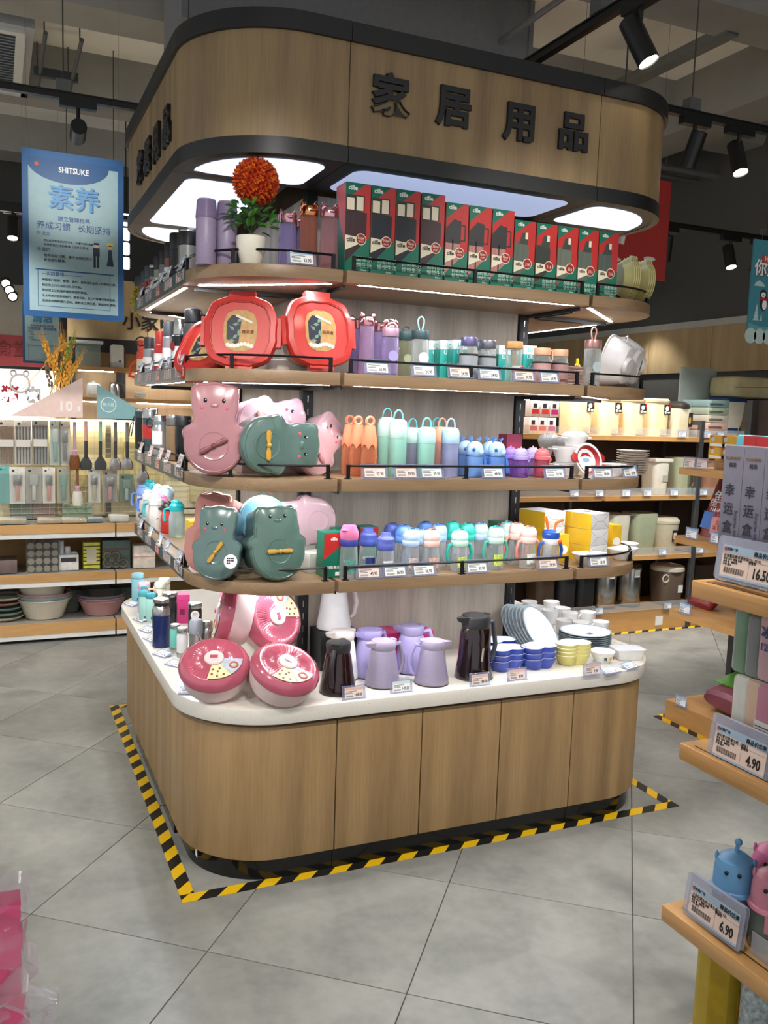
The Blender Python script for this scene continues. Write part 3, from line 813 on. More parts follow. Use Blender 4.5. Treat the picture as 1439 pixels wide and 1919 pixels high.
# ---------------------------------------------------------------- top shelf
def flask_carton(loc, h, kind, flask_col, label, d=.093):
    """green and red carton with a flask printed on the front"""
    w = .091
    t = T('flask_carton', label, 'box', loc, group='green and red flask cartons on the top shelf')
    O('box_body', lambda: rbox(w, d, h, .0012, 1), GREEN, t, (0, d / 2, 0), key=('fcb', h))
    W2 = w / 2 - .001
    poly_decal(t, 'red_print', [(-W2, h * .78), (-W2 + .001, h * .8), (W2 * .55, h * .995), (W2, h * .995), (W2, h * .36), (-W2, h * .12)], -.0001, RED, key=('fcr', h))
    poly_decal(t, 'side_print', [(-d * .49, h * .99), (d * .49, h * .99), (d * .49, h * .3), (-d * .1, h * .62)], -.0001, RED, key=('fcs', h)).rotation_euler = (0, 0, -PI / 2)
    t.children[-1].location = (-w / 2, d / 2, 0)
    fm = mat(flask_col, .4, amt=.15, stretch=(6, 1, .2))
    x0 = -W2
    if kind == 'cup':
        poly_decal(t, 'flask_picture', [(x0, h * .12), (W2 * .3, h * .3), (W2 * .72, h * .4), (W2 * .72, h * .68), (x0, h * .7)], -.0007, fm, key=('fp', h, kind))
        O('cup_picture', cat(box(-W2 * .92, -W2 * .32, -.0017, -.0012, h * .7, h * .83), box(-W2 * .15, W2 * .42, -.0017, -.0012, h * .7, h * .85)), CREAM, t, smooth=0)
        decal(t, 'cup_rim_picture', -W2 * .98, W2 * .52, h * .69, h * .865, -.0007, mat('#2a2422', .4), key=('fcr2', h))
    elif kind == 'mug':
        decal(t, 'flask_picture', x0, W2 * .3, h * .14, h * .56, -.0007, fm, key=('fp', h, kind))
        poly_decal(t, 'cup_picture', [(x0, h * .5), (W2 * .36, h * .5), (W2 * .36, h * .78), (-W2 * .3, h * .8), (x0, h * .68)], -.0010, mat('#2b2a2b', .4), key=('mc', h))
        O('handle_picture', lambda: cat(box(W2 * .36, W2 * .75, -.0012, -.0007, h * .72, h * .74), box(W2 * .36, W2 * .75, -.0012, -.0007, h * .53, h * .55), box(W2 * .68, W2 * .8, -.0012, -.0007, h * .54, h * .73)), mat('#2b2a2b', .4), t, key=('mh', h), smooth=0)
        decal(t, 'seam_picture', -W2 * .42, -W2 * .28, h * .2, h * .56, -.0010, mat('#4a2f2b', .4), key=('ms', h))
    else:
        poly_decal(t, 'flask_picture', [(x0, h * .14), (W2 * .4, h * .3), (W2 * .4, h * .62), (W2 * .25, h * .68), (x0, h * .68)], -.0007, fm, key=('fp', h, kind))
        poly_decal(t, 'cap_picture', [(-W2 * .6, h * .66), (W2 * .3, h * .66), (W2 * .3, h * .78), (W2 * .22, h * .84), (-W2 * .3, h * .82)], -.0010, mat('#3d423c', .4), key=('cp', h))
        decal(t, 'steel_picture', W2 * .0, W2 * .26, h * .74, h * .83, -.0014, CREAM, key=('sp', h))
    poly_decal(t, 'white_print', [(x0, h * .25), (x0, h * .42), (W2 * .45, h * .40), (W2 * .2, h * .34)], -.0017, CREAM, key=('wp', h))
    poly_decal(t, 'green_print', [(x0, h * .005), (W2, h * .005), (W2, h * .42), (x0 + W2 * .02, h * .12)], -.0022, GREEN, key=('gp', h))
    disc_decal(t, 'badge_ring', W2 * .28, h * .385, W2 * .44, -.0023, CREAM)
    disc_decal(t, 'badge', W2 * .28, h * .385, W2 * .38, -.0028, BADGE)
    if kind == 'sport':
        text('316', h * .07, CREAM, t, (W2 * .28, -.0036, h * .375), sx=.8)
    else:
        text('New', h * .052, CREAM, t, (W2 * .28, -.0036, h * .4), sx=.8)
        text('SPORT', h * .028, CREAM, t, (W2 * .28, -.0036, h * .36), sx=.8)
    text('cille', h * .07, PAPER, t, (-W2 * .45, -.0010, h * .94), off=.03, name='maker_mark')
    text('cille', h * .065, INK, t, (-W2 * .55, -.0024, h * .37), off=.03, name='maker_mark')
    text('创新希乐\n愉悦生活', h * .062, mat('#cfe8dc', .5), t, (W2 * .4, -.0028, h * .13), sp=1.1)
    text('500ml', h * .028, mat('#cfe8dc', .5), t, (W2 * .55, -.0028, h * .045))
    return t
rows = [(.0635, .3, 'cup', '#3c2024'), (.1575, .3, 'cup', '#20222c'), (.2515, .3, 'cup', '#20222c'), (.349, .3, 'cup', '#3c2024'), (.4455, .28, 'mug', '#b98078'), (.541, .28, 'mug', '#b98078'), (.6365, .28, 'mug', '#b98078'),
        (.732, .252, 'sport', '#5d6659'), (.8275, .252, 'sport', '#34382f'), (.923, .252, 'sport', '#6a7061'), (1.0185, .252, 'sport', '#5d6659'), (1.114, .252, 'sport', '#555e55')]
desc = {'cup': 'tall green-red carton picturing a flask with white cups', 'mug': 'green-red carton picturing a pink flask with black mug', 'sport': 'shorter green-red carton with a round 316 badge'}
cnt = {}
for x, hh, k, c in rows:
    n = cnt.get(k, 0); cnt[k] = n + 1
    flask_carton((x, .1, Z1), hh, k, c, '%s, %s from the flower side' % (desc[k], ORD[n]))

# flasks at the rounded corner and along the side
for k, px in enumerate((385, 424)):
    lo = [(-0.424,0.23,2.091), (-0.355,0.23,2.091)][k]
    t = T('travel_flask', ('speckled lilac travel flask with cup lid standing clear of the flower pot', 'speckled lilac travel flask half hidden by the flower leaves')[k], 'flask', lo, 0, 'lilac travel flasks')
    LP('body', [(.032, 0), (.034, .003), (.034, .148), (.033, .15)], LILAC, t)
    LP('cup_lid', [(.0345, .15), (.0355, .153), (.0345, .158), (.031, .205), (.029, .212), (0, .214)], LILAC, t)
    LP('clear_sleeve', [(.0356, .151), (.0362, .156), (.0352, .165), (.0318, .207)], clear('#b7aac8', .1), t)
side = [((-0.385,0.728,2.091), .036, .205, '#9a9894', '#1b1b1d', True), ((-0.39,0.896,2.091), .036, .215, '#17171a', '#121214', False), ((-0.385,1.065,2.091), .032, .205, '#7b4a3c', '#141416', False),
        ((-0.385,1.192,2.091), .032, .19, '#6e7075', '#1a1a1c', False), ((-0.385,1.326,2.091), .033, .185, '#8d8a80', '#202022', False), ((-0.385,1.455,2.091), .033, .165, '#8a7d68', '#2c2c2e', True),
        ((-0.385,1.592,2.091), .033, .18, '#4d5c60', '#3a444a', False), ((-0.385,1.704,2.091), .033, .17, '#5b605f', '#30383c', False), ((-0.385,1.813,2.091), .033, .165, '#3d4448', '#1d2226', False), ((-0.385,1.91,2.091), .033, .17, '#4a5256', '#1d2226', False)]
sd = ['steel flask with black collar and bright lid rim', 'all-black wide flask', 'copper brown flask with black lid', 'grey flask with black screw lid', 'beige steel flask with black lid', 'champagne flask with bright ring lid', 'blue-grey flask with strap lid', 'dull grey flask with dark strap lid', 'dark slate flask', 'slate flask nearest the yellow flowers']
for k, (lo, r, hh, b, c, ct) in enumerate(side):
    flask(lo, '%s in the top shelf side row' % sd[k], r, hh, mat(b, .35, .3), mat(c, .4), .3, lab=PAPER if k not in (0, 1) else None, badge=k > 4, captop=STEEL if ct else None, rz=-.9, group='flasks along the top shelf side', lab_z=(.2, .5), shoulder=.004)

# orange flower ball in a white pot
fl = T('flower_topiary', 'orange artificial flower ball with green leaves in a small white pot', 'potted plant', (-0.295,0.14,2.091))
LP('pot', [(.03, 0), (.034, .004), (.048, .055), (.05, .09), (.046, .092), (.044, .06), (0, .055)], mat('#ece5d3', .25, coat=.4), fl, 28)
O('stem', cat(tube([(0, 0, .05), (.002, 0, .11), (.004, 0, .2), (.006, 0, .22)], .006, 8), *[tube([(0, 0, .1), (.02 * math.cos(a), .02 * math.sin(a), .13), (.05 * math.cos(a), .05 * math.sin(a), .16)], .003, 6) for a in (0, .9, 1.8, 2.7, 3.6, 4.5, 5.4)]), mat('#2f3b23', .7), fl)
LEAF, LEAF2 = mat('#2f6b2a', .45, amt=.25), mat('#4f8a33', .45, amt=.25)
def leaf_g(l=.04, w=.018):
    pts = [(0, 0, 0), (w * .5, l * .35, .004), (w * .35, l * .75, .002), (0, l, -.004), (-w * .35, l * .75, .002), (-w * .5, l * .35, .004), (0, l * .45, -.001)]
    return pts, [(0, 1, 6), (1, 2, 6), (2, 3, 6), (3, 4, 6), (4, 5, 6), (5, 0, 6)]
rnd = random.Random(3)
for k in range(74):
    a = rnd.uniform(0, 2 * PI); rr = rnd.uniform(.012, .075); z = .155 + rnd.uniform(-.04, .035)
    O('leaf', leaf_g, (LEAF, LEAF2)[k % 2], fl, (rr * math.cos(a), rr * math.sin(a), z), (rnd.uniform(-.4, .9), rnd.uniform(-.5, .5), a - PI / 2 + rnd.uniform(-.6, .6)), key='fleaf')
OR1, OR2, OR3 = mat('#d9521a', .6, amt=.2), mat('#e8761f', .6, amt=.2), mat('#c23a14', .6, amt=.2)
def petal_cluster():
    gs = []
    for k in range(9):
        a = 2 * PI * k / 9
        gs.append(tr(([(0, 0, 0), (.004, .008, .004), (0, .013, .010), (-.004, .008, .004)], [(0, 1, 2, 3)]), (0, 0, 0), (.25 + .5 * (k % 2), 0, a)))
    return cat(*gs)
core_ = O('flower_core', ball(.062, n=20, m=12), OR3, fl, (.012, 0, .268))
N_ = 230
for k in range(N_):
    z = 1 - 2 * (k + .5) / N_; a = k * 2.39996; q = math.sqrt(1 - z * z)
    d = Vector((q * math.cos(a), q * math.sin(a), z))
    e = d.to_track_quat('Z', 'Y').to_euler()
    O('blossom', petal_cluster, (OR1, OR2, OR3)[(k * 7 + k // 3) % 3], fl, (.012 + d.x * .063, d.y * .063, .268 + d.z * .063), e, key='blossom')

yf = T('flower_spray', 'small spray of yellow artificial flowers at the far end of the top shelf', 'flowers', (-0.44,1.639,2.06))
O('stem', tube([(0, 0, -.02), (-.012, 0, .05), (-.006, 0, .11)], .002, 6), LEAF, yf)
YEL = mat('#d8c93a', .5)
for k in range(22):
    O('blossom', petal_cluster, YEL, yf, (-.012 + rnd.uniform(-.022, .022), rnd.uniform(-.02, .02), -.02 + k * .006), (rnd.uniform(-1, 1), rnd.uniform(-1, 1), k), key='blossom')
    if k % 3 == 0: O('leaf', leaf_g, LEAF, yf, (-.01, 0, k * .006), (rnd.uniform(0, 1), 0, k), key='fleaf', sc=(.6, .6, .6))

# mirrored cat-lid bottles
ears_bottle((-0.153,0.2,2.091), 'lilac cat-ear bottle partly behind the flower leaves', '#b9abdc', PINKGOLD, .2)
ears_bottle((-0.094,0.27,2.091), 'dark lilac cat-ear bottle standing behind the copper one', '#a898c4', PINKGOLD, .205)
ears_bottle((-0.087,0.17,2.091), 'copper gold cat-ear bottle in front of the black upright', '#d08a74', GOLD, .232)
ears_bottle((-0.028,0.13,2.091), 'dusky pink cat-ear bottle beside the first green carton', '#cfa0a6', PINKGOLD, .225)
price_tag((-0.149,0.046,2.094), '33.90', 'price tag reading 33.90 on the top shelf rail')

# nested moulded yellow trays standing on edge at the far corner
def tray_outline(s, n=40):
    pts = []
    for k in range(n):
        a = 2 * PI * k / n
        r = .085 + .018 * math.cos(2 * a) + .006 * math.cos(4 * a)
        if .85 < a < 1.2 or PI - 1.2 < a < PI - .85: r += .012
        pts.append((r * math.cos(a) * .8 * s, r * math.sin(a) * 1.12 * s))
    return pts
def tray_g():
    R_ = lambda s, z: [(x, y, z) for x, y in tray_outline(s)]
    return loft([R_(.74, 0), R_(.8, .006), R_(.95, .026), R_(1.04, .03), R_(1.04, .0335), R_(.94, .03), R_(.76, .009)], True, True)
YTRAY = mat('#d6cd8d', .35)
trays = [(1.033,-0.05,2.091), (1.18,0.007,2.091)]
n = 0
for gi, (px, c) in enumerate(((1158, 4), (1187, 4))):
    b0 = [(1.224,0.17,2.091), (1.315,0.19,2.091)][gi]
    for k in range(c):
        o = O('moulded_tray', tray_g, YTRAY, None, (b0[0] + k * .0095, b0[1] + .0, Z1 + .094), (PI / 2, 0, 1.25), key='ytray')
        tag(o, 'yellow moulded tray on edge, %s in the %s nest on the top shelf' % (ORD[k], ('nearer', 'farther')[gi]), 'tray', 'yellow moulded trays')

# ---------------------------------------------------------------- second shelf
def oct_outline(s=1, n=48):
    pts = []
    for k in range(n):
        a = 2 * PI * k / n
        c, q = abs(math.cos(a)), abs(math.sin(a))
        r = .122 / ((c ** 5 + q ** 5) ** .2)
        r *= 1 - .075 * math.exp(-((abs(math.sin(2 * a)) - 1) / .25) ** 2) + .018 * math.exp(-((abs(math.sin(2 * a)) - .55) / .15) ** 2)
        pts.append((r * math.cos(a) * s, r * math.sin(a) * s))
    return pts
def R3(f, s, z): return [(x, y, z) for x, y in f(s)]
LIDRED = mat('#c2322c', .38, coat=.3)
BOXGREY = mat('#b9aaa4', .45)
def food_box(loc, label, lean, rz):
    t = T('food_box', label, 'food box', loc, rot=(lean, 0, rz), group='red lidded food boxes')
    O('container', lambda: loft([R3(oct_outline, .74, -.105), R3(oct_outline, .8, -.1), R3(oct_outline, .93, 0)]), BOXGREY, t, key='fbx')
    l = O('lid', lambda: loft([R3(oct_outline, .99, -.012), R3(oct_outline, 1.0, -.008), R3(oct_outline, 1.0, .012), R3(oct_outline, .965, .022), R3(oct_outline, .83, .026), R3(oct_outline, .79, .019), R3(oct_outline, .3, .019)]), LIDRED, t, key='fbl')
    O('lid_seam', lambda: tube([(x, y, .022) for x, y in oct_outline(.81)], .002, 6, True), mat('#a52b26', .3), l, key='fbr')
    for s in (-1, 1):
        O('clip', lambda: box(-.045, .045, -.012, .012, -.016, .014), LIDRED, t, (0, s * .127, 0), key='fbc')
    for s in (-1, 1):
        O('side_clip', lambda: box(-.01, .01, -.05, .05, -.02, .006), LIDRED, t, (s * .126, 0, 0), key='fbc2')
    c = O('picture_label', lambda: loft([R3(oct_outline, .46, .0195), R3(oct_outline, .46, .0202)]), mat('#b98f55', .5, amt=.15, scale=60), l, key='fbp', sc=(1.0, 1.25, 1))
    O('dark_print', lambda: prism([(-.045, -.03), (-.005, -.052), (.004, .05), (-.03, .052), (-.046, .03)], .0203, .0207), mat('#1c2436', .5, amt=.5, scale=70), l, key='fbp2', smooth=0)
    O('leaf_print', lambda: cat(*[tr(prism([(-.012, 0), (0, -.006), (.012, 0), (0, .006)], .0208, .0211), (-.028 + .012 * (k % 3), -.035 + .014 * k, 0), (0, 0, k * .8)) for k in range(6)]), mat('#6e8a72', .5, amt=.4, scale=90), l, key='fbp3', smooth=0)
    O('cloud_print', lambda: cat(*[tr(lathe([(.007, .0212), (.007, .0215)], 10), (-.04 + k * .0115, -.05 - .004 * math.sin(k), 0)) for k in range(8)]), mat('#e8e2d2', .5), l, key='fbp4', smooth=0)
    O('handle_print', lambda: tr(box(-.03, .03, -.004, .004, .0212, .0216), (.012, .04, 0), (0, 0, -.4)), mat('#d8d0bb', .5), l, key='fbp5', smooth=0)
    text('糖果盒', .014, mat('#7a3b22', .6), l, (.026, -.005, .0212), (0, 0, 0))
    return t
food_box((-0.05,0.15,1.89), 'red octagonal food box with picture label, beside the purple cat-lid bottles', 1.36, .05)
food_box((-0.309,0.2,1.877), 'red octagonal food box turned towards the flasks', 1.36, -.42)
food_box((-0.376,0.42,1.832), 'red-lidded food box tipped low behind the turned one', 1.0, -1.0)
tag(O('white_tray', lambda: rbox(.2, .12, .045, .02), mat('#e8e4e0', .5), None, (-.10, .30, Z2)), 'low white tray behind the two red food boxes', 'tray')

# flasks along the side of the second shelf
fl2 = T('vacuum_flask', 'wide charcoal flask with white 316 label and black carry lid', 'flask', (-0.37,0.698,1.752), -.7)
LP('body', [(.034, 0), (.038, .004), (.038, .165), (.032, .185), (.028, .188)], mat('#3d4044', .4), fl2)
LP('lid', [(.031, .188), (.033, .19), (.033, .235), (.03, .24), (0, .24)], BLACK, fl2)
O('carry_handle', tube(arc((0, 0, .222), .036, -10, 190, 14, ry=.022), .005, 8), BLACK, fl2)
wrap_label(fl2, 'paper_label', .038, .03, .085, -160, -40, PAPER)
O('badge', lambda: tr(lathe([(.018, 0), (.018, .001)], 18), (0, 0, 0), (PI / 2, 0, 0)), BADGE, fl2, (-.022, -.0335, .09), (0, 0, -.6))
text('316', .014, PAPER, fl2, (-.0228, -.0346, .086), (PI / 2, 0, -.6), sx=.8)
s2 = [((-0.385,0.879,1.752), .033, .215, '#151517', STEEL, True, PAPER, 'black flask with chrome cup lid'), ((-0.39,1.104,1.752), .026, .225, '#a3a4a6', mat('#4a4d52', .4), False, PAPER, 'slim steel flask with grey lid and white label'),
      ((-0.385,1.341,1.752), .028, .2, '#b02a26', mat('#a82822', .4), False, PAPER, 'bright red flask with white label'), ((-0.36,1.648,1.752), .03, .185, '#8ea39a', mat('#6d7f79', .4), False, PAPER, 'pale sage flask tucked behind the red one'),
      ((-0.39,1.619,1.752), .03, .19, '#9d9ea0', mat('#2a2a2c', .4), False, PAPER, 'steel flask with black carabiner lid'), ((-0.385,1.863,1.752), .03, .19, '#d8482c', mat('#d8482c', .4), False, CREAM, 'orange flask at the far end')]
for lo, r, hh, b, c, bd, lb, ds in s2:
    q = flask(lo, ds + ' of the second shelf side row', r, hh, mat(b, .3, .6 if b in ('#a3a4a6', '#9d9ea0') else .1), c, .28, lab=lb, badge=bd, rz=-.9, group='flasks along the second shelf side', lab_z=(.22, .5), shoulder=.006)
    if 'carabiner' in ds:
        O('carabiner', ring(.026, .004, 16, 6, (0, 0, 0), (PI / 2, 0, 0), 1.3, .8), BLACK, q, (-.045, -.01, .17))
    if 'orange' in ds:
        O('carry_strap', tube([(-.02, -.02, .09), (-.06, -.02, .06), (-.07, -.02, .01), (-.03, -.02, .004)], .008, 8), mat('#d8482c', .5), q)
flask((-0.3,1.143,1.752), 'chrome-lidded red flask standing at the back of the second shelf', .032, .215, mat('#a82a26', .3), CHROME, .3, rz=0, group='flasks along the second shelf side')
flask((-0.329,0.46,1.752), 'black flask with chrome lid behind the red food boxes', .034, .225, mat('#1a1a1c', .3), CHROME, .25, group='flasks along the second shelf side')

# see-through lilac bottles with mirrored lids
for lo, hh, ds, tint in [((0.142,0.27,1.752), .215, 'lilac cat-lid bottle half behind the red food box', '#c0b0e0'), ((0.151,0.2,1.752), .222, 'pink-violet cat-lid bottle, second from the red food box', '#d8bade'),
                   ((0.216,0.24,1.752), .205, 'pale violet cat-lid bottle set back in the row', '#c6b6e4')]:
    ears_bottle(lo, ds + ' on the second shelf', tint, PINKGOLD, hh, .03)
t = loop_bottle((0.217,0.14,1.752), 'violet bottle with round sticker and mirrored pig-ear lid', mat('#c9a3b8', .25, .5), PINKGOLD, '#cbb9e6', .17, .031, sticker='#a497cf', lh=.03)
for s in (-1, 1): O('ear', lambda: ball(.011, 1, .6, 1.4, 10, 6), PINKGOLD, t, (s * .018, 0, .188), key='pigear')
O('mirrored_top', lambda: lathe([(.03, .168), (.03, .178), (.024, .188), (0, .19)], 18), PINKGOLD, t, key='pigtop')
loop_bottle((0.323,0.24,1.752), 'olive-tinted bottle with dark green cap standing behind', mat('#2e4a4a', .35), mat('#2e4a4a', .4), '#cfd2b8', .17, .027, sticker='#b9bf9a', lh=.02)
loop_bottle((0.341,0.15,1.752), 'clear bottle with slate cap and mint green loop', mat('#33484c', .3), mat('#8fd2c4', .5), '#e4e8e6', .17, .033, sticker='#cfd6d8')
loop_bottle((1.082,0.12,1.752), 'clear bottle with rose metal cap and pink loop', mat('#b58a83', .3, .5), mat('#d99a8c', .5), '#e4e8e6', .18, .033, sticker='#b9c6c9')
def lucur(loc, label, w=.058, d=.058, h=.148, rz=0):
    t = T('bottle_carton', label, 'box', loc, rz, 'teal bottle cartons')
    O('box_body', lambda: rbox(w, d, h, .001, 1), mat('#2f9f94', .4), t, key='luc')
    O('white_band', lambda: rbox(w + .0006, d + .0006, .034, .001, 1, .0002), mat('#dfeeee', .4), t, (0, 0, h - .0338), key='lucb')
    text('LU', .02, mat('#5fb5ab', .5), t, (0, -d / 2 - .0009, h - .017), off=.02)
    text('UR', .022, PAPER, t, (0, -d / 2 - .0008, h - .045))
    text('LUCUR', .026, mat('#5fb5ab', .5), t, (-w / 2 - .0008, 0, h - .055), (PI / 2, PI / 2, -PI / 2))
    poly_decal(t, 'line_print', [(-.02, .05), (-.018, .05), (.02, .09), (.018, .09)], -d / 2 - .0002, PAPER, key='lucl')
    return t
for lo, ds in [((0.467,0.3,1.752), 'teal bottle carton farthest back next to the mint loop bottle'), ((0.489,0.25,1.752), 'teal bottle carton second in the stepped row'), ((0.518,0.2,1.752), 'teal bottle carton standing forward beside the violet-lid bottle'),
               ((0.775,0.3,1.752), 'teal bottle carton behind the wooden-lid bottle'), ((0.839,0.22,1.752), 'teal bottle carton beside the pink sleeve bottles')]:
    lucur(lo, ds)
SLG, SLP = mat('#8f9296', .9, amt=.1, scale=300), mat('#b08884', .9, amt=.1, scale=300)
sleeve_bottle((0.526,0.12,1.752), 'glass bottle with violet metal lid and grey sleeve', mat('#7f78a8', .25, .6), SLG, .155)
sleeve_bottle((0.611,0.13,1.752), 'glass bottle with steel lid and grey sleeve', mat('#8d8c96', .25, .7), SLG, .15)
sleeve_bottle((0.644,0.23,1.752), 'grey-lidded glass bottle between and behind the sleeve bottles', mat('#8a8f94', .25, .7), mat('#6fb0b4', .8), .15)
tb = T('glass_bottle', 'clear glass bottle with bamboo lid and red-striped card', 'water bottle', (0.72,0.12,1.752))
LP('glass_body', [(.029, 0), (.031, .003), (.031, .118), (.028, .125)], clear('#e6ecec', .12), tb)
LP('infuser', [(.012, .06), (.012, .118), (.018, .12)], clear('#c9b48a', .3), tb)
LP('bamboo_lid', [(.031, .124), (.033, .126), (.033, .15), (.032, .152)], mat('#b3844e', .5), tb)
poly_decal(tb, 'paper_card', [(-.024, .004), (.026, .004), (.026, .062), (-.024, .06)], -.0315, mat('#c9cbc4', .6), key='bcard')
poly_decal(tb, 'red_stripe', [(-.024, .03), (.026, .052), (.026, .062), (-.024, .042)], -.0322, RED, key='bcard2')
sleeve_bottle((0.847,0.12,1.752), 'glass bottle with peach lid, strap and pink sleeve', mat('#d3a07e', .4), SLP, .135, .035, loopm=mat('#e3b08f', .5))
sleeve_bottle((0.935,0.13,1.752), 'glass bottle with peach lid and darker pink sleeve', mat('#d3a07e', .4), mat('#a17c79', .9, amt=.1, scale=300), .135, .034)

# corner: stacked pink plates, yellow forks, white tubs
PPINK = mat('#e6cfc8', .35)
pz = Z2
for k in range(6):
    o = O('square_plate', lambda: loft([[(x, y, z) for x, y in rrect(-q, q, -q * .8, q * .8, .02, 3)] for q, z in ((.055, 0), (.06, .004), (.082, .012), (.082, .0135), (.06, .006))]), PPINK, None, (1.14, .33, pz + k * .0138), key='sqp')
    tag(o, 'pink square plate, %s from the bottom of the second shelf stack' % ORD[k], 'plate', 'pink plates on the second shelf')
tagw = T('fork_bundle', 'bunch of yellow curly handled forks on the pink plates', 'cutlery', (1.16, .32, pz + .09), .3)
for k in range(6):
    O('fork', lambda: tube([(0, 0, 0), (.008, 0, .012), (.004, 0, .024), (.012, 0, .034)], .0028, 6), mat('#e8c81e', .4), tagw, (-.02 + k * .008, .004 * (k % 2), 0), (0, .3, k * .3), key='fork')
TUB = mat('#f8f4f3', .15, coat=.5)
def tub_g():
    def f(s):
        pts = []
        for k in range(40):
            a = 2 * PI * k / 40
            r = .1 / ((abs(math.cos(a)) ** 4 + abs(math.sin(a)) ** 4) ** .25) * (1 + .03 * math.cos(6 * a))
            pts.append((r * math.cos(a) * s * 1.05, r * math.sin(a) * s * .85))
        return pts
    return loft([R3(f, .6, 0), R3(f, .72, .004), R3(f, .86, .03), R3(f, 1, .07), R3(f, 1.05, .072), R3(f, 1.05, .075), R3(f, .97, .073), R3(f, .8, .03), R3(f, .66, .008)])
for k, (lo, rz, ln) in enumerate([((1.353,0.24,1.857), 1.0, -1.35), ((1.262,0.17,1.85), .55, -1.3)]):
    t = T('white_tub', ('glossy white moulded tub standing on edge at the back of the corner', 'glossy white moulded tub on edge with an oval printed label')[k], 'tub', lo, rot=(ln, 0, rz), group='white tubs'); t.scale = (1.18,) * 3
    O('shell', tub_g, TUB, t, (0, 0, -.04), (PI, 0, 0) if False else (0, 0, 0), key='tub')
    for cx, cy in ((-.045, .0), (.03, .028), (.03, -.032)):
        O('compartment', lambda: tr(lathe([(.03, -.008), (.034, -.003), (.036, 0.004)], 20, 1.15, .9), (0, 0, 0)), TUB, t, (cx, cy, -.043), key='tubc')
    if k: 
        O('oval_label', lambda: lathe([(.026, 0), (.026, .0006)], 20, .85, 1.15), mat('#d9d4d2', .5), t, (.0, .012, -.0525), key='tubl')
tagp = [((0.132,0.046,1.755), '33.90', 'b'), ((0.311,0.046,1.755), '24.90', 'b'), ((0.454,0.046,1.755), '24.90', 'p'), ((0.578,0.046,1.755), '24.90', 'b'), ((0.726,0.046,1.755), '34.90', 'p'), ((0.838,0.046,1.755), '24.90', 'b')]
for k, (lo, p, tn) in enumerate(tagp):
    price_tag(lo, p, 'price tag under the %s on the second shelf' % ['violet cat-lid bottles', 'mint loop bottle', 'violet-lid sleeve bottle', 'steel-lid sleeve bottle', 'bamboo-lid bottle', 'pink sleeve bottles'][k], tone=tn, w=.1 if k != 5 else .09)

# ---------------------------------------------------------------- third shelf
def union_outline(circles, o=(0, 0), n=72):
    pts = []
    for k in range(n):
        a = 2 * PI * k / n; d = Vector((math.cos(a), math.sin(a))); best = .02
        for cx, cy, r in circles:
            m_ = Vector((cx - o[0], cy - o[1])); b = d.dot(m_); q = r * r - (m_.dot(m_) - b * b)
            if q > 0: best = max(best, b + math.sqrt(q))
        pts.append((o[0] + d.x * best, o[1] + d.y * best))
    sm = [((pts[i - 1][0] + 2 * pts[i][0] + pts[(i + 1) % n][0]) / 4, (pts[i - 1][1] + 2 * pts[i][1] + pts[(i + 1) % n][1]) / 4) for i in range(n)]
    return sm
BEAR = union_outline([(0, .075, .07), (0, -.045, .09), (-.046, .112, .028), (.046, .112, .028), (-.072, -.01, .024), (.072, -.01, .024), (0, .02, .066)], (0, .02), 96)
CHUB = union_outline([(0, .045, .084), (0, -.03, .1), (-.05, .098, .03), (.05, .098, .03), (-.082, -.0, .026), (.082, -.0, .026)], (0, 0), 96)
def scl(o, s): return [(x * s, y * s) for x, y in o]
EYE = mat('#141212', .15)
def animal_box(loc, label, outline, col, rot, bow='#c99a3a', depth=.1, belly=(0, -.05), eyes=(0, .085), oname='bear', rear=None, size=1.0, cheeks=True):
    """lidded snack box in the outline of a cub; lid faces local +z"""
    t = T('animal_snack_box', label, 'snack box', loc, rot=rot, group='animal shaped snack boxes')
    if size != 1: t.scale = (size,) * 3
    m = mat(col, .22, coat=.7); m2 = mat(rear or col, .3, coat=.4)
    ol = lambda s, z: [(x, y, z) for x, y in scl(outline, s)]
    O('container', lambda: loft([ol(.86, -depth), ol(.9, -depth + .006), ol(.95, -.004)]), m2, t, key=('abc', oname, depth))
    l = O('lid', lambda: loft([ol(.985, -.008), ol(1, -.004), ol(1, .006), ol(.97, .016), ol(.9, .021), ol(.5, .023)]), m, t, key=('abl', oname))
    O('lid_seam', lambda: tube([(x, y, .019) for x, y in scl(outline, .93)], .0016, 5, True), m, l, key=('abs', oname))
    bx, by = belly
    O('belly_recess', lambda: lathe([(.044, .0215), (.042, .0245), (.036, .0225), (.0, .0225)], 28), m, l, (bx, by, 0), key='abr')
    if bow:
        bm = mat(bow, .35)
        b = O('spoon_handle', lambda: loft([[(x, sg * y, z) for x, y, sg in ((-q, .0, 1),)] for q, z in ()] or [[(u, w * math.cos(2 * PI * i / 8), .031 + .005 * math.sin(2 * PI * i / 8)) for i in range(8)] for u, w in ((-.046, .004), (-.04, .0085), (-.022, .0085), (-.006, .005), (0, .0075), (.006, .005), (.022, .0085), (.04, .0085), (.046, .004))]), bm, l, (bx, by, -.002), (0, 0, rot_bow.get(label[:12], .0)), key='abbow')
        O('handle_knob', lambda: ball(.008, 1, 1, .7, 12, 6, (0, 0, .034)), bm, b, key='abk')
    if not eyes: return t
    ex, ey = eyes
    for s in (-1, 1):
        e = O('eye', lambda: ball(.0065, .85, 1.1, .5, 12, 6), EYE, l, (ex + s * .027, ey, .0225), key='abeye')
        O('eye_glint', lambda: ball(.002, 1, 1, .6, 8, 4), WHITE, e, (.0015, .002, .003), key='abgl')
        if cheeks: O('cheek', lambda: ball(.007, .8, 1, .25, 12, 6), mat('#c2566a', .4), l, (ex + s * .036, ey - .022, .0222), key='abch')
    O('nose', lambda: ball(.011, 1.3, .8, .45, 12, 6), m, l, (ex, ey - .014, .022), key='abn')
    return t
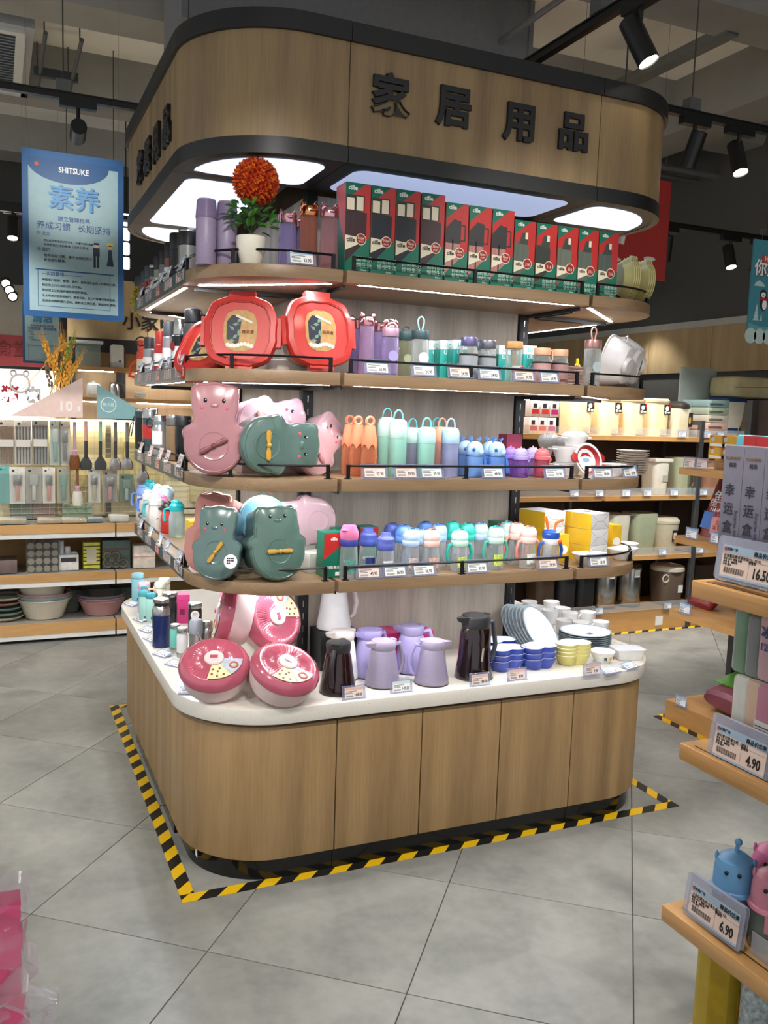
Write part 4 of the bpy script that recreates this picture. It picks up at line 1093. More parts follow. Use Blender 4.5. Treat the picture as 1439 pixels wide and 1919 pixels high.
rot_bow = {'dusty pink c': .5, 'grey-green c': 0}
animal_box((-0.403,0.17,1.547), 'dusty pink cub-shaped snack box standing upright with bow handle', BEAR, '#a9747a', (1.45, 0, -.3), '#7a3f42', .13, rear='#c99aa8', size=1.12)
animal_box((-0.192,0.13,1.502), 'grey-green cub-shaped snack box lying on its side with yellow handle', BEAR, '#57706a', (1.4, PI / 2, .05), '#c99a3a', .09, size=1.1)
animal_box((-0.175,0.3,1.577), 'pale pink cub-shaped snack box standing behind the grey-green one', BEAR, '#d6b3bd', (1.4, PI / 2 - .15, .0), '#d8a79a', .09)
animal_box((-0.002,0.25,1.496), 'round pink snack box leaning beside the orange bottles', CHUB, '#c9a3aa', (1.35, .9, .3), '#b97f85', .08, size=.95)

tag(O('prop_carton', rbox(.2, .1, .085, .002, 1), mat('#c9b8b4', .5), None, (-.175, .345, Z3)), 'pale carton propping up the pale pink snack box', 'box')
s3 = [((-0.36,0.929,1.391), .032, .19, '#141416', BLACK, 'black thermos with long press lid', None, BLACK), ((-0.39,0.982,1.391), .03, .19, '#8e7354', mat('#5a5a58', .4), 'bronze tumbler with grey lid', None, None), ((-0.36,1.277,1.391), .028, .185, '#98262a', mat('#98262a', .4), 'dark red flask with white label', PAPER, None),
      ((-0.4,1.265,1.391), .034, .185, '#a9a8a4', STEEL, 'steel sports flask with ring and white label', PAPER, None), ((-0.37,1.726,1.391), .038, .21, '#3f5a5e', STEEL, 'teal-grey tumbler with red and white band', RED, None), ((-0.385,1.888,1.391), .036, .205, '#232325', mat('#2f4a52', .4), 'black tumbler with wrist strap', None, None)]
for lo, r, hh, b, c, ds, lb, hd in s3:
    q = flask(lo, ds + ' in the third shelf side row', r, hh, mat(b, .3, .7 if b == '#a9a8a4' else .2), c, .22, lab=lb, rz=-.9, group='flasks along the third shelf side', lab_z=(.3, .62), shoulder=.02 if 'sports' in ds else .004, handle=hd, captop=STEEL if 'tumbler' in ds else None, neck=mat('#6d7f86', .4) if 'sports' in ds else None)
    if 'sports' in ds: O('ring_handle', ring(.02, .004, 16, 6, (0, 0, 0), (PI / 2, 0, 0)), BLACK, q, (-.038, -.02, .15))
    if 'strap' in ds: O('wrist_strap', tube([(-.03, -.02, .17), (-.05, -.03, .12), (-.06, -.03, .07), (-.045, -.03, .065), (-.03, -.025, .15)], .003, 6), BLACK, q)

# orange ring bottles
ORG, ORGC = mat('#f08a63', .4), clear('#eb9a70', .25)
for lo, ds in [((0.111,0.24,1.391), 'orange bottle with ring lid, first in line and set back'), ((0.123,0.19,1.391), 'orange bottle with ring lid in the middle of the three'), ((0.14,0.12,1.391), 'orange bottle with ring lid standing at the front')]:
    t = T('ring_lid_bottle', ds + ' on the third shelf', 'water bottle', lo, 0, 'orange ring bottles')
    LP('body', [(.028, 0), (.03, .004), (.029, .08), (.024, .13)], ORGC, t)
    LP('inner_wall', [(.021, .006), (.021, .08), (.018, .128)], clear('#e38a5e', .2), t)
    l = O('petal_lid', lambda: loft([[(q * math.cos(2 * PI * i / 30), q * math.sin(2 * PI * i / 30), z + (dz * abs(math.sin(3 * 2 * PI * i / 30)))) for i in range(30)] for q, z, dz in ((.0285, .1, .018), (.0275, .13, 0), (.02, .175, 0), (.018, .185, 0))]), ORG, t, key='petlid')
    O('lid_ring', lambda: ring(.014, .0055, 20, 8, (0, 0, .2), (PI / 2, 0, 0)), ORG, l, key='petring')
# ribbed-cap pastel bottles
def pastel(loc, label, body, cap, loop, h=.2, r=.033):
    t = T('pastel_bottle', label, 'water bottle', loc, 0, 'pastel loop bottles')
    zb = h * .68
    LP('body', [(r * .96, 0), (r, .004), (r, zb)], body, t)
    O('ribbed_cap', lambda: loft([[((q + (.0007 if i % 2 else 0)) * math.cos(2 * PI * i / 48), (q + (.0007 if i % 2 else 0)) * math.sin(2 * PI * i / 48), z) for i in range(48)] for q, z in ((r, zb), (r * 1.02, zb + .002), (r * 1.02, h * .86), (r * .9, h * .96), (r * .55, h), (.001, h))]), cap, t, key=('ribcap', h, r))
    O('carry_loop', lambda: tube([(-.017, 0, h * .955)] + arc((0, 0, h + .006), .017, 180, 0, 12, ry=.026) + [(.017, 0, h * .955)], .0032, 8), loop, t, key=('ploop', h))
    return t
MINT, MINTB, AQUA, PEACH = mat('#b9d9cf', .4), mat('#8fc4b4', .35), mat('#5bb8c0', .4), mat('#f0a98c', .4)
BLUG, PRPB = mat('#a9c4dd', .4), mat('#8f93b8', .3, amt=.25, stretch=(1, 1, 3), scale=4)
for lo, b, c, l_, hh, ds in [((0.242,0.2,1.391), MINTB, MINT, AQUA, .215, 'mint bottle with blue loop set back next to the orange ones'), ((0.255,0.13,1.391), MINTB, MINT, AQUA, .21, 'tall mint bottle with folded loop at the front'),
                             ((0.356,0.22,1.391), mat('#8a8aa0', .35), MINT, AQUA, .18, 'mint-cap bottle with grey-violet body set back'), ((0.37,0.13,1.391), MINTB, mat('#b4dcd6', .4), AQUA, .185, 'mint bottle with aqua loop in mid row'), ((0.483,0.27,1.391), MINTB, MINT, AQUA, .185, 'mint bottle hidden behind the mid-row one'),
                             ((0.486,0.23,1.391), mat('#c99088', .35), PEACH, PEACH, .185, 'peach-cap bottle peeking between mint and blue'), ((0.475,0.14,1.391), PRPB, BLUG, mat('#8fb7dd', .4), .185, 'blue-cap bottle fading to violet')]:
    pastel(lo, ds + ', third shelf', b, c, l_, hh)
# antlered blue bottles
DEERB, DEERC = mat('#5f86bd', .35), mat('#9dbfe0', .35)
def deer(loc, label, strap=True, body=DEERB):
    t = T('antler_bottle', label, 'kids bottle', loc, 0, 'blue antler bottles')
    LP('body', [(.03, 0), (.034, .004), (.034, .07), (.031, .083)], body, t)
    LP('shoulder_band', [(.0325, .08), (.0345, .083), (.0325, .088)], mat('#3f6fb5', .4), t)
    l = LP('dome_lid', [(.032, .086), (.034, .09), (.033, .108), (.027, .125), (.015, .134), (0, .136)], DEERC, t)
    for s in (-1, 1):
        O('antler', lambda: cat(tube([(0, 0, 0), (.003, 0, .012), (.006, 0, .022)], .0028, 6), tube([(.002, 0, .01), (.011, 0, .017)], .0024, 6), tube([(.001, 0, .008), (-.006, 0, .016)], .0024, 6)), mat('#3f74c4', .4), l, (s * .016, 0, .13), (0, 0, 0 if s > 0 else PI), key='antler')
    O('ear_knob', lambda: ball(.0075, 1, .6, 1, 12, 6), mat('#2f5ea8', .3), l, (-.019, -.028, .105), key='earknob')
    disc_decal(l, 'nose_plate', .012, .1, .009, -.0325, mat('#c9dcf0', .4))
    if strap: O('wrist_strap', tube([(.032, -.01, .086), (.038, -.02, .06), (.044, -.024, .02), (.034, -.026, .018), (.032, -.02, .07)], .004, 6), mat('#3f74c4', .5), t)
    return t
deer((0.579,0.2,1.391), 'blue antler bottle peeking out behind the first one, third shelf', False)
deer((0.575,0.13,1.391), 'blue antler bottle with wrist strap, nearer the mint bottles')
deer((0.68,0.19,1.391), 'blue antler bottle peeking out behind the second one, third shelf', False)
deer((0.665,0.12,1.391), 'blue antler bottle nearer the violet cups', True, mat('#4f78b8', .35))
# small violet and pink straw cups
def strawcup(loc, label, tint, cap, h=.115):
    t = T('straw_cup', label, 'kids bottle', loc, 0, 'violet and pink straw cups')
    LP('body', [(.028, 0), (.031, .004), (.031, .05), (.028, .066), (.029, .07)], clear(tint, .4), t)
    LP('collar', [(.029, .068), (.0315, .07), (.0315, .082), (.029, .084)], cap, t)
    l = LP('dome_lid', [(.029, .084), (.03, .09), (.024, .104), (.01, .112), (0, .113)], cap, t)
    for s in (-1, 0, 1): O('crown_point', lambda: ball(.004, 1, 1, 1.6, 8, 6), cap, l, (s * .014, 0, .113 - abs(s) * .006), key='crownp')
    O('side_loop', lambda: ring(.009, .003, 12, 6, (.033, 0, .07), (PI / 2, 0, 0)), cap, t, key='sloop')
    return t
VIO, VIOD, PNK = mat('#a99ad6', .35), mat('#8f6fc4', .35), mat('#e0686e', .35)
strawcup((0.778,0.2,1.391), 'violet straw cup set back between antler bottle and violet front cup', '#8f5fc0', VIOD)
strawcup((0.774,0.12,1.391), 'lilac straw cup at the front, third shelf', '#8a5ab8', VIO)
strawcup((0.88,0.2,1.391), 'lilac straw cup peeking between the two front ones', '#9a6fc4', VIO)
strawcup((0.872,0.12,1.391), 'coral pink straw cup at the front, third shelf', '#c9566a', PNK)
for k, px in enumerate((0, 1)):
    lo = [(0.442,0.36,1.391), (0.86,0.34,1.391)][k]
    tag(O('magenta_carton', lambda: rbox(.07, .07, .16, .001, 1), mat('#8f2a4a', .4), None, lo, key='magc'), ('dark magenta carton behind the grey-violet bottle', 'dark magenta carton behind the violet straw cups')[k], 'box')
# corner: spoons, bowls, plates
SPN = mat('#a9a9a4', .3, .2)
def spoon_g():
    rings = []
    for u, w, h in ((0, .004, .002), (.06, .0045, .002), (.1, .006, .002), (.115, .016, .004), (.135, .022, .006), (.155, .018, .005), (.168, .004, .002)):
        rings.append([(w * math.cos(2 * PI * i / 10), h * math.sin(2 * PI * i / 10) - (.006 if .11 < u < .16 else 0), u) for i in range(10)])
    return loft(rings)
for gi, (lo, c) in enumerate((((1.057,0.42,1.391), 4), ((1.109,0.38,1.391), 3))):
    for k in range(c):
        o = O('rice_spoon', spoon_g, SPN, None, (lo[0] + k * .012, lo[1] - k * .004, Z3), (.12, .1 + .12 * gi, -.3), key='rsp', sc=(1.35, 1.35, 1.0))
        tag(o, 'grey rice spoon, %s in the %s bundle on the third shelf' % (ORD[k], ('first', 'second')[gi]), 'spoon', 'grey rice spoons')
CHINA = mat('#efeeec', .2, coat=.4)
def bowl_g(r, h, foot=.5):
    return lathe([(r * foot, 0), (r * foot, .004), (r * .75, h * .35), (r * .95, h * .8), (r, h), (r * .97, h + .001), (r * .9, h * .8), (r * .7, h * .38), (r * .4, .008), (0, .007)], 32)
def handled_bowl(loc, label, r, h, lid=False, red=False):
    t = T('handled_bowl', label, 'bowl', loc, 0, 'white handled bowls')
    O('bowl', lambda: bowl_g(r, h, .7), CHINA, t, key=('hb', r, h))
    for s in (-1, 1):
        O('handle', lambda: tube([(0, -.018, 0), (.018, -.016, .002), (.022, 0, .002), (.018, .016, .002), (0, .018, 0)], .004, 6), CHINA if not red else RED, t, (s * (r - .003), 0, h * .85), (0, 0, 0 if s > 0 else PI), key='hbh')
    if lid: 
        l = O('lid', lambda: lathe([(r, 0), (r * 1.02, .004), (r * .7, .018), (.02, .022), (0, .022)], 28), CHINA, t, (0, 0, h), key=('hbl', r))
        O('lid_print', lambda: lathe([(r * .45, 0), (r * .45, .0008)], 20), mat('#a8343a', .5), l, (0, -.0, .0195), key=('hblp', r))
    return t
handled_bowl((1.081,0.24,1.391), 'white handled bowl at the bottom of the third shelf pile', .062, .05)
b2 = (1.077,0.24,1.442)
handled_bowl((b2[0], b2[1], Z3 + .053), 'larger white handled bowl in the middle of the pile', .068, .062)
handled_bowl((b2[0] + .03, b2[1], Z3 + .118), 'lidded white bowl with red print on top of the pile', .055, .04, True)
handled_bowl((1.281,0.2,1.391), 'white handled bowl with red band beside the stacked saucers', .055, .05, False, True)
dp = T('divided_plate', 'round white child plate with red ring and ear handles, leaning upright', 'plate', (1.091,0.12,1.463), rot=(1.25, 0, .1))
O('dish', lambda: lathe([(.045, -.02), (.05, -.018), (.064, .0), (.068, .001), (.068, .004), (.06, .003), (.048, -.012), (0, -.013)], 36), CHINA, dp)
O('red_ring', lambda: lring([(.057, .0035), (.056, .0015), (.047, -.0105), (.049, -.0115)], 36), mat('#b3272c', .4), dp)
O('red_arc', lambda: prism([(-.03, .012), (-.015, .03), (.015, .03), (.03, .012), (.0, .02)], -.0128, -.0118), mat('#b3272c', .4), dp)
O('blue_print', lambda: prism([(-.016, -.004), (0, -.009), (.016, -.004), (.014, .008), (-.014, .008)], -.0128, -.0118), mat('#8fb0cf', .4), dp)
for s in (-1, 1): O('ear_handle', lambda: prism([(0, -.02), (.026, -.012), (.03, .006), (.012, .024), (0, .02)], -.004, .003, .001), mat('#b3272c', .4), dp, (s * .058, .005, 0), (0, 0 if s > 0 else PI, 0), key='earh')
SAUC = mat('#dcd3c9', .3)
sc_ = (1.438,0.27,1.391)
for k in range(10):
    o = O('saucer', lambda: lathe([(.045, 0), (.048, .002), (.068, .008), (.07, .0095), (.066, .009), (.045, .004), (0, .004)], 28), SAUC, None, (sc_[0], sc_[1], Z3 + k * .0105), key='saucer')
    tag(o, 'pale saucer, %s from the bottom of the third shelf stack' % ORD[k], 'saucer', 'stacked saucers')
tg3 = [((0.135,0.046,1.394), '37.90', 'p', 'orange ring bottles'), ((0.256,0.046,1.394), '39.90', 'p', 'tall mint bottle'), ((0.358,0.046,1.394), '39.90', 'b', 'blue-violet pastel bottle'), ((0.613,0.046,1.394), '48.90', 'b', 'antler bottles'), ((0.886,0.046,1.394), '28.90', 'b', 'coral straw cup'), ((1.115,0.05,1.394), '38.90', 'b', 'red-ring plate'), ((1.285,0.09,1.394), '45.90', 'b', 'stacked saucers')]
for lo, p, tn, ds in tg3:
    price_tag(lo, p, 'price tag on the third shelf below the ' + ds, tone=tn, rz=.25 if 'saucers' in ds else 0)

# ---------------------------------------------------------------- lowest shelf
animal_box((-0.387,0.3,1.177), 'salmon cub-shaped snack box leaning at the lowest shelf corner', CHUB, '#b9776c', (1.3, .0, -.95), None, .09, cheeks=False, size=1.05)
rot_bow['grey-green o'] = 1.0
animal_box((-0.388,0.17,1.159), 'grey-green owl-like snack box turned aside with yellow bow handle', CHUB, '#5b7470', (1.4, 0, -.5), '#c79b3c', .13, belly=(0, -.03), eyes=(-.01, .075), rear='#54707f', size=.92)
rot_bow['grey-green f'] = 0
animal_box((-0.202,0.1,1.169), 'grey-green frog-like snack box facing front with yellow bow handle', CHUB, '#567269', (1.38, 0, .1), '#c79b3c', .1, belly=(0, -.03), eyes=(.0, .09), oname='chub', cheeks=False, size=1.0)
rot_bow['sky blue rou'] = 1.0
ROUND = [(.098 * math.cos(2 * PI * k / 64), .098 * math.sin(2 * PI * k / 64)) for k in range(64)]
animal_box((-0.198,0.28,1.222), 'sky blue round snack box with yellow handle standing behind', ROUND, '#7fb9cf', (1.4, 0, .0), '#d9c25a', .08, belly=(0, 0), eyes=None, oname='round', cheeks=False, size=.95)
animal_box((-0.025,0.32,1.215), 'pale pink snack box on its side behind the frog-like one', CHUB, '#d3aeb5', (1.4, -PI / 2, .1), None, .08, oname='chub', size=.9)
tag(O('prop_carton', rbox(.17, .1, .088, .002, 1), mat('#d9d4c8', .5), None, (-.2, .325, Z4)), 'pale carton propping up the sky blue snack box', 'box')
tag(O('prop_carton', rbox(.12, .1, .085, .002, 1), mat('#cfc9bd', .5), None, (-.045, .36, Z4)), 'pale carton propping up the pale pink box behind the frog-like one', 'box')
hang = T('swing_label', 'round white printed hang tag beside the owl-like snack box', 'tag', (-0.368,0.07,1.116), rot=(PI / 2 - .3, 0, -.3))
O('tag_card', lambda: lathe([(.022, 0), (.022, .0008)], 20, 1, 1.1), PAPER, hang)
O('tag_print', lambda: cat(*[tr(lathe([(.003, .0008), (.003, .0012)], 8), (-.01 + .006 * (k % 4), .01 - .008 * (k // 4), 0)) for k in range(10)]), INK, hang)
YB = mat('#d9ae1c', .4)
def yellow_box(loc, label, w=.09, d=.09, h=.16, text_panel=False, rz=0):
    t = T('yellow_carton', label, 'box', loc, rz, 'yellow cartons on the lowest shelf')
    O('box_body', lambda: rbox(w, d, h, .001, 1), YB, t, key=('yb', w, d, h))
    if text_panel:
        decal(t, 'info_panel', -w * .4, w * .4, h * .12, h * .88, -d / 2 - .0002, mat('#d9d4cc', .6), key=('ybp', w, d, h))
        O('info_text', lambda: cat(*[box(-w * .33, -w * .33 + w * (.3 + .3 * ((k * 7) % 3) / 2), -d / 2 - .0011, -d / 2 - .0007, h * (.8 - .065 * k), h * (.815 - .065 * k)) for k in range(10)]), INK, t, key=('ybt', w, d, h), smooth=0)
    else:
        disc_decal(t, 'round_print', 0, h * .45, w * .38, -d / 2 - .0002, WHITE)
    return t
yellow_box((-0.375,0.52,1.038), 'yellow carton with white disc print at the side of the lowest shelf')
yellow_box((-0.277,0.5,1.038), 'yellow carton with a printed text panel', text_panel=True)
yellow_box((-0.198,0.5,1.038), 'yellow carton half hidden by the sky blue box', text_panel=True)
wb = T('white_carton', 'low white carton with barcode behind the frog-like box', 'box', (-0.011,0.25,1.038), .3)
O('box_body', rbox(.1, .08, .07, .001, 1), mat('#d9d6cc', .5), wb)
decal(wb, 'barcode', .01, .03, .02, .035, -.0402, INK)
def cille_carton(loc, label, rz=0, h=.15, w=.075):
    t = T('bottle_carton', label, 'box', loc, rz, 'green cartons on the lowest shelf')
    O('box_body', lambda: rbox(w, w, h, .001, 1), GREEN, t, key=('cc', w, h))
    poly_decal(t, 'red_print', [(-w * .48, h * .4), (-w * .48, h * .97), (w * .48, h * .97), (w * .48, h * .75)], -w / 2 - .0001, RED, key=('ccr', w, h))
    text('cille', .016, PAPER, t, (0, -w / 2 - .0012, h * .86), off=.03, name='maker_mark')
    text('创新希乐', .013, PAPER, t, (0, -w / 2 - .0008, h * .22))
    decal(t, 'barcode', w * .1, w * .35, h * .04, h * .12, -w / 2 - .0002, PAPER, key=('ccb', w, h))
    return t
cille_carton((0.009,0.14,1.038), 'green and red carton at the left end of the bottle row', .0, .16)
cille_carton((0.098,0.25,1.038), 'green and red carton just behind the pink-cap bottle', .0, .155)
cille_carton((0.22,0.32,1.038), 'green and red carton behind the navy bottle', 0, .15)
cille_carton((0.828,0.33,1.038), 'green and red carton at the back behind the teal handled bottles', 0, .155)

def kid_bottle(loc, label, cap, spout=None, tint='#dfe4e8', h=.165, r=.034, handles=None, pic=None, style='dome', group='kids bottles on the lowest shelf'):
    t = T('kids_bottle', label, 'kids bottle', loc, 0, group)
    zb = h * .6
    LP('body', [(r * .93, 0), (r, .005), (r, zb * .55), (r * .93, zb * .85), (r * .9, zb)], clear(tint, .18), t)
    LP('collar', [(r * .92, zb), (r * .98, zb + .003), (r * .98, zb + .022), (r * .92, zb + .026)], cap, t)
    c2 = spout or cap
    if style == 'dome':
        l = LP('flip_lid', [(r * .95, zb + .024), (r * 1.0, zb + .03), (r * .97, zb + .045), (r * .75, h - .006), (r * .3, h), (0, h)], cap, t)
        O('lid_button', lambda: ball(.02, 1, 1, .5, 16, 8), c2, l, (0, -.008, h - .008), (.35, 0, 0), key='kbut')
        O('button_slot', lambda: box(-.008, .008, -.002, .002, 0, .003), mat('#4a5568', .4), l, (0, -.012, h + .0005), (.35, 0, 0), key='kslot')
    elif style == 'screw':
        l = LP('screw_lid', [(r * .95, zb + .024), (r * .95, zb + .04), (r * .6, zb + .05), (r * .55, h - .008), (r * .5, h), (0, h)], cap, t)
        O('lid_ring', lambda: ring(r * .72, .006, 20, 6, (0, 0, zb + .042)), c2, l, key=('kring', r, h))
    else:
        l = LP('round_lid', [(r * .95, zb + .024), (r * 1.02, zb + .034), (r * 1.0, zb + .05), (r * .7, h - .003), (0, h)], c2, t)
        O('lid_lip', lambda: ball(.012, 1.4, 1, .5, 12, 6), c2, l, (-.02, -.015, h - .018), key='klip')
    if handles:
        for s in (-1, 1):
            O('handle', lambda: tube([(r * .8, 0, zb + .012), (r * 1.35, 0, zb + .004), (r * 1.6, 0, zb * .75), (r * 1.5, 0, zb * .45), (r * 1.3, 0, zb * .38)], .006, 8, rad=[.006, .007, .0065, .006, .004]), handles, t, (0, 0, 0), (0, 0, 0 if s > 0 else PI), key=('khan', r, h))
    if pic:
        wrap_label(t, 'printed_picture', r * .99, h * .1, h * .36, -125, -60, mat(pic, .5, amt=.4, scale=150), lift=.0012)
    return t
NAVY, BLUL, CORAL, SKY, MNT, TQ = mat('#4a5aa8', .35), mat('#9db8dc', .35), mat('#f0806e', .35), mat('#5f8fd6', .35), mat('#bfe3d2', .35), mat('#2fb0a0', .35)
PALEP = mat('#e9c3b8', .35)
kb = [((0.061,0.09,1.038), mat('#3f48a0', .35), mat('#e07aa8', .35), .19, None, '#5f9a8c', 'round', 'pink dome lid and blue collar'),
      ((0.168,0.17,1.038), NAVY, NAVY, .165, None, '#2a3a78', 'screw', 'navy screw lid, set back'),
      ((0.208,0.1,1.038), mat('#5a66b8', .35), mat('#6a76c4', .35), .155, None, '#eef0f4', 'screw', 'periwinkle screw lid and white front label'),
      ((0.31,0.27,1.038), NAVY, mat('#4a62b0', .35), .165, None, None, 'dome', 'deep blue lid at the back'),
      ((0.334,0.22,1.038), SKY, mat('#4f74c0', .35), .165, None, '#7fa0c8', 'dome', 'mid-blue lid in the second rank'),
      ((0.318,0.12,1.038), mat('#b4cbe6', .35), SKY, .165, None, '#d0b8b0', 'dome', 'pale blue lid with blue button'),
      ((0.395,0.21,1.038), BLUL, SKY, .15, None, None, 'dome', 'pale blue lid half hidden behind the coral one'),
      ((0.46,0.29,1.038), SKY, mat('#4a6fc0', .35), .165, None, None, 'dome', 'royal blue lid in the back rank'),
      ((0.397,0.11,1.038), PALEP, CORAL, .162, None, '#e8a898', 'dome', 'coral button lid and pink animal print'),
      ((0.485,0.22,1.038), BLUL, SKY, .165, None, None, 'dome', 'blue button lid right behind the coral one'),
      ((0.554,0.24,1.038), TQ, TQ, .17, None, None, 'dome', 'teal lid tall at the back'),
      ((0.522,0.12,1.038), MNT, mat('#8fd0b8', .35), .155, TQ, '#b9cf5a', 'dome', 'mint lid, green handles and dinosaur print'),
      ((0.608,0.22,1.038), TQ, mat('#4fc4b0', .35), .165, None, None, 'dome', 'turquoise lid behind the mint one'),
      ((0.668,0.22,1.038), mat('#a9bfe0', .35), mat('#6f90cc', .35), .165, None, None, 'dome', 'lavender blue lid without handles'),
      ((0.679,0.12,1.038), mat('#c4e0d4', .35), mat('#2fc0a8', .35), .165, mat('#4fae9c', .35), '#b9cf5a', 'dome', 'bright turquoise button and teal handles'),
      ((0.806,0.24,1.038), mat('#b9d6d0', .35), mat('#7fb8b0', .35), .165, None, None, 'dome', 'grey-green lid behind the turquoise one'),
      ((0.824,0.2,1.038), PALEP, CORAL, .165, CORAL, '#e0707a', 'dome', 'coral button lid set back with coral handles'),
      ((0.821,0.11,1.038), mat('#f0d0c4', .35), CORAL, .163, mat('#e0958a', .35), '#d9e0d4', 'dome', 'blush lid, coral button and blush handles')]
for lo, c, s_, hh, hd, pic, st, ds in kb:
    kid_bottle(lo, 'kids bottle with ' + ds, c, s_, h=hh, handles=hd, pic=pic, style=st, r=.033)
t = kid_bottle((0.919,0.1,1.038), 'kids bottle with blue helmet lid and two orange horns', mat('#e8e4e0', .35), mat('#2a56b8', .3), h=.15, r=.034, handles=mat('#2f5cb8', .35), pic='#8a7a6e', style='round')
for s in (-1, 1): O('horn', tube([(s * .014, 0, .145), (s * .022, 0, .175), (s * .05, -.005, .188)] if s > 0 else [(-.014, 0, .145), (-.02, 0, .17), (-.03, 0, .2)], .005, 8, rad=[.004, .006, .007]), mat('#e8702a', .4), t)
O('nose_knob', ball(.008), mat('#e8562a', .4), t, (.022, -.032, .105))

# white carton stack with yellow ends
WCB = mat('#dfe0e2', .5)
def split_box(loc, label, w=.105, d=.16, h=.066, rz=0):
    """white carton with folded flap lines on the front and a yellow side"""
    t = T('bowl_carton', label, 'box', loc, rz, 'white and yellow cartons')
    O('box_body', lambda: rbox(w, d, h, .001, 1), WCB, t, key=('spb', w, d, h))
    O('yellow_side', lambda: box(-w / 2 - .0012, -w / 2, -d / 2, d / 2, .0005, h - .0005), YB, t, key=('spy', w, d, h), smooth=0)
    O('yellow_side', lambda: box(w / 2, w / 2 + .0012, -d / 2, d / 2, .0005, h - .0005), YB, t, key=('spy2', w, d, h), smooth=0)
    O('flap_lines', lambda: cat(tr(box(-.0006, .0006, -.0006, 0, 0, .04), (-w * .5, -d / 2, h * .95), (0, 2.2, 0)), tr(box(-.0006, .0006, -.0006, 0, 0, .04), (w * .5, -d / 2, h * .95), (0, -2.2, 0)), box(-w * .22, w * .22, -d / 2 - .0006, -d / 2, h * .49, h * .51), tr(box(-.0006, .0006, -.0006, 0, 0, .04), (-w * .5, -d / 2, h * .05), (0, .94, 0)), tr(box(-.0006, .0006, -.0006, 0, 0, .04), (w * .5, -d / 2, h * .05), (0, -.94, 0))), mat('#8a8c90', .6), t, key=('spf', w, d, h), smooth=0)
    return t
st = (1.187,0.24,1.038)
for k in range(3):
    split_box((st[0] + .0, st[1], Z4 + k * .0668), '%s carton of the tall white and yellow stack' % ('bottom', 'middle', 'topmost')[k], .115, .15, .066, .28)
tag(O('round_hole_print', lambda: lathe([(.02, 0), (.02, .0008)], 20), INK, None, (st[0], st[1], Z4 + .2005)), 'dark round print on the topmost white carton', 'print')
st2 = (1.03,0.33,1.038)
for k in range(3):
    split_box((st2[0] + .0, st2[1], Z4 + k * .0668), '%s carton of the white and yellow stack near the back upright' % ('bottom', 'middle', 'topmost')[k], .12, .15, .066, .2)
yellow_box((1.037,0.2,1.038), 'plain yellow carton end between the two white stacks', .05, .05, .115)
yellow_box((1.395,0.34,1.038), 'plain yellow carton behind the tall stack', .05, .1, .13)
def boat_g():
    f = lambda s: rrect(-.075 * s, .075 * s, -.05 * s, .05 * s, .045 * s, 6)
    return loft([R3(f, .55, 0), R3(f, .6, .004), R3(f, .85, .03), R3(f, 1, .045), R3(f, 1.0, .047), R3(f, .96, .046), R3(f, .8, .03), R3(f, .55, .008)])
for k, (lo, rz) in enumerate([((1.117,0.11,1.038), .05), ((1.348,0.19,1.038), .3), ((1.447,0.31,1.038), .1)]):
    tag(O('boat_bowl', boat_g, CHINA, None, lo, (0, 0, rz), key='boat'), ('white boat-shaped bowl behind the price tag, nearest the camera', 'white boat-shaped bowl at the shelf corner', 'white boat-shaped bowl at the back of the corner')[k], 'bowl', 'boat bowls')
tg4 = [((0.124,0.046,1.04), '45.90', 'p', 'periwinkle-lid bottle'), ((0.226,0.046,1.04), '36.90', 'b', 'mid-blue lid bottle'), ((0.341,0.046,1.04), '36.90', 'b', 'coral button bottle'), ((0.563,0.046,1.04), '39.90', 'b', 'mint handled bottle'), ((0.879,0.046,1.04), '59.90', 'p', 'horned helmet bottle'), ((1.121,0.05,1.04), '18.90', 'b', 'boat-shaped bowls')]
for lo, p, tn, ds in tg4:
    price_tag(lo, p, 'price tag on the lowest shelf below the ' + ds, tone=tn)

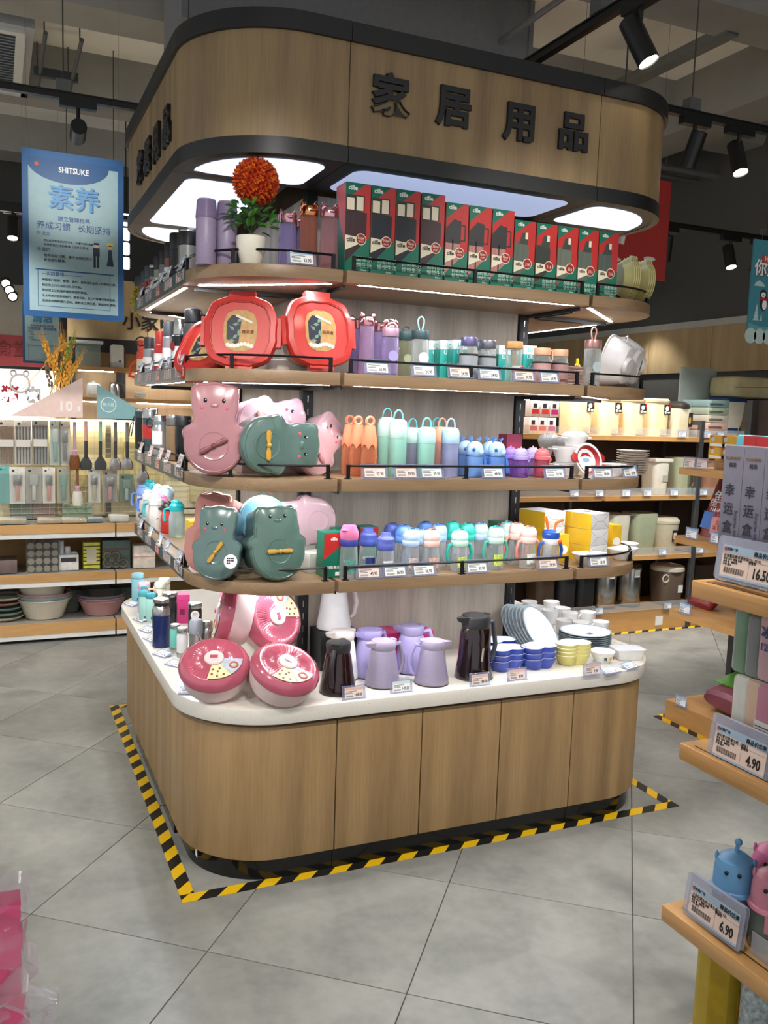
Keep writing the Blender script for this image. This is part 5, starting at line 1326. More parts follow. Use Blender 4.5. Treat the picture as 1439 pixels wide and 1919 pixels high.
# kids cups along the side of the lowest shelf
def kid_mug(loc, label, body, lid, strap, h=.165, r=.035, rz=-.9):
    t = T('kids_flask', label, 'kids bottle', loc, rz, 'kids flasks along the lowest shelf side')
    LP('body', [(r * .9, 0), (r, .005), (r, h * .55), (r * .86, h * .68), (r * .84, h * .74)], body, t)
    l = LP('lid', [(r * .86, h * .74), (r * .95, h * .76), (r * .95, h * .88), (r * .6, h * .98), (0, h)], lid, t)
    O('spout_cover', lambda: ball(.02, 1.2, .8, .7, 12, 6), lid, l, (0, -.008, h * .97), key='spoutc')
    O('carry_strap', lambda: tube([(-r * .8, -.01, h * .8), (-r * 1.5, -.02, h * .75), (-r * 1.5, -.025, h * .5), (-r * 1.25, -.025, h * .42)], .007, 8), strap, t, key=('kstrap', r, h))
    return t
GRY = mat('#d8d4cc', .4)
side4 = [((-0.34,1.168,1.038), clear('#bcd8d8', .35), mat('#1fa3a8', .35), mat('#1fa3a8', .4), .16, 'teal flip lid and clear printed body'), ((-0.35,1.311,1.038), mat('#c9342e', .4), mat('#2a1c1c', .35), BLACK, .14, 'red body, white dog print and black lid'),
         ((-0.37,1.379,1.038), mat('#e0609c', .35), mat('#f08ab8', .35), mat('#e87ab0', .4), .165, 'all-pink body with loop handle'), ((-0.4,1.361,1.038), GRY, mat('#e9e9e6', .35), mat('#38a8b0', .4), .165, 'off-white body and turquoise strap'),
         ((-0.4,1.547,1.038), GRY, mat('#f0efec', .35), mat('#4f7fd6', .4), .17, 'off-white body and bright blue strap'), ((-0.4,1.749,1.038), GRY, mat('#7f9fe0', .35), mat('#6a8fe0', .4), .175, 'off-white body and periwinkle lid'),
         ((-0.36,1.785,1.038), GRY, mat('#27a5ad', .35), mat('#27a5ad', .4), .2, 'tall teal flip lid behind'), ((-0.345,1.618,1.038), GRY, mat('#cfe0ee', .35), SKY, .19, 'pale blue lid behind'), ((-0.315,1.552,1.038), GRY, mat('#bfe4ee', .35), SKY, .19, 'icy blue lid at the back')]
for lo, b, l_, s_, hh, ds in side4:
    kid_mug(lo, 'kids flask with %s, lowest shelf side' % ds, b, l_, s_, hh)

# ---------------------------------------------------------------- on the quartz worktop
# flasks and pocket bottles along the side
def pocket(loc, label, body, lid, h=.14, w=.055, d=.035, rz=-.5, strap=None):
    """flat pocket bottle with rounded corners and a snap lid"""
    t = T('pocket_bottle', label, 'flask', loc, rz, 'pastel pocket flasks on the worktop')
    O('body', lambda: prism(rrect(-w / 2, w / 2, -d / 2, d / 2, d * .45, 5), 0, h * .8, .004), body, t, key=('pkb', w, d, h))
    O('lid', lambda: prism(rrect(-w / 2 - .001, w / 2 + .001, -d / 2 - .001, d / 2 + .001, d * .46, 5), h * .8, h, .008), lid, t, key=('pkl', w, d, h))
    O('clasp', lambda: box(-.006, .006, -.003, .003, -.012, .012), lid, t, (-w / 2 - .002, 0, h * .78), (0, 0, PI / 2), key='clasp')
    if strap: O('carry_strap', tube([(-w * .3, 0, h), (-w * .2, -.005, h + .016), (w * .2, -.005, h + .018), (w * .45, 0, h)], .005, 6), strap, t)
    O('care_label', lambda: box(-.007, .007, -.0005, 0, 0, .013), mat('#4a5560', .6), t, (w * .2, -d / 2, .012), key='carel')
    return t
AQ, LPK, MN, CRM = mat('#8cc3cc', .4), mat('#d9b3c4', .4), mat('#9cc9be', .4), mat('#dfe2cf', .4)
pocket((-0.427,1.739,0.623), 'aqua pocket flask farthest along the worktop', AQ, AQ, .15, .06, .05)
pocket((-0.432,1.497,0.623), 'pink and lilac pocket flask next to the aqua one', mat('#c4a8d6', .4), LPK, .15, .055, .045)
pocket((-0.454,1.336,0.623), 'mint pocket bottle with teal snap lid', MN, mat('#4fa9b0', .4), .145, .05, .035, strap=mat('#57b0b8', .4))
pocket((-0.426,1.317,0.623), 'mint pocket bottle with teal band and peach strap', MN, mat('#3f9aa3', .4), .135, .055, .04, strap=mat('#f0a88f', .5))
pocket((-0.363,1.454,0.623), 'cream pocket flask in front', CRM, CRM, .155, .055, .05)
pocket((-0.323,1.573,0.623), 'cream pocket flask behind', CRM, CRM, .15, .055, .05)
t = T('steel_bottle', 'large navy and steel flask with ridged lid', 'flask', (-0.457,0.874,0.623), -.4)
LP('body', [(.034, 0), (.036, .004), (.036, .135)], mat('#1c2b5e', .3, .3), t)
LP('steel_shoulder', [(.0362, .135), (.0362, .158), (.03, .172), (.028, .174)], STEEL, t)
LP('collar', [(.028, .174), (.0285, .186)], BLACK, t)
LP('lid', [(.03, .186), (.033, .188), (.033, .2), (.03, .203), (0, .203)], STEEL, t)
wrap_label(t, 'info_label', .036, .03, .08, 185, 215, PAPER)
t = T('steel_bottle', 'black and steel flask with cord behind the navy one', 'flask', (-0.388,1.062,0.623), -.4)
LP('body', [(.03, 0), (.032, .004), (.032, .13), (.028, .15)], mat('#4a4a4c', .25, .8), t)
LP('collar', [(.028, .15), (.03, .152), (.03, .17)], BLACK, t)
LP('lid', [(.032, .17), (.033, .172), (.033, .183), (.03, .186), (0, .186)], STEEL, t)
O('cord', tube([(-.03, -.01, .178), (-.05, -.03, .165), (-.055, -.04, .12), (-.045, -.035, .09)], .0025, 6), mat('#c9b48f', .8), t)
t = T('steel_bottle', 'short black flask with steel lid and white hang tag', 'flask', (-0.28,1.05,0.623), -.2)
LP('body', [(.028, 0), (.03, .004), (.03, .1), (.027, .115)], mat('#2d2b29', .35, .3), t)
LP('lid', [(.03, .115), (.031, .117), (.031, .132), (.028, .136), (0, .136)], STEEL, t)
O('hang_tag', lambda: tr(lathe([(.019, 0), (.019, .001)], 18), (0, 0, 0), (PI / 2, 0, 0)), PAPER, t, (0, -.032, .088))
O('tag_stamp', lambda: cat(*[box(-.01, .01 - .003 * k, -.0344, -.0338, .094 - .005 * k, .0955 - .005 * k) for k in range(3)]), BADGE, t)
for lo, hh, b, ds in [((-0.417,0.777,0.623), .115, '#6fc4b2', 'small mint flask with steel lid'), ((-0.405,0.692,0.623), .12, '#dfe0e0', 'small white flask with steel lid')]:
    t = T('steel_bottle', ds + ' beside the navy flask', 'flask', lo, 0)
    LP('body', [(.021, .02), (.022, .021), (.022, .085), (.018, .098)], mat(b, .4, .1), t)
    LP('base_ring', [(.02, 0), (.022, .003), (.022, .02)], STEEL, t)
    LP('lid', [(.02, .098), (.021, .1), (.021, hh - .004), (.019, hh), (0, hh)], STEEL, t)
t = T('steel_bottle', 'steel flask with grey capsule lid and wire bail', 'flask', (-0.344,0.721,0.623), .1)
LP('body', [(.026, 0), (.027, .003), (.027, .085)], STEEL, t)
LP('lid', [(.027, .085), (.0285, .087), (.0285, .13), (.022, .142), (0, .144)], mat('#8d9098', .4), t)
O('wire_bail', tube([(-.005, -.03, .1), (.01, -.033, .07), (.02, -.028, .03)], .003, 6), mat('#a5a8ae', .4), t)
LP('knob', [(.006, 0), (.006, .004), (0, .005)], mat('#8d9098', .4), t, loc=(-.004, -.028, .1), rot=(PI / 2, 0, 0))
flask((-0.296,0.731,0.623), 'bright steel flask just behind the nearest pink box', .026, .13, STEEL, STEEL, .2, name='steel_bottle')
PKB = mat('#d1387e', .4)
def pink_carton(loc, label, w, d, h, rz=0):
    t = T('pink_carton', label, 'box', loc, rz, 'magenta cartons on the worktop')
    O('box_body', lambda: rbox(w, d, h, .001, 1), PKB, t, key=('pkc', w, d, h))
    O('lid_fold', lambda: cat(box(-.0006, .0006, -d / 2, d / 2, h, h + .0006), box(-w / 2, w / 2, -d / 2 - .0006, -d / 2, h * .8, h * .81)), mat('#b02a66', .5), t, key=('pkf', w, d, h), smooth=0)
    decal(t, 'dark_print', -w * .1, w * .2, h * .3, h * .5, -d / 2 - .0004, mat('#7a1d4a', .5), key=('pkd', w, d, h))
    return t
pink_carton((-0.297,1.269,0.623), 'bright pink carton between the side flasks', .075, .075, .135, -.2)
pink_carton((-.13, .42, ZC), 'pink carton standing behind the short black flask', .07, .07, .15, 0)
pink_carton((0.286,0.37,0.623), 'wide magenta carton behind the lilac jugs, nearer the white jug', .16, .12, .135, .03)
pink_carton((0.447,0.37,0.623), 'wide magenta carton behind the lilac jugs, nearer the big dark jug', .16, .12, .135, -.02)

# pink round snack trays
LIDP, BASEP = mat('#b25468', .22, coat=.6), mat('#e6cdcb', .35)
def snack_tray(loc, label, rot, spin=0):
    t = T('round_snack_tray', label, 'snack tray', loc, rot=rot, group='pink round snack trays'); t.scale = (1.08,) * 3
    O('base', lambda: lathe([(.085, -.07), (.09, -.068), (.1, -.052), (.108, -.008), (.108, 0)], 48), BASEP, t, key='stb')
    n = 96
    l = O('lid', lambda: loft([[((q - (fl_ if i % 2 else 0)) * math.cos(2 * PI * i / n), (q - (fl_ if i % 2 else 0)) * math.sin(2 * PI * i / n), z - (fz if i % 2 else 0)) for i in range(n)] for q, z, fl_, fz in ((.109, -.004, 0, 0), (.1125, 0, 0, 0), (.1125, .012, 0, 0), (.105, .028, 0, 0), (.092, .037, 0, .0), (.088, .037, 0, .003), (.05, .039, 0, .003), (.03, .04, 0, 0))]), LIDP, t, key='stl')
    k_ = O('knob', lambda: lathe([(.031, .039), (.031, .043), (.028, .046), (0, .047)], 28), BASEP, l, key='stk')
    O('knob_button', lambda: box(-.012, .012, -.005, .005, .046, .05), LIDP, k_, (0, 0, 0), (0, 0, spin), key='stkb')
    def sector(a0, a1, r0=.032, r1=.09, z=.0405):
        A = [math.radians(a0 + (a1 - a0) * k / 10) for k in range(11)]
        pts = [(r0 * math.cos(a), r0 * math.sin(a)) for a in A] + [(r1 * math.cos(a), r1 * math.sin(a)) for a in reversed(A)]
        V = [(x, y, zz) for zz in (z - .002, z) for x, y in pts]; m_ = len(pts)
        F = [(m_ + i, m_ + i + 1, m_ + m_ - 2 - i, m_ + m_ - 1 - i) for i in range(10)] + [((i + 1) % m_, i, i + m_, (i + 1) % m_ + m_) for i in range(m_)]
        return V, F
    O('cream_print', lambda: sector(-100, -50), mat('#e3d3a5', .5, amt=.12, scale=80), l, (0, 0, 0), (0, 0, spin), key='stp1')
    g_ = O('grey_print', lambda: sector(-49, -2), mat('#b3bccb', .5, amt=.2, scale=60), l, (0, 0, 0), (0, 0, spin), key='stp2')
    O('dish_print', lambda: cat(ring(.012, .0035, 20, 5, (.063, -.03, .0405))), mat('#b5643a', .5), g_, key='stp3')
    O('biscuit_print', lambda: cat(*[tr(lathe([(.004, .0405), (.004, .041)], 8), (r_ * math.cos(math.radians(a)), r_ * math.sin(math.radians(a)), 0), (0, 0, a)) for r_, a in ((.05, -90), (.07, -92), (.08, -80), (.06, -75), (.078, -64), (.05, -66))]), mat('#6a4a38', .6), l, (0, 0, 0), (0, 0, spin), key='stp4')
    return t
snack_tray((-0.399,0.152,0.735), 'pink round snack tray propped at the worktop corner', (.5, 0, -.3), .0)
snack_tray((-0.186,0.033,0.735), 'pink round snack tray propped beside the dark red jug', (.5, 0, .3), -.9)
snack_tray((-0.156,0.3,0.853), 'pink round snack tray standing behind with lid to the front', (1.15, 0, .35), 1.6)
snack_tray((-0.304,0.33,0.876), 'pink round snack tray standing on edge showing its pale base', (1.35, 0, -1.75), 0)
tag(O('stand_box', rbox(.1, .1, .09, .002, 1), mat('#cbb9ab', .5), None, (-.235, .175, ZC)), 'beige box propping up the two nearest snack trays', 'box')
tag(O('dark_riser', rbox(.16, .13, .15, .003, 1), BLACK, None, (0.134,0.4,0.623)), 'black riser under the tall white jug', 'riser')

# jugs
def jug(loc, label, body, lid, handle, h=.19, rb=.06, rt=.034, ha=0, rz=0, spout=True, logo=None, group='insulated jugs', base=None):
    t = T('insulated_jug', label, 'jug', loc, rz, group)
    rb *= 1.13; rt *= 1.15
    zb = h * .8
    LP('body', [(rb * .96, 0), (rb, .004), (rb * .99, .02), (rb * .86, zb * .45), (rt * 1.12, zb * .9), (rt, zb)], body, t, 32)
    LP('base_ring', [(rb * .94, -.0005), (rb * 1.01, .0), (rb * 1.01, .004), (rb * .98, .0045)], base or DARKGREY, t, 32)
    l = LP('lid', [(rt, zb), (rt * 1.04, zb + .002), (rt * 1.1, h - .01), (rt * 1.02, h - .002), (rt * .5, h), (0, h)], lid, t, 28)
    if spout: O('spout', lambda: loft([[(rt * .6, -rt * .5, zb + .004), (rt * .6, rt * .5, zb + .004), (rt * .6, rt * .6, h - .004), (rt * .6, -rt * .6, h - .004)], [(rt * 1.6, -rt * .12, h - .02), (rt * 1.6, rt * .12, h - .02), (rt * 1.7, rt * .16, h - .006), (rt * 1.7, -rt * .16, h - .006)]]), lid, l, (0, 0, 0), (0, 0, ha + PI), key=('spout', rt, h))
    O('press_tab', lambda: rbox(.02, .03, .008, .004, 2), lid, l, (math.cos(ha) * rt * .95, math.sin(ha) * rt * .95, h - .007), (0, 0, ha), key='ptab')
    O('handle', lambda: tube([(rt * .8, 0, zb + .008), (rt * 1.6, 0, zb + .014), (rb * 1.25, 0, zb * .88), (rb * 1.38, 0, zb * .6), (rb * 1.25, 0, zb * .32), (rb * 1.02, 0, zb * .24)], .008, 10, rad=[.007, .009, .0095, .009, .0085, .006]), handle, t, (0, 0, 0), (0, 0, ha), key=('jh', rt, rb, h))
    if logo: text(logo[0], .014, logo[1], t, (0, -rb * .93, zb * .2), (PI / 2 + .15, 0, 0), name='maker_mark')
    return t
BURG, LIL, LILG = mat('#2a1214', .15, .3, coat=.6), mat('#a99fd0', .35, .1, amt=.06, scale=200), mat('#9d93ab', .35, .2, amt=.06, scale=200)
DKL = mat('#2b2a2c', .4)
jug((0.033,0.092,0.623), 'dark red glossy jug with handle to the front, nearest the snack trays', BURG, DKL, DKL, .185, .058, .036, ha=-2.2)
jug((0.106,0.24,0.623), 'white jug with beige lid just behind the dark red one', WHITE, mat('#d9cfc8', .4), WHITE, .185, .056, .036, ha=.1)
rz_ = (0.13,0.4,0.773)
jug((rz_[0], rz_[1], ZC + .1512), 'tall white jug raised on the black riser', mat('#e6e4e2', .35), mat('#d9cfc8', .4), mat('#d9cfc8', .4), .2, .06, .038, ha=.0)
jug((0.219,0.116,0.623), 'greyish lilac jug at the front with handle to the side', LILG, mat('#a89cb4', .35), LILG, .17, .057, .038, ha=.15, logo=('nzn', mat('#6a5f78', .5)))
jug((0.406,0.082,0.623), 'greyish lilac jug at the front with spout to the side', LILG, mat('#a89cb4', .35), LIL, .165, .057, .036, ha=PI - .3)
jug((0.216,0.24,0.623), 'bright lilac jug in the second rank behind the front one', LIL, mat('#9a8fc4', .35), LIL, .18, .056, .038, ha=.3)
jug((0.394,0.24,0.623), 'bright lilac jug in the second rank between the two front ones', LIL, mat('#8f86a8', .35), LIL, .185, .056, .038, ha=-.3, logo=('nzn', mat('#7a6fa0', .5)))
j = jug((0.596,0.098,0.623), 'tall brown-black glossy jug with grey grip', mat('#1d0d0c', .12, .2, coat=.7), DKL, mat('#3a4048', .45), .245, .065, .045, ha=.15, logo=('cille', PAPER))
O('level_window', lambda: box(-.004, .004, -.0012, 0, 0, .06), mat('#b9a8a0', .2), j, (-.004, -.062, .07), (.14, 0, 0))

# melamine bowls and plates
BLUE = mat('#2240a4', .25, coat=.4)
def clover_g(s=1.0, h=.042):
    f = lambda q: union_outline([(-.028 * q, 0, .036 * q), (.028 * q, 0, .036 * q), (0, .014 * q, .034 * q)], (0, 0), 40)
    return loft([R3(f, .72 * s, 0), R3(f, .78 * s, .003), R3(f, .95 * s, h * .7), R3(f, 1.02 * s, h), R3(f, .98 * s, h + .0005), R3(f, .9 * s, h * .7), R3(f, .7 * s, .006)])
WIN = mat('#dfe3ee', .3)
def clover_bowl(loc, label, col, group, rz=0, s=1.0):
    t = T('melamine_bowl', label, 'bowl', loc, rz, group)
    O('outside', lambda: clover_g(s), col, t, key=('clv', s))
    O('white_lining', lambda: tr(clover_g(s * .95, .041), (0, 0, .0015)), WIN, t, key=('clvi', s))
    return t
for nm, lo in (('nearer the tall jug', (0.771,0.144,0.623)), ('nearer the yellow bowls', (0.912,0.13,0.623))):
    for k in range(3):
        clover_bowl((lo[0], lo[1], ZC + k * .0235), 'blue clover bowl, %s in the front stack %s' % (('bottom', 'middle', 'top')[k], nm), BLUE, 'blue clover bowls', .1, 1.28)
lo = (0.806,0.26,0.623)
for k in range(3):
    clover_bowl((lo[0], lo[1], ZC + k * .0235), 'blue clover bowl, %s in the stack half hidden by the jug handle' % ('bottom', 'middle', 'top')[k], BLUE, 'blue clover bowls', .1, 1.2)
YBW = mat('#d9cf7d', .3)
lo = (1.08,0.132,0.623)
for k in range(4):
    clover_bowl((lo[0], lo[1], ZC + k * .0155), 'pale yellow bear-ear bowl, %s from the bottom of its stack' % ORD[k], YBW, 'pale yellow bowls', 0, 1.25)
t = T('printed_bowl', 'white child bowl with small printed figures', 'bowl', (1.217,0.114,0.623))
O('outside', bowl_g(.052, .046, .6), CHINA, t)
for a, c in ((-110, '#4a4a44'), (-80, '#c9a23a'), (-55, '#a8563a')):
    O('printed_figure', tr(box(-.006, .006, -.0008, 0, 0, .018), (.047 * math.cos(math.radians(a)), .047 * math.sin(math.radians(a)), .016), (-.25, 0, math.radians(a + 90))), mat(c, .5, amt=.5, scale=200), t)
t = T('baking_dish', 'white rectangular dish with clear wrap at the worktop end', 'dish', (1.353,0.121,0.623), -.2)
O('dish', lambda: (lambda f: loft([R3(f, .8, 0), R3(f, .85, .003), R3(f, 1, .04), R3(f, 1.06, .042), R3(f, 1.06, .045), R3(f, .96, .044), R3(f, .8, .006)]))(lambda q: rrect(-.062 * q, .062 * q, -.042 * q, .042 * q, .012 * q, 4)), CHINA, t)
O('clear_wrap', box(-.066, .066, -.045, .045, .0455, .0462), clear('#dfe8f2', .25), t)
lo = (1.275,0.247,0.623)
PLT, RIMG = mat('#e9eaea', .25, coat=.3), mat('#8296a0', .35)
def plate(loc, label, rot=(0, 0, 0), group='grey-rimmed plates', r=.115):
    t = T('dinner_plate', label, 'plate', loc, rot=rot, group=group)
    O('dish', lambda: lathe([(r * .55, 0), (r * .58, .002), (r * .75, .006), (r * .97, .014), (r * .96, .0155), (r * .72, .009), (r * .55, .005), (0, .005)], 40), PLT, t, key=('pld', r))
    O('grey_rim', lambda: lring([(r * .965, .013), (r, .0145), (r, .0165), (r * .93, .0158)], 40), RIMG, t, key=('plr', r))
    return t
for k in range(7):
    q = plate((lo[0] + .03, lo[1] + .105, ZC + k * .0088), 'grey-rimmed plate, %s from the bottom of the flat stack' % ORD[k])
    if k == 6: O('blue_sticker', box(-.016, .016, -.011, .011, .0052, .0058), mat('#2c3a78', .5), q, (.01, -.02, 0), (0, 0, .4))
l0 = (1.017,0.3,0.755)
for k in range(7):
    plate((l0[0] - .062 + k * .0108, l0[1] + .066 - .0110 * k, ZC + .094 + .0006 * k), 'grey-rimmed plate, %s in the row leaning on the upright' % ORD[k], (.92, 0, .55), r=.115)
mugs = [((1.405,0.952,0.623), 0), ((1.38,0.841,0.623), 0), ((1.517,0.921,0.623), 0), ((1.391,0.746,0.623), 0), ((1.482,0.777,0.623), 0), ((1.459,0.682,0.623), 0), ((1.554,0.666,0.623), 0), ((1.34,0.559,0.623), 0), ((1.392,0.502,0.623), 0), ((1.49,0.483,0.623), 0)]
md = ['farthest back by the upright', 'second by the upright', 'at the back of the group', 'in the second row by the upright', 'in the middle of the second row', 'in the middle behind the printed ones', 'in the far row by the bins', 'with orange print, nearest the plates', 'with red print in the front row', 'with magenta print at the outer end']
for k, (lo, up) in enumerate(mugs):
    t = T('white_mug', 'white mug ' + md[k], 'mug', (lo[0], lo[1], ZC + (.06 if up else 0)), 0, 'white mugs')
    O('cup', lambda: lathe([(.03, 0), (.033, .003), (.038, .04), (.041, .066), (.039, .066), (.036, .04), (.03, .006), (0, .006)], 28), CHINA, t, key='mug')
    O('handle', lambda: tube(arc((0, 0, .036), .016, -90, 90, 10, ry=.02), .0038, 8), CHINA, t, (.037 if k % 3 else -.037, 0, 0), (0, 0, 0 if k % 3 else PI), key='mugh')
    if k >= 7:
        O('printed_picture', lambda: tr(box(-.014, .014, -.0008, 0, 0, .024), (0, -.0385, .018), (-.08, 0, 0)), mat(('#c98f3a', '#b8453a', '#b8307a')[k - 7], .5, amt=.5, scale=160), t)
    if up: tag(O('mug_riser', rbox(.07, .07, .06, .002, 1), CHINA, None, (lo[0], lo[1], ZC)), 'small white block under the highest mug', 'riser')

# price tags on the worktop
for lo, p, ds, tn in [((0.059,-0.003,0.623), '168.00', 'dark red jug', 'p'), ((0.248,0.009,0.623), '149.00', 'front lilac jugs', 'y'), ((0.563,-0.009,0.623), '188.00', 'tall brown-black jug', 'p'), ((0.734,0.004,0.623), '8.90', 'blue clover bowls', 'p'), ((1.06,-0.029,0.623), '9.90', 'pale yellow bowls', 'p')]:
    price_tag(lo, p, 'upright price tag on the worktop before the ' + ds, tone=tn, tilt=-.15, w=.088, h=.046)
for k, (lo, rz, ds) in enumerate([((-0.485,1.662,0.624), -1.2, 'aqua pocket flask'), ((-0.489,1.331,0.624), -1.2, 'mint pocket bottles'), ((-0.492,1.128,0.624), -1.2, 'cream pocket flasks'), ((-0.496,0.97,0.624), -1.2, 'cord flask'), ((-0.493,0.723,0.624), -1.1, 'navy flask'), ((-0.468,0.57,0.624), -1.0, 'small white flask'), ((-0.471,0.217,0.624), -.35, 'corner snack tray'), ((1.155,-0.041,0.624), .1, 'printed child bowl'), ((1.277,-0.012,0.624), .25, 'wrapped dish')]):
    price_tag(lo, ('26.90', '39.90', '42.90', '45.90', '69.90', '39.90', '79.90', '12.90', '15.90')[k], 'price tag lying flat on the worktop beside the ' + ds, rz=rz, flat=True, w=.08, h=.045)

# promotion strips and tags along the side shelf edges
PROMO, PROMO2 = mat('#39565c', .4, amt=.25, scale=12), mat('#a8302c', .4)
for k, z in enumerate(SZ[:]):
    nm = SN[k]
    t = T('promotion_strip', 'dark green promotion strip on the side edge of the %s shelf' % nm, 'promotion strip', (SX0 - .0035, 0, z - .038))
    O('strip', box(0, .002, .40, 1.60, 0, .05), PROMO, t, smooth=0)
    for i, s in enumerate(('品质生活', '会员专享', '正品', '超值特惠', '新品上市')):
        y = .47 + (4 - i) * .235
        if i == 2: O('red_patch', box(-.0006, 0, y - .06, y + .06, .006, .044), PROMO2, t, smooth=0)
        text(s, .04, mat('#e3c9c4', .5), t, (-.0012, y, .025), (PI / 2, 0, -PI / 2), off=.01, name='promo_lettering')
    for i, y in enumerate((.46, .72, .88, 1.12, 1.4)):
        price_tag((SX0 - .008, y, z + .012), '39.90', '%s price tag along the side rail of the %s shelf' % (ORD[i], nm), rz=-PI / 2, tone='b' if k != 2 else 'p', w=.085, h=.046, text_on=i < 2)

# ---------------------------------------------------------------- hanging posters
BLUE1, BLUE2, PALEB = mat('#1a5388', .5), mat('#154a7d', .5), mat('#8fabb3', .6)
def poster(x0, x1, z0, z1, y, label, big, rows, top, extra=True):
    w, h = x1 - x0, z1 - z0; cx = (x0 + x1) / 2
    t = T('hanging_poster', label, 'poster', (cx, y, z0), 0)
    O('board', box(-w / 2, w / 2, 0, .006, 0, h), BLUE1, t, smooth=0)
    O('pale_field', box(-w * .44, w * .44, -.0012, 0, h * .035, h * .93), PALEB, t, smooth=0)
    O('blue_arc', tr(prism([(-w * .44, h * .955)] + [(w * .40 * math.cos(a) - w * .05, h * .93 + h * .115 * math.sin(a)) for a in [PI + k * PI / 14 for k in range(15)]] + [(w * .44, h * .93), (w * .44, h * .955)], 0, .0008), (0, -.0012, 0), (PI / 2, 0, 0)), BLUE2, t, smooth=0)
    if top: text(top, h * .048, PAPER, t, (.0, -.0028, h * .895), off=.015, sx=.85)
    text(big, h * .155, mat('#1f3f66', .5), t, (.008 * w / .6, -.0022, h * .715), off=.012, name='title_shadow')
    text(big, h * .155, mat('#3f84b8', .5), t, (0, -.0034, h * .72), off=.012, name='title')
    for s, z, sz, x, al, m_ in rows:
        text(s, h * sz, m_, t, (x * w, -.0022, h * z), align=al, off=.005)
    O('heavy_rule', box(-w * .38, w * .4, -.0020, -.0012, h * .283, h * .291), BLUE1, t, smooth=0)
    O('outline_box', cat(box(-w * .36, -w * .355, -.0018, -.0012, h * .065, h * .283), box(-w * .36, w * .36, -.0018, -.0012, h * .063, h * .066), box(w * .355, w * .36, -.0018, -.0012, h * .065, h * .283)), BLUE1, t, smooth=0)
    if extra:
        O('emblem', lathe([(.012, 0), (.012, .0008)], 12), mat('#b5473a', .5), t, (-w * .36, -.0024, h * .915), (PI / 2, 0, 0))
        f = O('printed_figure', cat(box(-.02, .02, -.0022, -.0012, .07, .12), box(-.017, -.003, -.0022, -.0012, 0, .07), box(.003, .017, -.0022, -.0012, 0, .07)), mat('#26303c', .6), t, (w * .22, 0, h * .325), smooth=0)
        O('figure_head', tr(lathe([(.015, 0), (.015, .001)], 14), (0, -.0012, .135), (PI / 2, 0, 0)), mat('#d9b59a', .6), f)
        O('figure_hair', tr(prism([(-.016, 0), (.016, 0), (.014, .012), (-.014, .012)], 0, .0006), (0, -.0024, .138), (PI / 2, 0, 0)), INK, f)
        f = O('printed_figure', tr(prism([(-.022, 0), (.022, 0), (.012, .06), (.01, .1), (-.01, .1), (-.012, .05)], 0, .001), (0, -.0012, .02), (PI / 2, 0, 0)), mat('#22384f', .6), t, (w * .36, 0, h * .32), smooth=0)
        O('figure_head', tr(lathe([(.014, 0), (.014, .001)], 14), (0, -.0012, .135), (PI / 2, 0, 0)), mat('#d9b59a', .6), f)
        O('speech_bubble', tr(lathe([(.024, 0), (.024, .001)], 16, 1, .45), (w * .23, -.0012, h * .49), (PI / 2, 0, 0)), mat('#7fa6b8', .6), t)
        O('speech_bubble', tr(lathe([(.022, 0), (.022, .001)], 16, 1, .5), (w * .36, -.0012, h * .475), (PI / 2, 0, 0)), mat('#d8c24a', .6), t)
    O('hanging_wire', cat(tube([(-w * .45, .003, h), (-w * .45, .003, 4.3 - z0)], .0012, 5), tube([(w * .45, .003, h), (w * .45, .003, 4.3 - z0)], .0012, 5)), STEEL, t)
    return t
NB, BT = mat('#1e3f80', .6), mat('#1b1f2a', .6)
poster(-.906, -.318, 2.134, 3.115, 3.1, 'blue bordered staff training poster hanging beside the header, spotlit at its top', '素养', [
    ('建立管理根基', .60, .032, .0, 'CENTER', NB), ('养成习惯', .552, .05, -.2, 'CENTER', NB), ('长期坚持', .552, .05, .2, 'CENTER', NB), ('▣ 定义', .503, .024, -.36, 'LEFT', NB),
    ('每位成员养成良好的习惯，并遵守规则做事，', .463, .0155, -.30, 'LEFT', BT), ('培养积极主动的精神（也称习惯性）。', .437, .0175, -.30, 'LEFT', BT), ('▣ 目的', .408, .024, -.36, 'LEFT', NB),
    ('培养有好习惯、遵守规则的员工，', .372, .0205, -.30, 'LEFT', BT), ('营造团队精神。', .345, .0205, -.30, 'LEFT', BT), ('—实践要领————', .263, .026, -.32, 'LEFT', NB),
    ('持续推行整理、整顿、清扫，直到成为全员工共有的习惯。', .225, .0175, -.32, 'LEFT', BT), ('制定员工行为准则及礼仪守则。', .193, .0175, -.32, 'LEFT', BT), ('帮助员工达到修养最低限度的要求。', .161, .0175, -.32, 'LEFT', BT),
    ('企业视觉识别系统推行，教育训练，员工严格遵守规章制度。', .129, .0168, -.32, 'LEFT', BT), ('推进各种精神提升活动，培养员工责任感，铸造团队精神。', .097, .0175, -.32, 'LEFT', BT)], 'SHITSUKE')
poster(-.853, -.545, 1.93, 2.45, 5.3, 'smaller blue bordered poster half hidden below the spotlit one', '清洁', [
    ('维持现有清洁的工作制度', .60, .032, .0, 'CENTER', NB), ('形成制度', .552, .05, -.2, 'CENTER', NB), ('贯彻到底', .552, .05, .2, 'CENTER', NB), ('▣ 定义', .503, .024, -.36, 'LEFT', NB), ('维持整理、整顿、清扫的成果', .463, .0175, -.30, 'LEFT', BT), ('▣ 目的', .408, .024, -.36, 'LEFT', NB), ('认真维护并坚持整理', .372, .0205, -.30, 'LEFT', BT)], None, False)

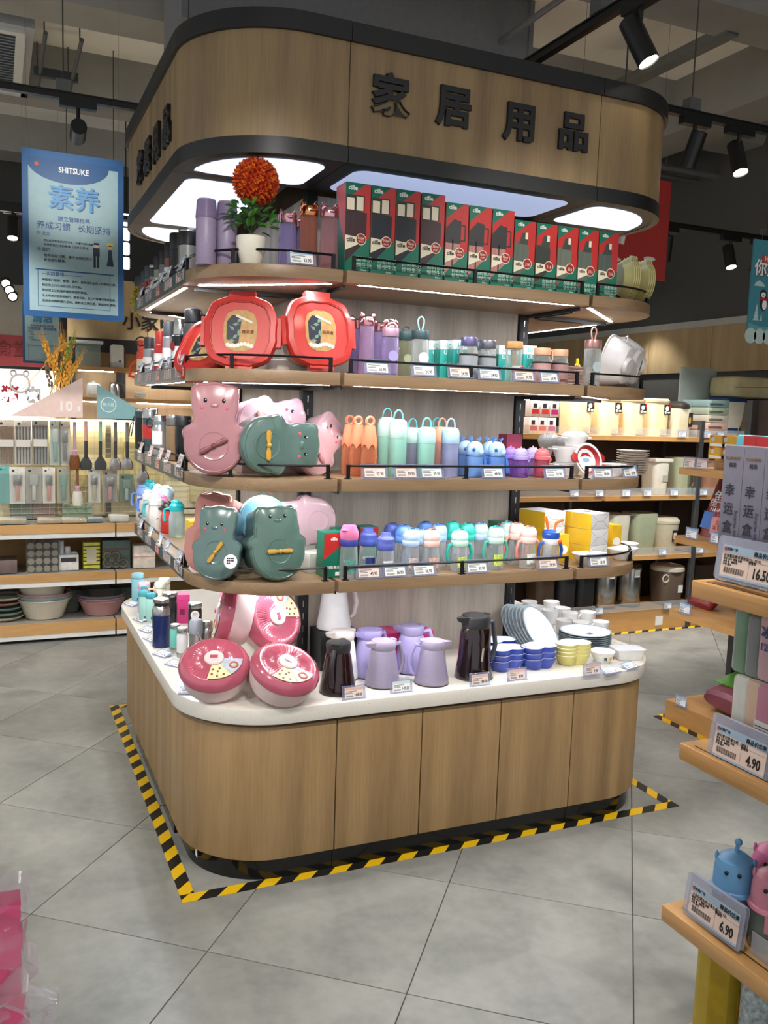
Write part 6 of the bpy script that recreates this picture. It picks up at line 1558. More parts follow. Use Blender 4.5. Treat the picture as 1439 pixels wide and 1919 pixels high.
# ---------------------------------------------------------------- utensil gondola beyond the side aisle
GW = wood('#9c7243', '#c79a62', 'X', .45)
gz = [.13, .467, .80]
g = T('utensil_gondola', 'long wood-edged shop gondola with wire back holding utensils and basins', 'shelving unit', (0, 3.43, 0))
for k, z in enumerate(gz):
    th = (.075, .055, .06)[k]
    for x0, x1 in ((-3.2, -2.22), (-2.21, -1.22), (-1.21, -.335), (-.325, .66)):
        O('shelf_edge', box(x0, x1, 0, .02, z - th, z), GW, g, smooth=0)
        O('shelf_tray', box(x0, x1, .02, .42, z - .03, z - .004), mat('#8b857b', .5), g, smooth=0)
        O('white_edge_strip', box(x0, x1, .003, .018, z - th - .032, z - th), mat('#d5d3cd', .5), g, smooth=0)
for x in (-3.2, -2.215, -1.215, -.33, .66):
    O('upright', box(x - .018, x + .018, .42, .46, 0, 1.5), mat('#77736a', .4, .4), g, smooth=0)
O('back_board', box(-3.2, .66, .455, .47, .02, .8), mat('#a67c4a', .6), g, smooth=0)
def grid_g():
    gs = []
    for k in range(0, 65): gs.append(box(-3.2 + k * .06, -3.197 + k * .06, .30, .303, .83, 1.5))
    for k in range(0, 18): gs.append(box(-3.2, .66, .297, .30, .84 + k * .038, .843 + k * .038))
    return cat(*gs)
O('wire_grid', grid_g(), mat('#cfc7ac', .35, .5), g, smooth=0)
O('top_rail', box(-3.2, .66, .285, .315, 1.47, 1.5), mat('#ded9c8', .5), g, smooth=0)
O('rear_grid_products', cat(*[box(-3.1 + k * .16, -2.99 + k * .16, .40, .44, .9 + .12 * (k % 3), 1.1 + .12 * (k % 4)) for k in range(23)]), mat('#d3c691', .6, amt=.2, scale=6), g, kind='stuff', smooth=0)

O('rear_panel', box(-3.2, .66, .445, .455, .8, 1.48), mat('#e6dcb8', .6), g, smooth=0)
O('light_strip', box(-3.1, .6, .40, .43, 1.468, 1.474), emis('#fff1cc', 22), g, smooth=0)
O('light_strip', box(-3.1, .6, .268, .280, 1.488, 1.494), emis('#fff1cc', 14), g, smooth=0)
# card signs standing on the gondola
CP, CT = mat('#eccfc6', .6), mat('#86b0b6', .6)
s = T('price_board', 'pale pink triangular price board reading 10.9 on the gondola top', 'sign', (0, 3.62, 1.5))
O('card', tr(prism([(-.985, .012), (-.525, .012), (-.525, .285)], 0, .005), (0, 0, 0), (PI / 2, 0, 0)), CP, s, smooth=0)
text('1', .09, PAPER, s, (-.662, -.0056, .085), off=.02); text('0', .09, PAPER, s, (-.612, -.0056, .085), off=.02); text('.9', .05, PAPER, s, (-.555, -.0056, .07), off=.02)
s = T('price_board', 'pale teal slanted price board with a round wreath mark', 'sign', (0, 3.62, 1.5))
O('card', tr(prism([(-.432, .012), (-.152, .012), (-.152, .083), (-.432, .245)], 0, .005), (0, 0, 0), (PI / 2, 0, 0)), CT, s, smooth=0)
O('wreath', ring(.05, .003, 24, 5, (-.355, -.006, .105), (PI / 2, 0, 0)), PAPER, s)
text('「熊少篮」', .026, PAPER, s, (-.355, -.0056, .105))

# wheat bouquet
wh = T('wheat_bouquet', 'bouquet of artificial golden and green wheat ears on the gondola top', 'dried flowers', (-.66, 3.82, 1.5))
LP('vase', [(.05, 0), (.055, .01), (.045, .12), (.05, .16), (.04, .16), (.036, .1), (0, .02)], mat('#b9a98a', .5), wh)
GOLDW, GRW, BRW = mat('#d9a23a', .6, amt=.2, scale=60), mat('#7fa64a', .6, amt=.2, scale=60), mat('#6a5a44', .7, amt=.3, scale=60)
def ear_g():
    gs = [tube([(0, 0, -.3), (0, 0, 0)], .0025, 5)]
    for k in range(14):
        gs.append(ball(.011, .8, .8, 1.5, 6, 4, (.011 * math.cos(k * 2.4), .011 * math.sin(k * 2.4), k * .0125)))
    for k in range(5): gs.append(tube([(0, 0, .1), (.01 * math.cos(k), .01 * math.sin(k), .2), (.02 * math.cos(k), .02 * math.sin(k), .25)], .0008, 4))
    return cat(*gs)
rw = random.Random(5)
for k in range(22):
    a = rw.uniform(-.55, .6) if k > 2 else (-.85, .55, .5)[k]
    m_ = GRW if k in (5, 6, 11) else (BRW if k in (8, 9) else GOLDW)
    O('wheat_ear', ear_g, m_, wh, (.1 * a + rw.uniform(-.02, .02), rw.uniform(-.03, .03), .22 + rw.uniform(0, .2)), (rw.uniform(-.15, .15), a, rw.uniform(0, 3)), key='wear')

# hanging packs on the wire grid
def pack(px_loc, label, w, h, card, build=None, group='utensil packs on the wire grid', cat_='utensil pack', z=None):
    t = T('utensil_pack', label, cat_, px_loc, 0, group)
    O('backing_card', lambda: prism(rrect(-w / 2, w / 2, 0, .004, .001, 1), 0, h), card, t, key=('pcard', w, h))
    O('clear_cover', lambda: box(-w * .46, w * .46, -.016, -.015, h * .04, h * .86), clear('#eef0ee', .06), t, key=('pcov', w, h), smooth=0)
    O('peg_hook', lambda: tube([(0, .05, h * .95), (0, -.02, h * .95), (0, -.03, h * .97)], .002, 5), STEEL, t, key=('phk', h))
    disc_decal(t, 'round_mark', -w * .25, h * .9, w * .09, -.0003, DARKGREY)
    if build: build(t, w, h)
    return t
def sticks(col, n):
    def f(t, w, h):
        for k in range(n):
            x = -w * .38 + k * w * .76 / max(1, n - 1)
            O('chopstick', lambda: lathe([(.0025, h * .03), (.004, h * .5), (.0045, h * .84)], 6), mat(col, .5), t, (x, -.008, 0), key=('chop', h))
        decal(t, 'paper_band', -w * .42, w * .42, h * .4, h * .56, -.0165, mat('#d3cec4', .6), key=('chb', w, h))
    return f
def tool(handle, head, hy=.55, kind='flat'):
    def f(t, w, h):
        O('tool_handle', lambda: prism(rrect(-.012, .012, -.006, .006, .005, 3), h * .1, h * .5, .003), mat(handle, .4), t, (0, -.008, 0), key=('th', h))
        O('tool_head', lambda: prism(rrect(-w * .26, w * .26, -.004, .004, .003, 2), h * .5, h * .8, .004), head, t, (0, -.008, 0), key=('tl', w, h))
    return f
GC, WC, KC, PC = mat('#cbc6ba', .6), mat('#e1ddd4', .6), mat('#b8b6ae', .6), mat('#a9a59b', .6)
row1 = [((-1.011,3.7,1.18), .11, .31, GC, sticks('#9a6a3a', 9), 'brown ribbed chopsticks'), ((-0.903,3.7,1.18), .105, .31, WC, sticks('#4a2f22', 5), 'dark wooden chopsticks'), ((-0.795,3.7,1.18), .105, .32, KC, sticks('#1c1a18', 5), 'black chopsticks'),
        ((-0.699,3.7,1.18), .07, .31, mat('#c4cfc8', .5), tool('#9cc0b0', mat('#d5dcd8', .4)), 'a pale mint peeler'), ((-0.636,3.7,1.18), .07, .31, mat('#d3cfc4', .5), tool('#8a8a88', STEEL), 'a steel whisk')]
for k, (lo, w, h, c, b, ds) in enumerate(row1):
    pack(lo, 'upper hanging pack of %s on the wire grid' % ds, w, h, c, b)
row2 = [((-1.028,3.7,0.915), .07, .26, mat('#6fb3b0', .6), None, 'a folded teal cloth'), ((-0.944,3.7,0.915), .1, .25, WC, tool('#d9a08c', STEEL), 'a pink peeler'), ((-0.839,3.7,0.915), .105, .25, PC, tool('#e0ddd2', mat('#c4c4bd', .4)), 'a pale scraper'), ((-0.743,3.7,0.915), .08, .25, WC, tool('#e09a8f', STEEL), 'a steel knife with pink handle'),
        ((-0.649,3.7,0.915), .08, .25, PC, tool('#7faa94', mat('#8fb8a4', .4)), 'green kitchen scissors'), ((-0.443,3.7,0.915), .08, .25, WC, tool('#cfc9a0', STEEL), 'a cream handled grater'), ((-0.338,3.7,0.915), .1, .23, mat('#9a948c', .6), tool('#e0a0a0', STEEL), 'two pink forks'),
        ((-0.224,3.7,0.915), .1, .2, mat('#5f7a70', .6), tool('#b9c9bd', mat('#7f9a8c', .4)), 'a green sink strainer'), ((-0.116,3.7,0.915), .09, .2, mat('#b9b3a4', .6), tool('#8a8378', STEEL), 'beige hooks')]
for k, (lo, w, h, c, b, ds) in enumerate(row2):
    pack(lo, 'lower hanging pack with %s on the wire grid' % ds, w, h, c, b)
def hang_tool(loc, label, build):
    t = T('kitchen_tool', label, 'kitchen tool', loc, 0, 'loose tools on the wire grid')
    O('peg_hook', lambda: tube([(0, .05, .33), (0, -.02, .33), (0, -.03, .34)], .002, 5), STEEL, t, key='hthk')
    build(t)
    return t
def spatula(col, headm, sx=1.0):
    def f(t):
        O('handle', lambda: tube([(0, -.01, .34), (0, -.012, .24), (0, -.014, .2)], .013, 8), mat(col, .4), t, key='spah')
        O('shaft', lambda: tube([(0, -.014, .21), (0, -.012, .08)], .012, 8), DARKGREY, t, key='spas')
        O('blade', lambda: loft([[(q * math.cos(2 * PI * i / 16), -.012 + d * math.sin(2 * PI * i / 16), z) for i in range(16)] for q, d, z in ((.035, .004, .0), (.042, .006, .02), (.04, .006, .05), (.022, .005, .08), (.008, .004, .1))]), headm, t, key='spab')
    return f
def brush(col, bris):
    def f(t):
        O('handle', lambda: tube([(0, -.01, .33), (0, -.012, .2), (0, -.012, .13)], .01, 8), mat(col, .5), t, key='brh')
        O('ferrule', lambda: lathe([(.016, .1), (.02, .13), (.012, .14)], 12), mat('#c49ab0', .4), t, (0, -.012, 0), key='brf')
        O('bristles', lambda: lathe([(.03, 0), (.038, .04), (.028, .1)], 14), bris, t, (0, -.012, 0), key='brb')
    return f
for lo, b, ds in [((-0.574,3.69,1.15), brush('#b79ab0', mat('#7a4a22', .9, amt=.4, scale=200)), 'lilac handled pot brush with brown fibre head'), ((-0.5,3.69,1.15), spatula('#c99a8f', mat('#3c4040', .4)), 'dark turner with pink handle'), ((-0.403,3.69,1.15), spatula('#8fae9c', mat('#3c4040', .4)), 'dark turner with sage handle'),
                  ((-0.302,3.69,1.15), spatula('#6a675f', STEEL), 'steel slotted ladle with dark handle'), ((-0.221,3.69,1.15), spatula('#7a776f', STEEL), 'steel whisk ladle at the grid end'), ((-0.11,3.69,1.06), spatula('#8a877f', STEEL), 'big steel skimmer nearest the island'), ((-0.559,3.68,0.9), brush('#7a5232', mat('#d6d2c4', .9)), 'wooden dish brush with white bristles')]:
    hang_tool(lo, ds + ' hanging on the wire grid', b)

# packs lying on the gondola shelves
WRAP = clear('#e9efe8', .2)
def flat_pack(loc, label, w, d, h, col, rz=0):
    t = T('wrapped_pack', label, 'pack', loc, rz, 'flat packs on the gondola')
    O('contents', lambda: rbox(w, d, h, .01, 3), mat(col, .6, amt=.15, scale=40), t, key=('flp', w, d, h))
    O('clear_wrap', lambda: tr(rbox(w * 1.03, d * 1.03, h * 1.05, .012, 3), (0, 0, 0)), WRAP, t, key=('flw', w, d, h))
    return t
for lo, w, d, h, c, ds in [((-0.985,3.56,0.8), .18, .16, .035, '#a98f66', 'beige wrapped cloth pack'), ((-0.751,3.56,0.8), .15, .15, .03, '#b08a55', 'tan wrapped scourer pack'), ((-0.594,3.56,0.8), .16, .15, .028, '#b8925e', 'tan wrapped scourer pack farther along'), ((-0.455,3.55,0.8), .1, .1, .03, '#2f4a6a', 'dark blue sponge pack'), ((-0.297,3.56,0.8), .13, .12, .045, '#d9cfc8', 'crinkled clear bag of pink brushes')]:
    flat_pack(lo, ds + ' on the gondola\'s upper shelf', w, d, h, c)
for lo, w, h, c, ds in [((-0.921,3.76,0.8), .15, .13, '#3f5a48', 'dark green cloth pack'), ((-0.776,3.76,0.8), .14, .12, '#8a4a3a', 'rust red cloth pack'), ((-0.553,3.76,0.8), .2, .1, '#8fae8a', 'green and red tray pack')]:
    flat_pack(lo, ds + ' standing behind the wire grid', w, .05, h, c)
lo = (-0.795,3.58,0.467)
tr_ = T('paper_roll_pack', 'clear pack of sixteen grey bag rolls in a grid', 'pack', lo)
for k in range(16):
    O('bag_roll', lambda: cat(tr(lathe([(.006, -.07), (.022, -.07), (.022, .07), (.006, .07)], 16), (0, 0, 0), (PI / 2, 0, 0))), mat('#8f8376', .6), tr_, (-.075 + .05 * (k % 4), 0, .024 + .052 * (k // 4)), key='broll')
O('clear_wrap', box(-.105, .105, -.075, .075, .001, .235), clear('#e9efe8', .06), tr_, smooth=0)
for k, (lo, w, d, h, c, ds) in enumerate([((-1.036,3.6,0.467), .16, .2, .09, '#6a5a58', 'brown divided box pack at the bottom'), ((-0.629,3.58,0.467), .13, .1, .11, '#d5d2cc', 'white carton with dark slanted print'), ((-0.479,3.57,0.467), .11, .08, .19, '#c9c43a', 'yellow and black sponge stack'), ((-0.313,3.58,0.467), .19, .08, .2, '#4a5f58', 'dark green foil pack with card header'), ((-0.126,3.58,0.467), .15, .15, .16, '#d9cdbd', 'cream storage bins stacked in two')]):
    t = T('gondola_pack', ds + ' on the gondola\'s middle shelf', 'pack', lo, 0, 'packs on the middle gondola shelf')
    O('body', rbox(w, d, h, .006, 2), mat(c, .5, amt=.15, scale=30), t)
    if k == 1:
        for i in range(3): O('cling_roll', lathe(cyl(.02, 0, .2 - .04 * i, .003), 14), mat('#c9c9cc', .35), t, (-.045 + i * .042, .02, .0))
        decal(t, 'dark_print', -.05, .05, .06, .09, -.0502, DARKGREY)
    if k == 2:
        for i in range(7): O('sponge_layer', box(-.0565, .0565, -.0415, -.04, .006 + i * .026, .012 + i * .026), INK, t, smooth=0)
        decal(t, 'card_band', -.035, .03, .05, .15, -.0418, mat('#b9b39a', .6))
    if k == 3:
        decal(t, 'card_header', -.095, .095, .13, .145, -.0405, mat('#5a4030', .6))
        for i in range(5): O('scourer', lambda: ring(.026, .012, 14, 6, (0, 0, 0), (PI / 2, 0, 0)), STEEL, t, (-.06 + .052 * (i % 3), -.045, .04 + .05 * (i // 3)), key='scour')
    if k == 4: O('rim_line', box(-.077, .077, -.077, .077, .08, .085), mat('#c98f86', .5), t, smooth=0)
def basin(loc, label, r, h, col, rot=(0, 0, 0)):
    o = O('wash_basin', lambda: lathe([(r * .68, 0), (r * .7, .006), (r * .9, h * .8), (r, h), (r * 1.02, h + .004), (r * .97, h + .006), (r * .88, h * .8), (r * .66, .01), (0, .01)], 36), mat(col, .35), None, loc, rot, key=('basin', r, h))
    return tag(o, label, 'basin', 'wash basins on the gondola deck')
b = (-0.784,3.66,0.13)
basin((b[0], b[1], .131), 'cream basin at the bottom of the nearer stack', .18, .13, '#d6cdb9')
basin((b[0], b[1], .155), 'blue-grey basin second in the nearer stack', .181, .13, '#8fa0a4')
basin((b[0], b[1], .17), 'pink basin third in the nearer stack', .178, .13, '#c99a98')
basin((b[0], b[1], .27), 'cream basin tipped on top of the nearer stack', .182, .13, '#d9d2bd', (.05, -.1, 0))
b = (-0.403,3.66,0.13)
basin((b[0], b[1], .131), 'pink basin at the bottom of the stack nearest the island', .165, .1, '#b98a88')
basin((b[0], b[1], .15), 'dusty rose basin in the middle of the stack nearest the island', .166, .1, '#a98f92')
basin((b[0], b[1], .17), 'mauve basin on top of the stack nearest the island', .167, .1, '#7f7682')
for k in range(5):
    lo = (-1.041,3.66,0.13)
    tag(O('round_tray', lambda: lathe([(.1, 0), (.13, .02), (.132, .024), (.128, .024), (.1, .006), (0, .006)], 28), mat(('#d6cdb9', '#8fa598', '#7f9a94', '#b98a80', '#d9d2bd')[k], .4), None, (lo[0], lo[1], .131 + k * .034)), '%s round tray of the stack at the picture edge' % ORD[k], 'tray', 'round trays on the gondola deck')
for k, (lo, c) in enumerate([((-1.03,3.78,0.33), '#4a564c'), ((-0.846,3.8,0.33), '#8a8468'), ((-0.629,3.8,0.33), '#4f5a50'), ((-0.39,3.78,0.33), '#6a6358'), ((-0.233,3.78,0.33), '#4a564c')]):
    o = O('storage_basket', lambda: (lambda f: loft([R3(f, .75, 0), R3(f, .8, .005), R3(f, 1, .16), R3(f, .96, .16), R3(f, .76, .01)]))(lambda q: rrect(-.1 * q, .1 * q, -.06 * q, .06 * q, .03 * q, 4)), mat(c, .5), None, (lo[0], 3.77, .131), key='sbask')
    tag(o, '%s dark storage basket from the picture edge at the back of the deck' % ORD[k], 'basket', 'storage baskets')

# ---------------------------------------------------------------- appliance wall and lit counter far behind
aw = O('wall_appliance', box(-.45, 2.4, 5.9, 6.0, 0, 2.75), FASCIA, kind='structure'); aw['label'] = 'wood panelled appliance wall behind the gondola'
for k in range(4): O('panel', box(-.44 + k * .7, .255 + k * .7, 5.88, 5.9, 2.2, 2.72), FASCIA, aw, smooth=0)
ch = text('小家电', .17, SIGNK, aw, (.28, 5.872, 2.37), name='sign_character', ext=.006, off=.01)
a = T('appliance_shelves', 'dark framed appliance shelving with lit wooden boards under the wall characters', 'shelving unit', (0, 5.45, 0))
O('dark_frame', cat(box(-.45, 2.3, .35, .42, 2.08, 2.2), box(-.03, .04, .3, .42, 0, 2.1), box(.75, .8, .3, .42, 0, 2.1), box(-.45, -.4, .3, .42, 0, 2.1)), BLACK, a, smooth=0)
for z in (1.93, 1.66, 1.35, 1.0):
    O('board', box(-.44, 2.3, 0, .35, z - .035, z), HONEY, a, smooth=0)
    O('light_strip', box(-.4, -.1, .02, .035, z - .042, z - .035), LED, a, smooth=0); O('light_strip', box(.1, .7, .02, .035, z - .042, z - .035), LED, a, smooth=0)
t = T('rice_dispenser', 'glass fronted dispenser with pale lid on the appliance shelf', 'appliance', (-0.306,5.6,1.93))
O('glass_tank', box(-.1, .1, -.08, .08, .0, .2), clear('#bcd0cf', .3), t, smooth=0)
O('lid', rbox(.25, .18, .03, .01), mat('#d3dcdf', .4), t, (0, 0, .2))
t = T('water_heater', 'white rounded hot water dispenser on the appliance shelf', 'appliance', (-0.057,5.6,1.93))
O('body', prism(rrect(-.06, .06, -.05, .05, .03, 5), 0, .21, .02), mat('#dfe0de', .3), t)
O('base', prism(rrect(-.06, .06, -.055, .05, .03, 5), 0, .05, .004), mat('#b9bab8', .4), t); disc_decal(t, 'button', .02, .06, .01, -.056, DARKGREY)
t = T('electric_kettle', 'steel electric kettle with black handle on the lower appliance shelf', 'kettle', (-0.081,5.6,1.66))
LP('body', [(.05, 0), (.052, .01), (.042, .12), (.04, .125)], STEEL, t); LP('lid', [(.04, .125), (.035, .14), (0, .145)], BLACK, t)
O('handle', tube([(.035, 0, .13), (.08, 0, .12), (.085, 0, .04), (.05, 0, .02)], .01, 8), BLACK, t)
t = T('glass_cooker', 'glass health pot with clear lid on the lower appliance shelf', 'appliance', (-0.257,5.6,1.66))
LP('pot', [(.05, 0), (.07, .03), (.065, .1), (.06, .11)], clear('#d3dede', .25), t); LP('lid', [(.065, .11), (.05, .13), (.012, .135), (.012, .15), (0, .15)], clear('#d3dede', .3), t)
for k, px in enumerate((0, 1, 2)):
    lo = [(0.147,5.6,1.66), (0.257,5.6,1.93), (0.042,5.6,1.35)][k]
    t = T('glass_bowl_set', ('set of glass bowls on the lower appliance shelf', 'brown carton at the appliance shelf end', 'dark box low on the appliance shelves')[k], 'bowl' if k == 0 else 'box', lo)
    if k == 0:
        for i in range(3): O('bowl', lambda: tr(bowl_g(.06, .03), (0, 0, 0)), clear('#d3dede', .3), t, (0, 0, i * .02), key='gb')
    else: O('body', rbox(.12, .1, .14, .004, 2), mat(('', '#9a7044', '#33302e')[k], .5), t); decal(t, 'label', -.04, .04, .03, .08, -.0505, mat('#c9b48f', .6))
bk = O('wall_bulkhead', box(-6, -.45, 6.9, 7.0, 2.22, 2.75), mat('#c9c1b2', .6), kind='structure'); bk['label'] = 'cream bulkhead over the food counter'
t = T('food_banner', 'long red fascia banner with darker characters over the food counter', 'sign', (0, 6.85, 1.95))
O('red_board', box(-3.4, -.46, 0, .04, 0, .3), mat('#b9454a', .5), t, smooth=0)
text('美食堂', .165, mat('#8a2420', .5), t, (-.985, -.006, .16), off=.02, ext=.004, name='sign_character')
t = T('meat_counter_sign', 'brightly lit white counter backboard with red and white lettering', 'sign', (0, 6.95, 1.2))
O('lit_board', box(-3.4, -.46, 0, .03, 0, .72), emis('#fdf6ef', 1.6), t, smooth=0)
text('猪', .17, mat('#d0304a', .5), t, (-.93, -.006, .46), off=.04, ext=.004, name='sign_character')
text('肉', .17, PAPER, t, (-.72, -.006, .46), off=.05, ext=.004, name='sign_character')
O('pig_outline', cat(ring(.09, .012, 24, 6, (-.84, -.01, .58), (PI / 2, 0, 0)), ring(.025, .01, 12, 6, (-.9, -.01, .68), (PI / 2, 0, 0)), ring(.025, .01, 12, 6, (-.78, -.01, .68), (PI / 2, 0, 0))), PAPER, t)
for k in range(5):
    tt = T('counter_goods', '%s heap of goods on the far food counter' % ORD[k], 'goods', (-1.5 + k * .24, 6.5, 1.1))
    O('crate', box(-.1, .1, -.1, .1, 0, .1), mat(('#6a4a30', '#2f3a6a', '#8a8a88', '#3a2f2a', '#a8423a')[k], .6), tt, smooth=0)
    for i in range(5): O('item', lambda: ball(.035, n=10, m=6), mat(('#4f7a3a', '#d9a03a', '#d9d5cc', '#5a5a8a', '#b8402f')[(k + i) % 5], .5), tt, (-.07 + .035 * i, -.03 * (i % 2), .12), key='gditem')
O('counter', box(-3.4, -.46, 6.3, 6.8, .0, 1.1), mat('#8a8784', .5), None)
tag(bpy.data.objects['counter'], 'grey counter block under the lit meat board', 'counter')
t = T('lit_sign', 'glowing white vertical lettering seen behind the header edge', 'sign', (.06, 5.85, 2.85))
for k in range(4): O('glow_letter', lambda: rbox(.06, .03, .11, .02), emis('#eef2ff', 6), t, (0, 0, k * .13), key='glowl')
O('hanger', tube([(0, .03, 0), (0, .03, 1.45)], .006, 6), BLACK, t)
for k, (x, z) in enumerate(((-.9, 2.72), (-.87, 2.66), (-.84, 2.6))):
    t = T('round_downlight', '%s round lamp of the glaring row left of the posters' % ('topmost', 'middle', 'lowest')[k], 'lamp', (x - .06, 6.6, z))
    O('housing', lathe([(.05, 0), (.05, .06), (.04, .07)], 16), BLACK, t, (0, 0, 0), (-PI / 2 + .35, 0, 0)); O('lens', lambda: tr(lathe([(.036, -.002), (.036, 0)], 14), (0, 0, 0)), emis('#fff4e0', 25), t, (0, -.0, 0), (-PI / 2 + .35, 0, 0), key='dllens')
    O('arm', tube([(0, .05, .03), (0, .3, .06)], .012, 6), BLACK, t)
spot(-.93, 4.6, 3.05, (-1.0, 3.8, 1.0), 'small glaring spotlight left of the blue poster', 80)
track(-2.5, 4.6, .2, 4.6, 3.05, 'black lighting track behind the blue poster', (.3, 2.3))

# ---------------------------------------------------------------- bin shelving across the aisle
FR = mat('#4a4b4d', .5, .3)
BROWN = mat('#3a2c24', .7, amt=.1)
bs = T('bin_shelving', 'dark framed wooden shelving stocked with waste bins beyond the island', 'shelving unit', (0, 2.5, 0))
BSZ = [.16, .59, 1.05, 1.50]
for k, z in enumerate(BSZ):
    for x0, x1 in ((1.9, 3.03), (3.06, 3.925), (3.97, 4.9)):
        if k == 0:
            O('plinth', box(x0, x1, .01, .45, .0, z), HONEY, bs, smooth=0)
        else:
            O('board', box(x0, x1, .0, .45, z - .035, z), HONEY, bs, smooth=0)
        O('acrylic_lip', box(x0, x1, .004, .007, z, z + .06), clear('#e9eeee', .08), bs, smooth=0)
for x in (1.9, 3.03, 4.9):
    O('upright', box(x, x + .03, .41, .45, 0, 1.95), FR, bs, smooth=0)
O('upright', box(3.93, 3.965, -.005, .035, 0, 1.63), FR, bs, smooth=0); O('upright', box(3.93, 3.965, .41, .45, 0, 1.63), FR, bs, smooth=0); O('frame_beam', box(3.93, 3.965, .035, .41, 1.595, 1.63), FR, bs, smooth=0)
O('back_board', box(1.9, 4.93, .452, .47, 0, 1.5), BROWN, bs, smooth=0)
tape(2.0, 4.9, 2.452, 2.5, 'X', 'black and yellow tape along the foot of the bin shelving')
PW = mat('#e6d3ad', .4)
def bin_body(t, w, d, h, m, taper=.86):
    f = lambda q: rrect(-w / 2 * q, w / 2 * q, -d / 2 * q, d / 2 * q, min(w, d) * .3 * q, 6)
    O('bin_body', loft([R3(f, taper, 0), R3(f, taper + .01, .006), R3(f, 1, h - .004), R3(f, .985, h)]), m, t)
CRB = mat('#e9d5ac', .4)
for k, lo in enumerate([(2.906,2.72,1.5), (3.163,2.72,1.5), (3.396,2.72,1.5), (3.631,2.72,1.5)]):
    t = T('pedal_bin', '%s cream pedal bin from the island on the top bin shelf' % ORD[k], 'waste bin', lo, 0, 'cream pedal bins')
    bin_body(t, .2, .22, .26, CRB, .94)
    f_ = lambda q: rrect(-.1 * q, .1 * q, -.11 * q, .11 * q, .06 * q, 6)
    O('lid', loft([R3(f_, 1.03, .26), R3(f_, 1.04, .275), R3(f_, .95, .29)]), CRB, t)
    O('pedal', rbox(.06, .05, .012, .006), mat('#8a8378', .4), t, (.03, -.125, .005)); O('pedal_recess', tr(lathe([(.03, 0), (.03, .002)], 20, 1, .55), (.03, -.106, .04), (PI / 2 - .04, 0, 0)), mat('#b9a888', .5), t)
    lb = decal(t, 'picture_label', .02, .085, .17, .245, -.1105, INK)
    O('label_motif', cat(tr(lathe([(.017, 0), (.017, .0006)], 14, 1, 1.1), (.05, -.1112, .215), (PI / 2, 0, 0)), box(.028, .045, -.1118, -.1112, .175, .195), box(.055, .08, -.1118, -.1112, .178, .19)), PAPER, t, smooth=0)
    decal(t, 'red_corner', .072, .085, .22, .245, -.1112, RED)
t = T('pedal_bin', 'cream waste bin with dark domed lid on the top bin shelf', 'waste bin', (3.849,2.7,1.5))
bin_body(t, .2, .2, .22, mat('#d6cfb3', .4), .93); O('lid', lathe([(.105, .22), (.108, .23), (.1, .255), (.06, .275), (0, .28)], 28), mat('#3a332c', .4), t); O('base_band', lathe([(.096, -.0), (.098, .03)], 28), mat('#6a655c', .5), t)
lb = decal(t, 'picture_label', .045, .085, .08, .19, -.1, INK); O('label_fruit', tr(lathe([(.018, 0), (.018, .0008)], 14, .6, 1.6), (.057, -.101, .13), (PI / 2, 0, 0)), mat('#d99a3a', .5), t)
# storage boxes and blue-trimmed bins beside them
for k, (c, z) in enumerate((('#c9a79b', 1.50), ('#cfb0a4', 1.56), ('#c9c2b0', 1.62), ('#a9b3a0', 1.68), ('#8fa9a8', 1.74))):
    lo = (4.172,2.72,1.5)
    t = T('storage_box', '%s stacked drawer box from the bottom beside the dark-lid bin' % ORD[k], 'storage box', (lo[0], 2.72, z + .001), 0, 'stacked drawer boxes')
    O('box_body', prism(rrect(-.11, .11, -.15, .15, .015, 3), 0, .057, .003), mat(c, .4), t, key=('stbx', c)); O('front_lip', box(-.105, .03, -.175, -.15, .03, .05), mat(c, .35), t, smooth=0)
for k, lo in enumerate([(4.374,2.7,1.5), (4.697,2.7,1.5)]):
    t = T('swing_bin', ('white tapered bin with navy lid trim beside the drawer boxes', 'white tapered bin with navy lid trim at the picture edge')[k], 'waste bin', lo, 0, 'navy-trimmed bins')
    f_ = lambda q: rrect(-.115 * q, .115 * q, -.1 * q, .1 * q, .03 * q, 4)
    O('bin_body', loft([R3(f_, .62, 0), R3(f_, .66, .01), R3(f_, .9, .15), R3(f_, 1, .29)]), mat('#ece8d6', .35), t); O('lid_trim', loft([R3(f_, 1.02, .29), R3(f_, 1.02, .315), R3(f_, .95, .32)]), mat('#1f3f78', .4), t); O('pedal', box(-.055, .055, -.085, -.068, .04, .08), mat('#1f3f78', .4), t, smooth=0)
t = T('rolled_bag', 'large wrapped cream bag lying across the navy-trimmed bins', 'bag', (4.62, 2.72, 1.825)); O('bag', tr(rbox(.62, .3, .17, .06, 5), (0, 0, 0), (0, 0, 0)), mat('#c9bd92', .4, amt=.15, scale=8), t); O('seam', tube([(-.3, -.152, .08), (.3, -.152, .1)], .004, 5), mat('#a89a6a', .5), t)
tag(O('frosted_screen', box(4.02, 4.4, 2.86, 2.875, 1.501, 2.06), clear('#b9c4bf', .45)), 'upright frosted panel behind the drawer boxes', 'panel')
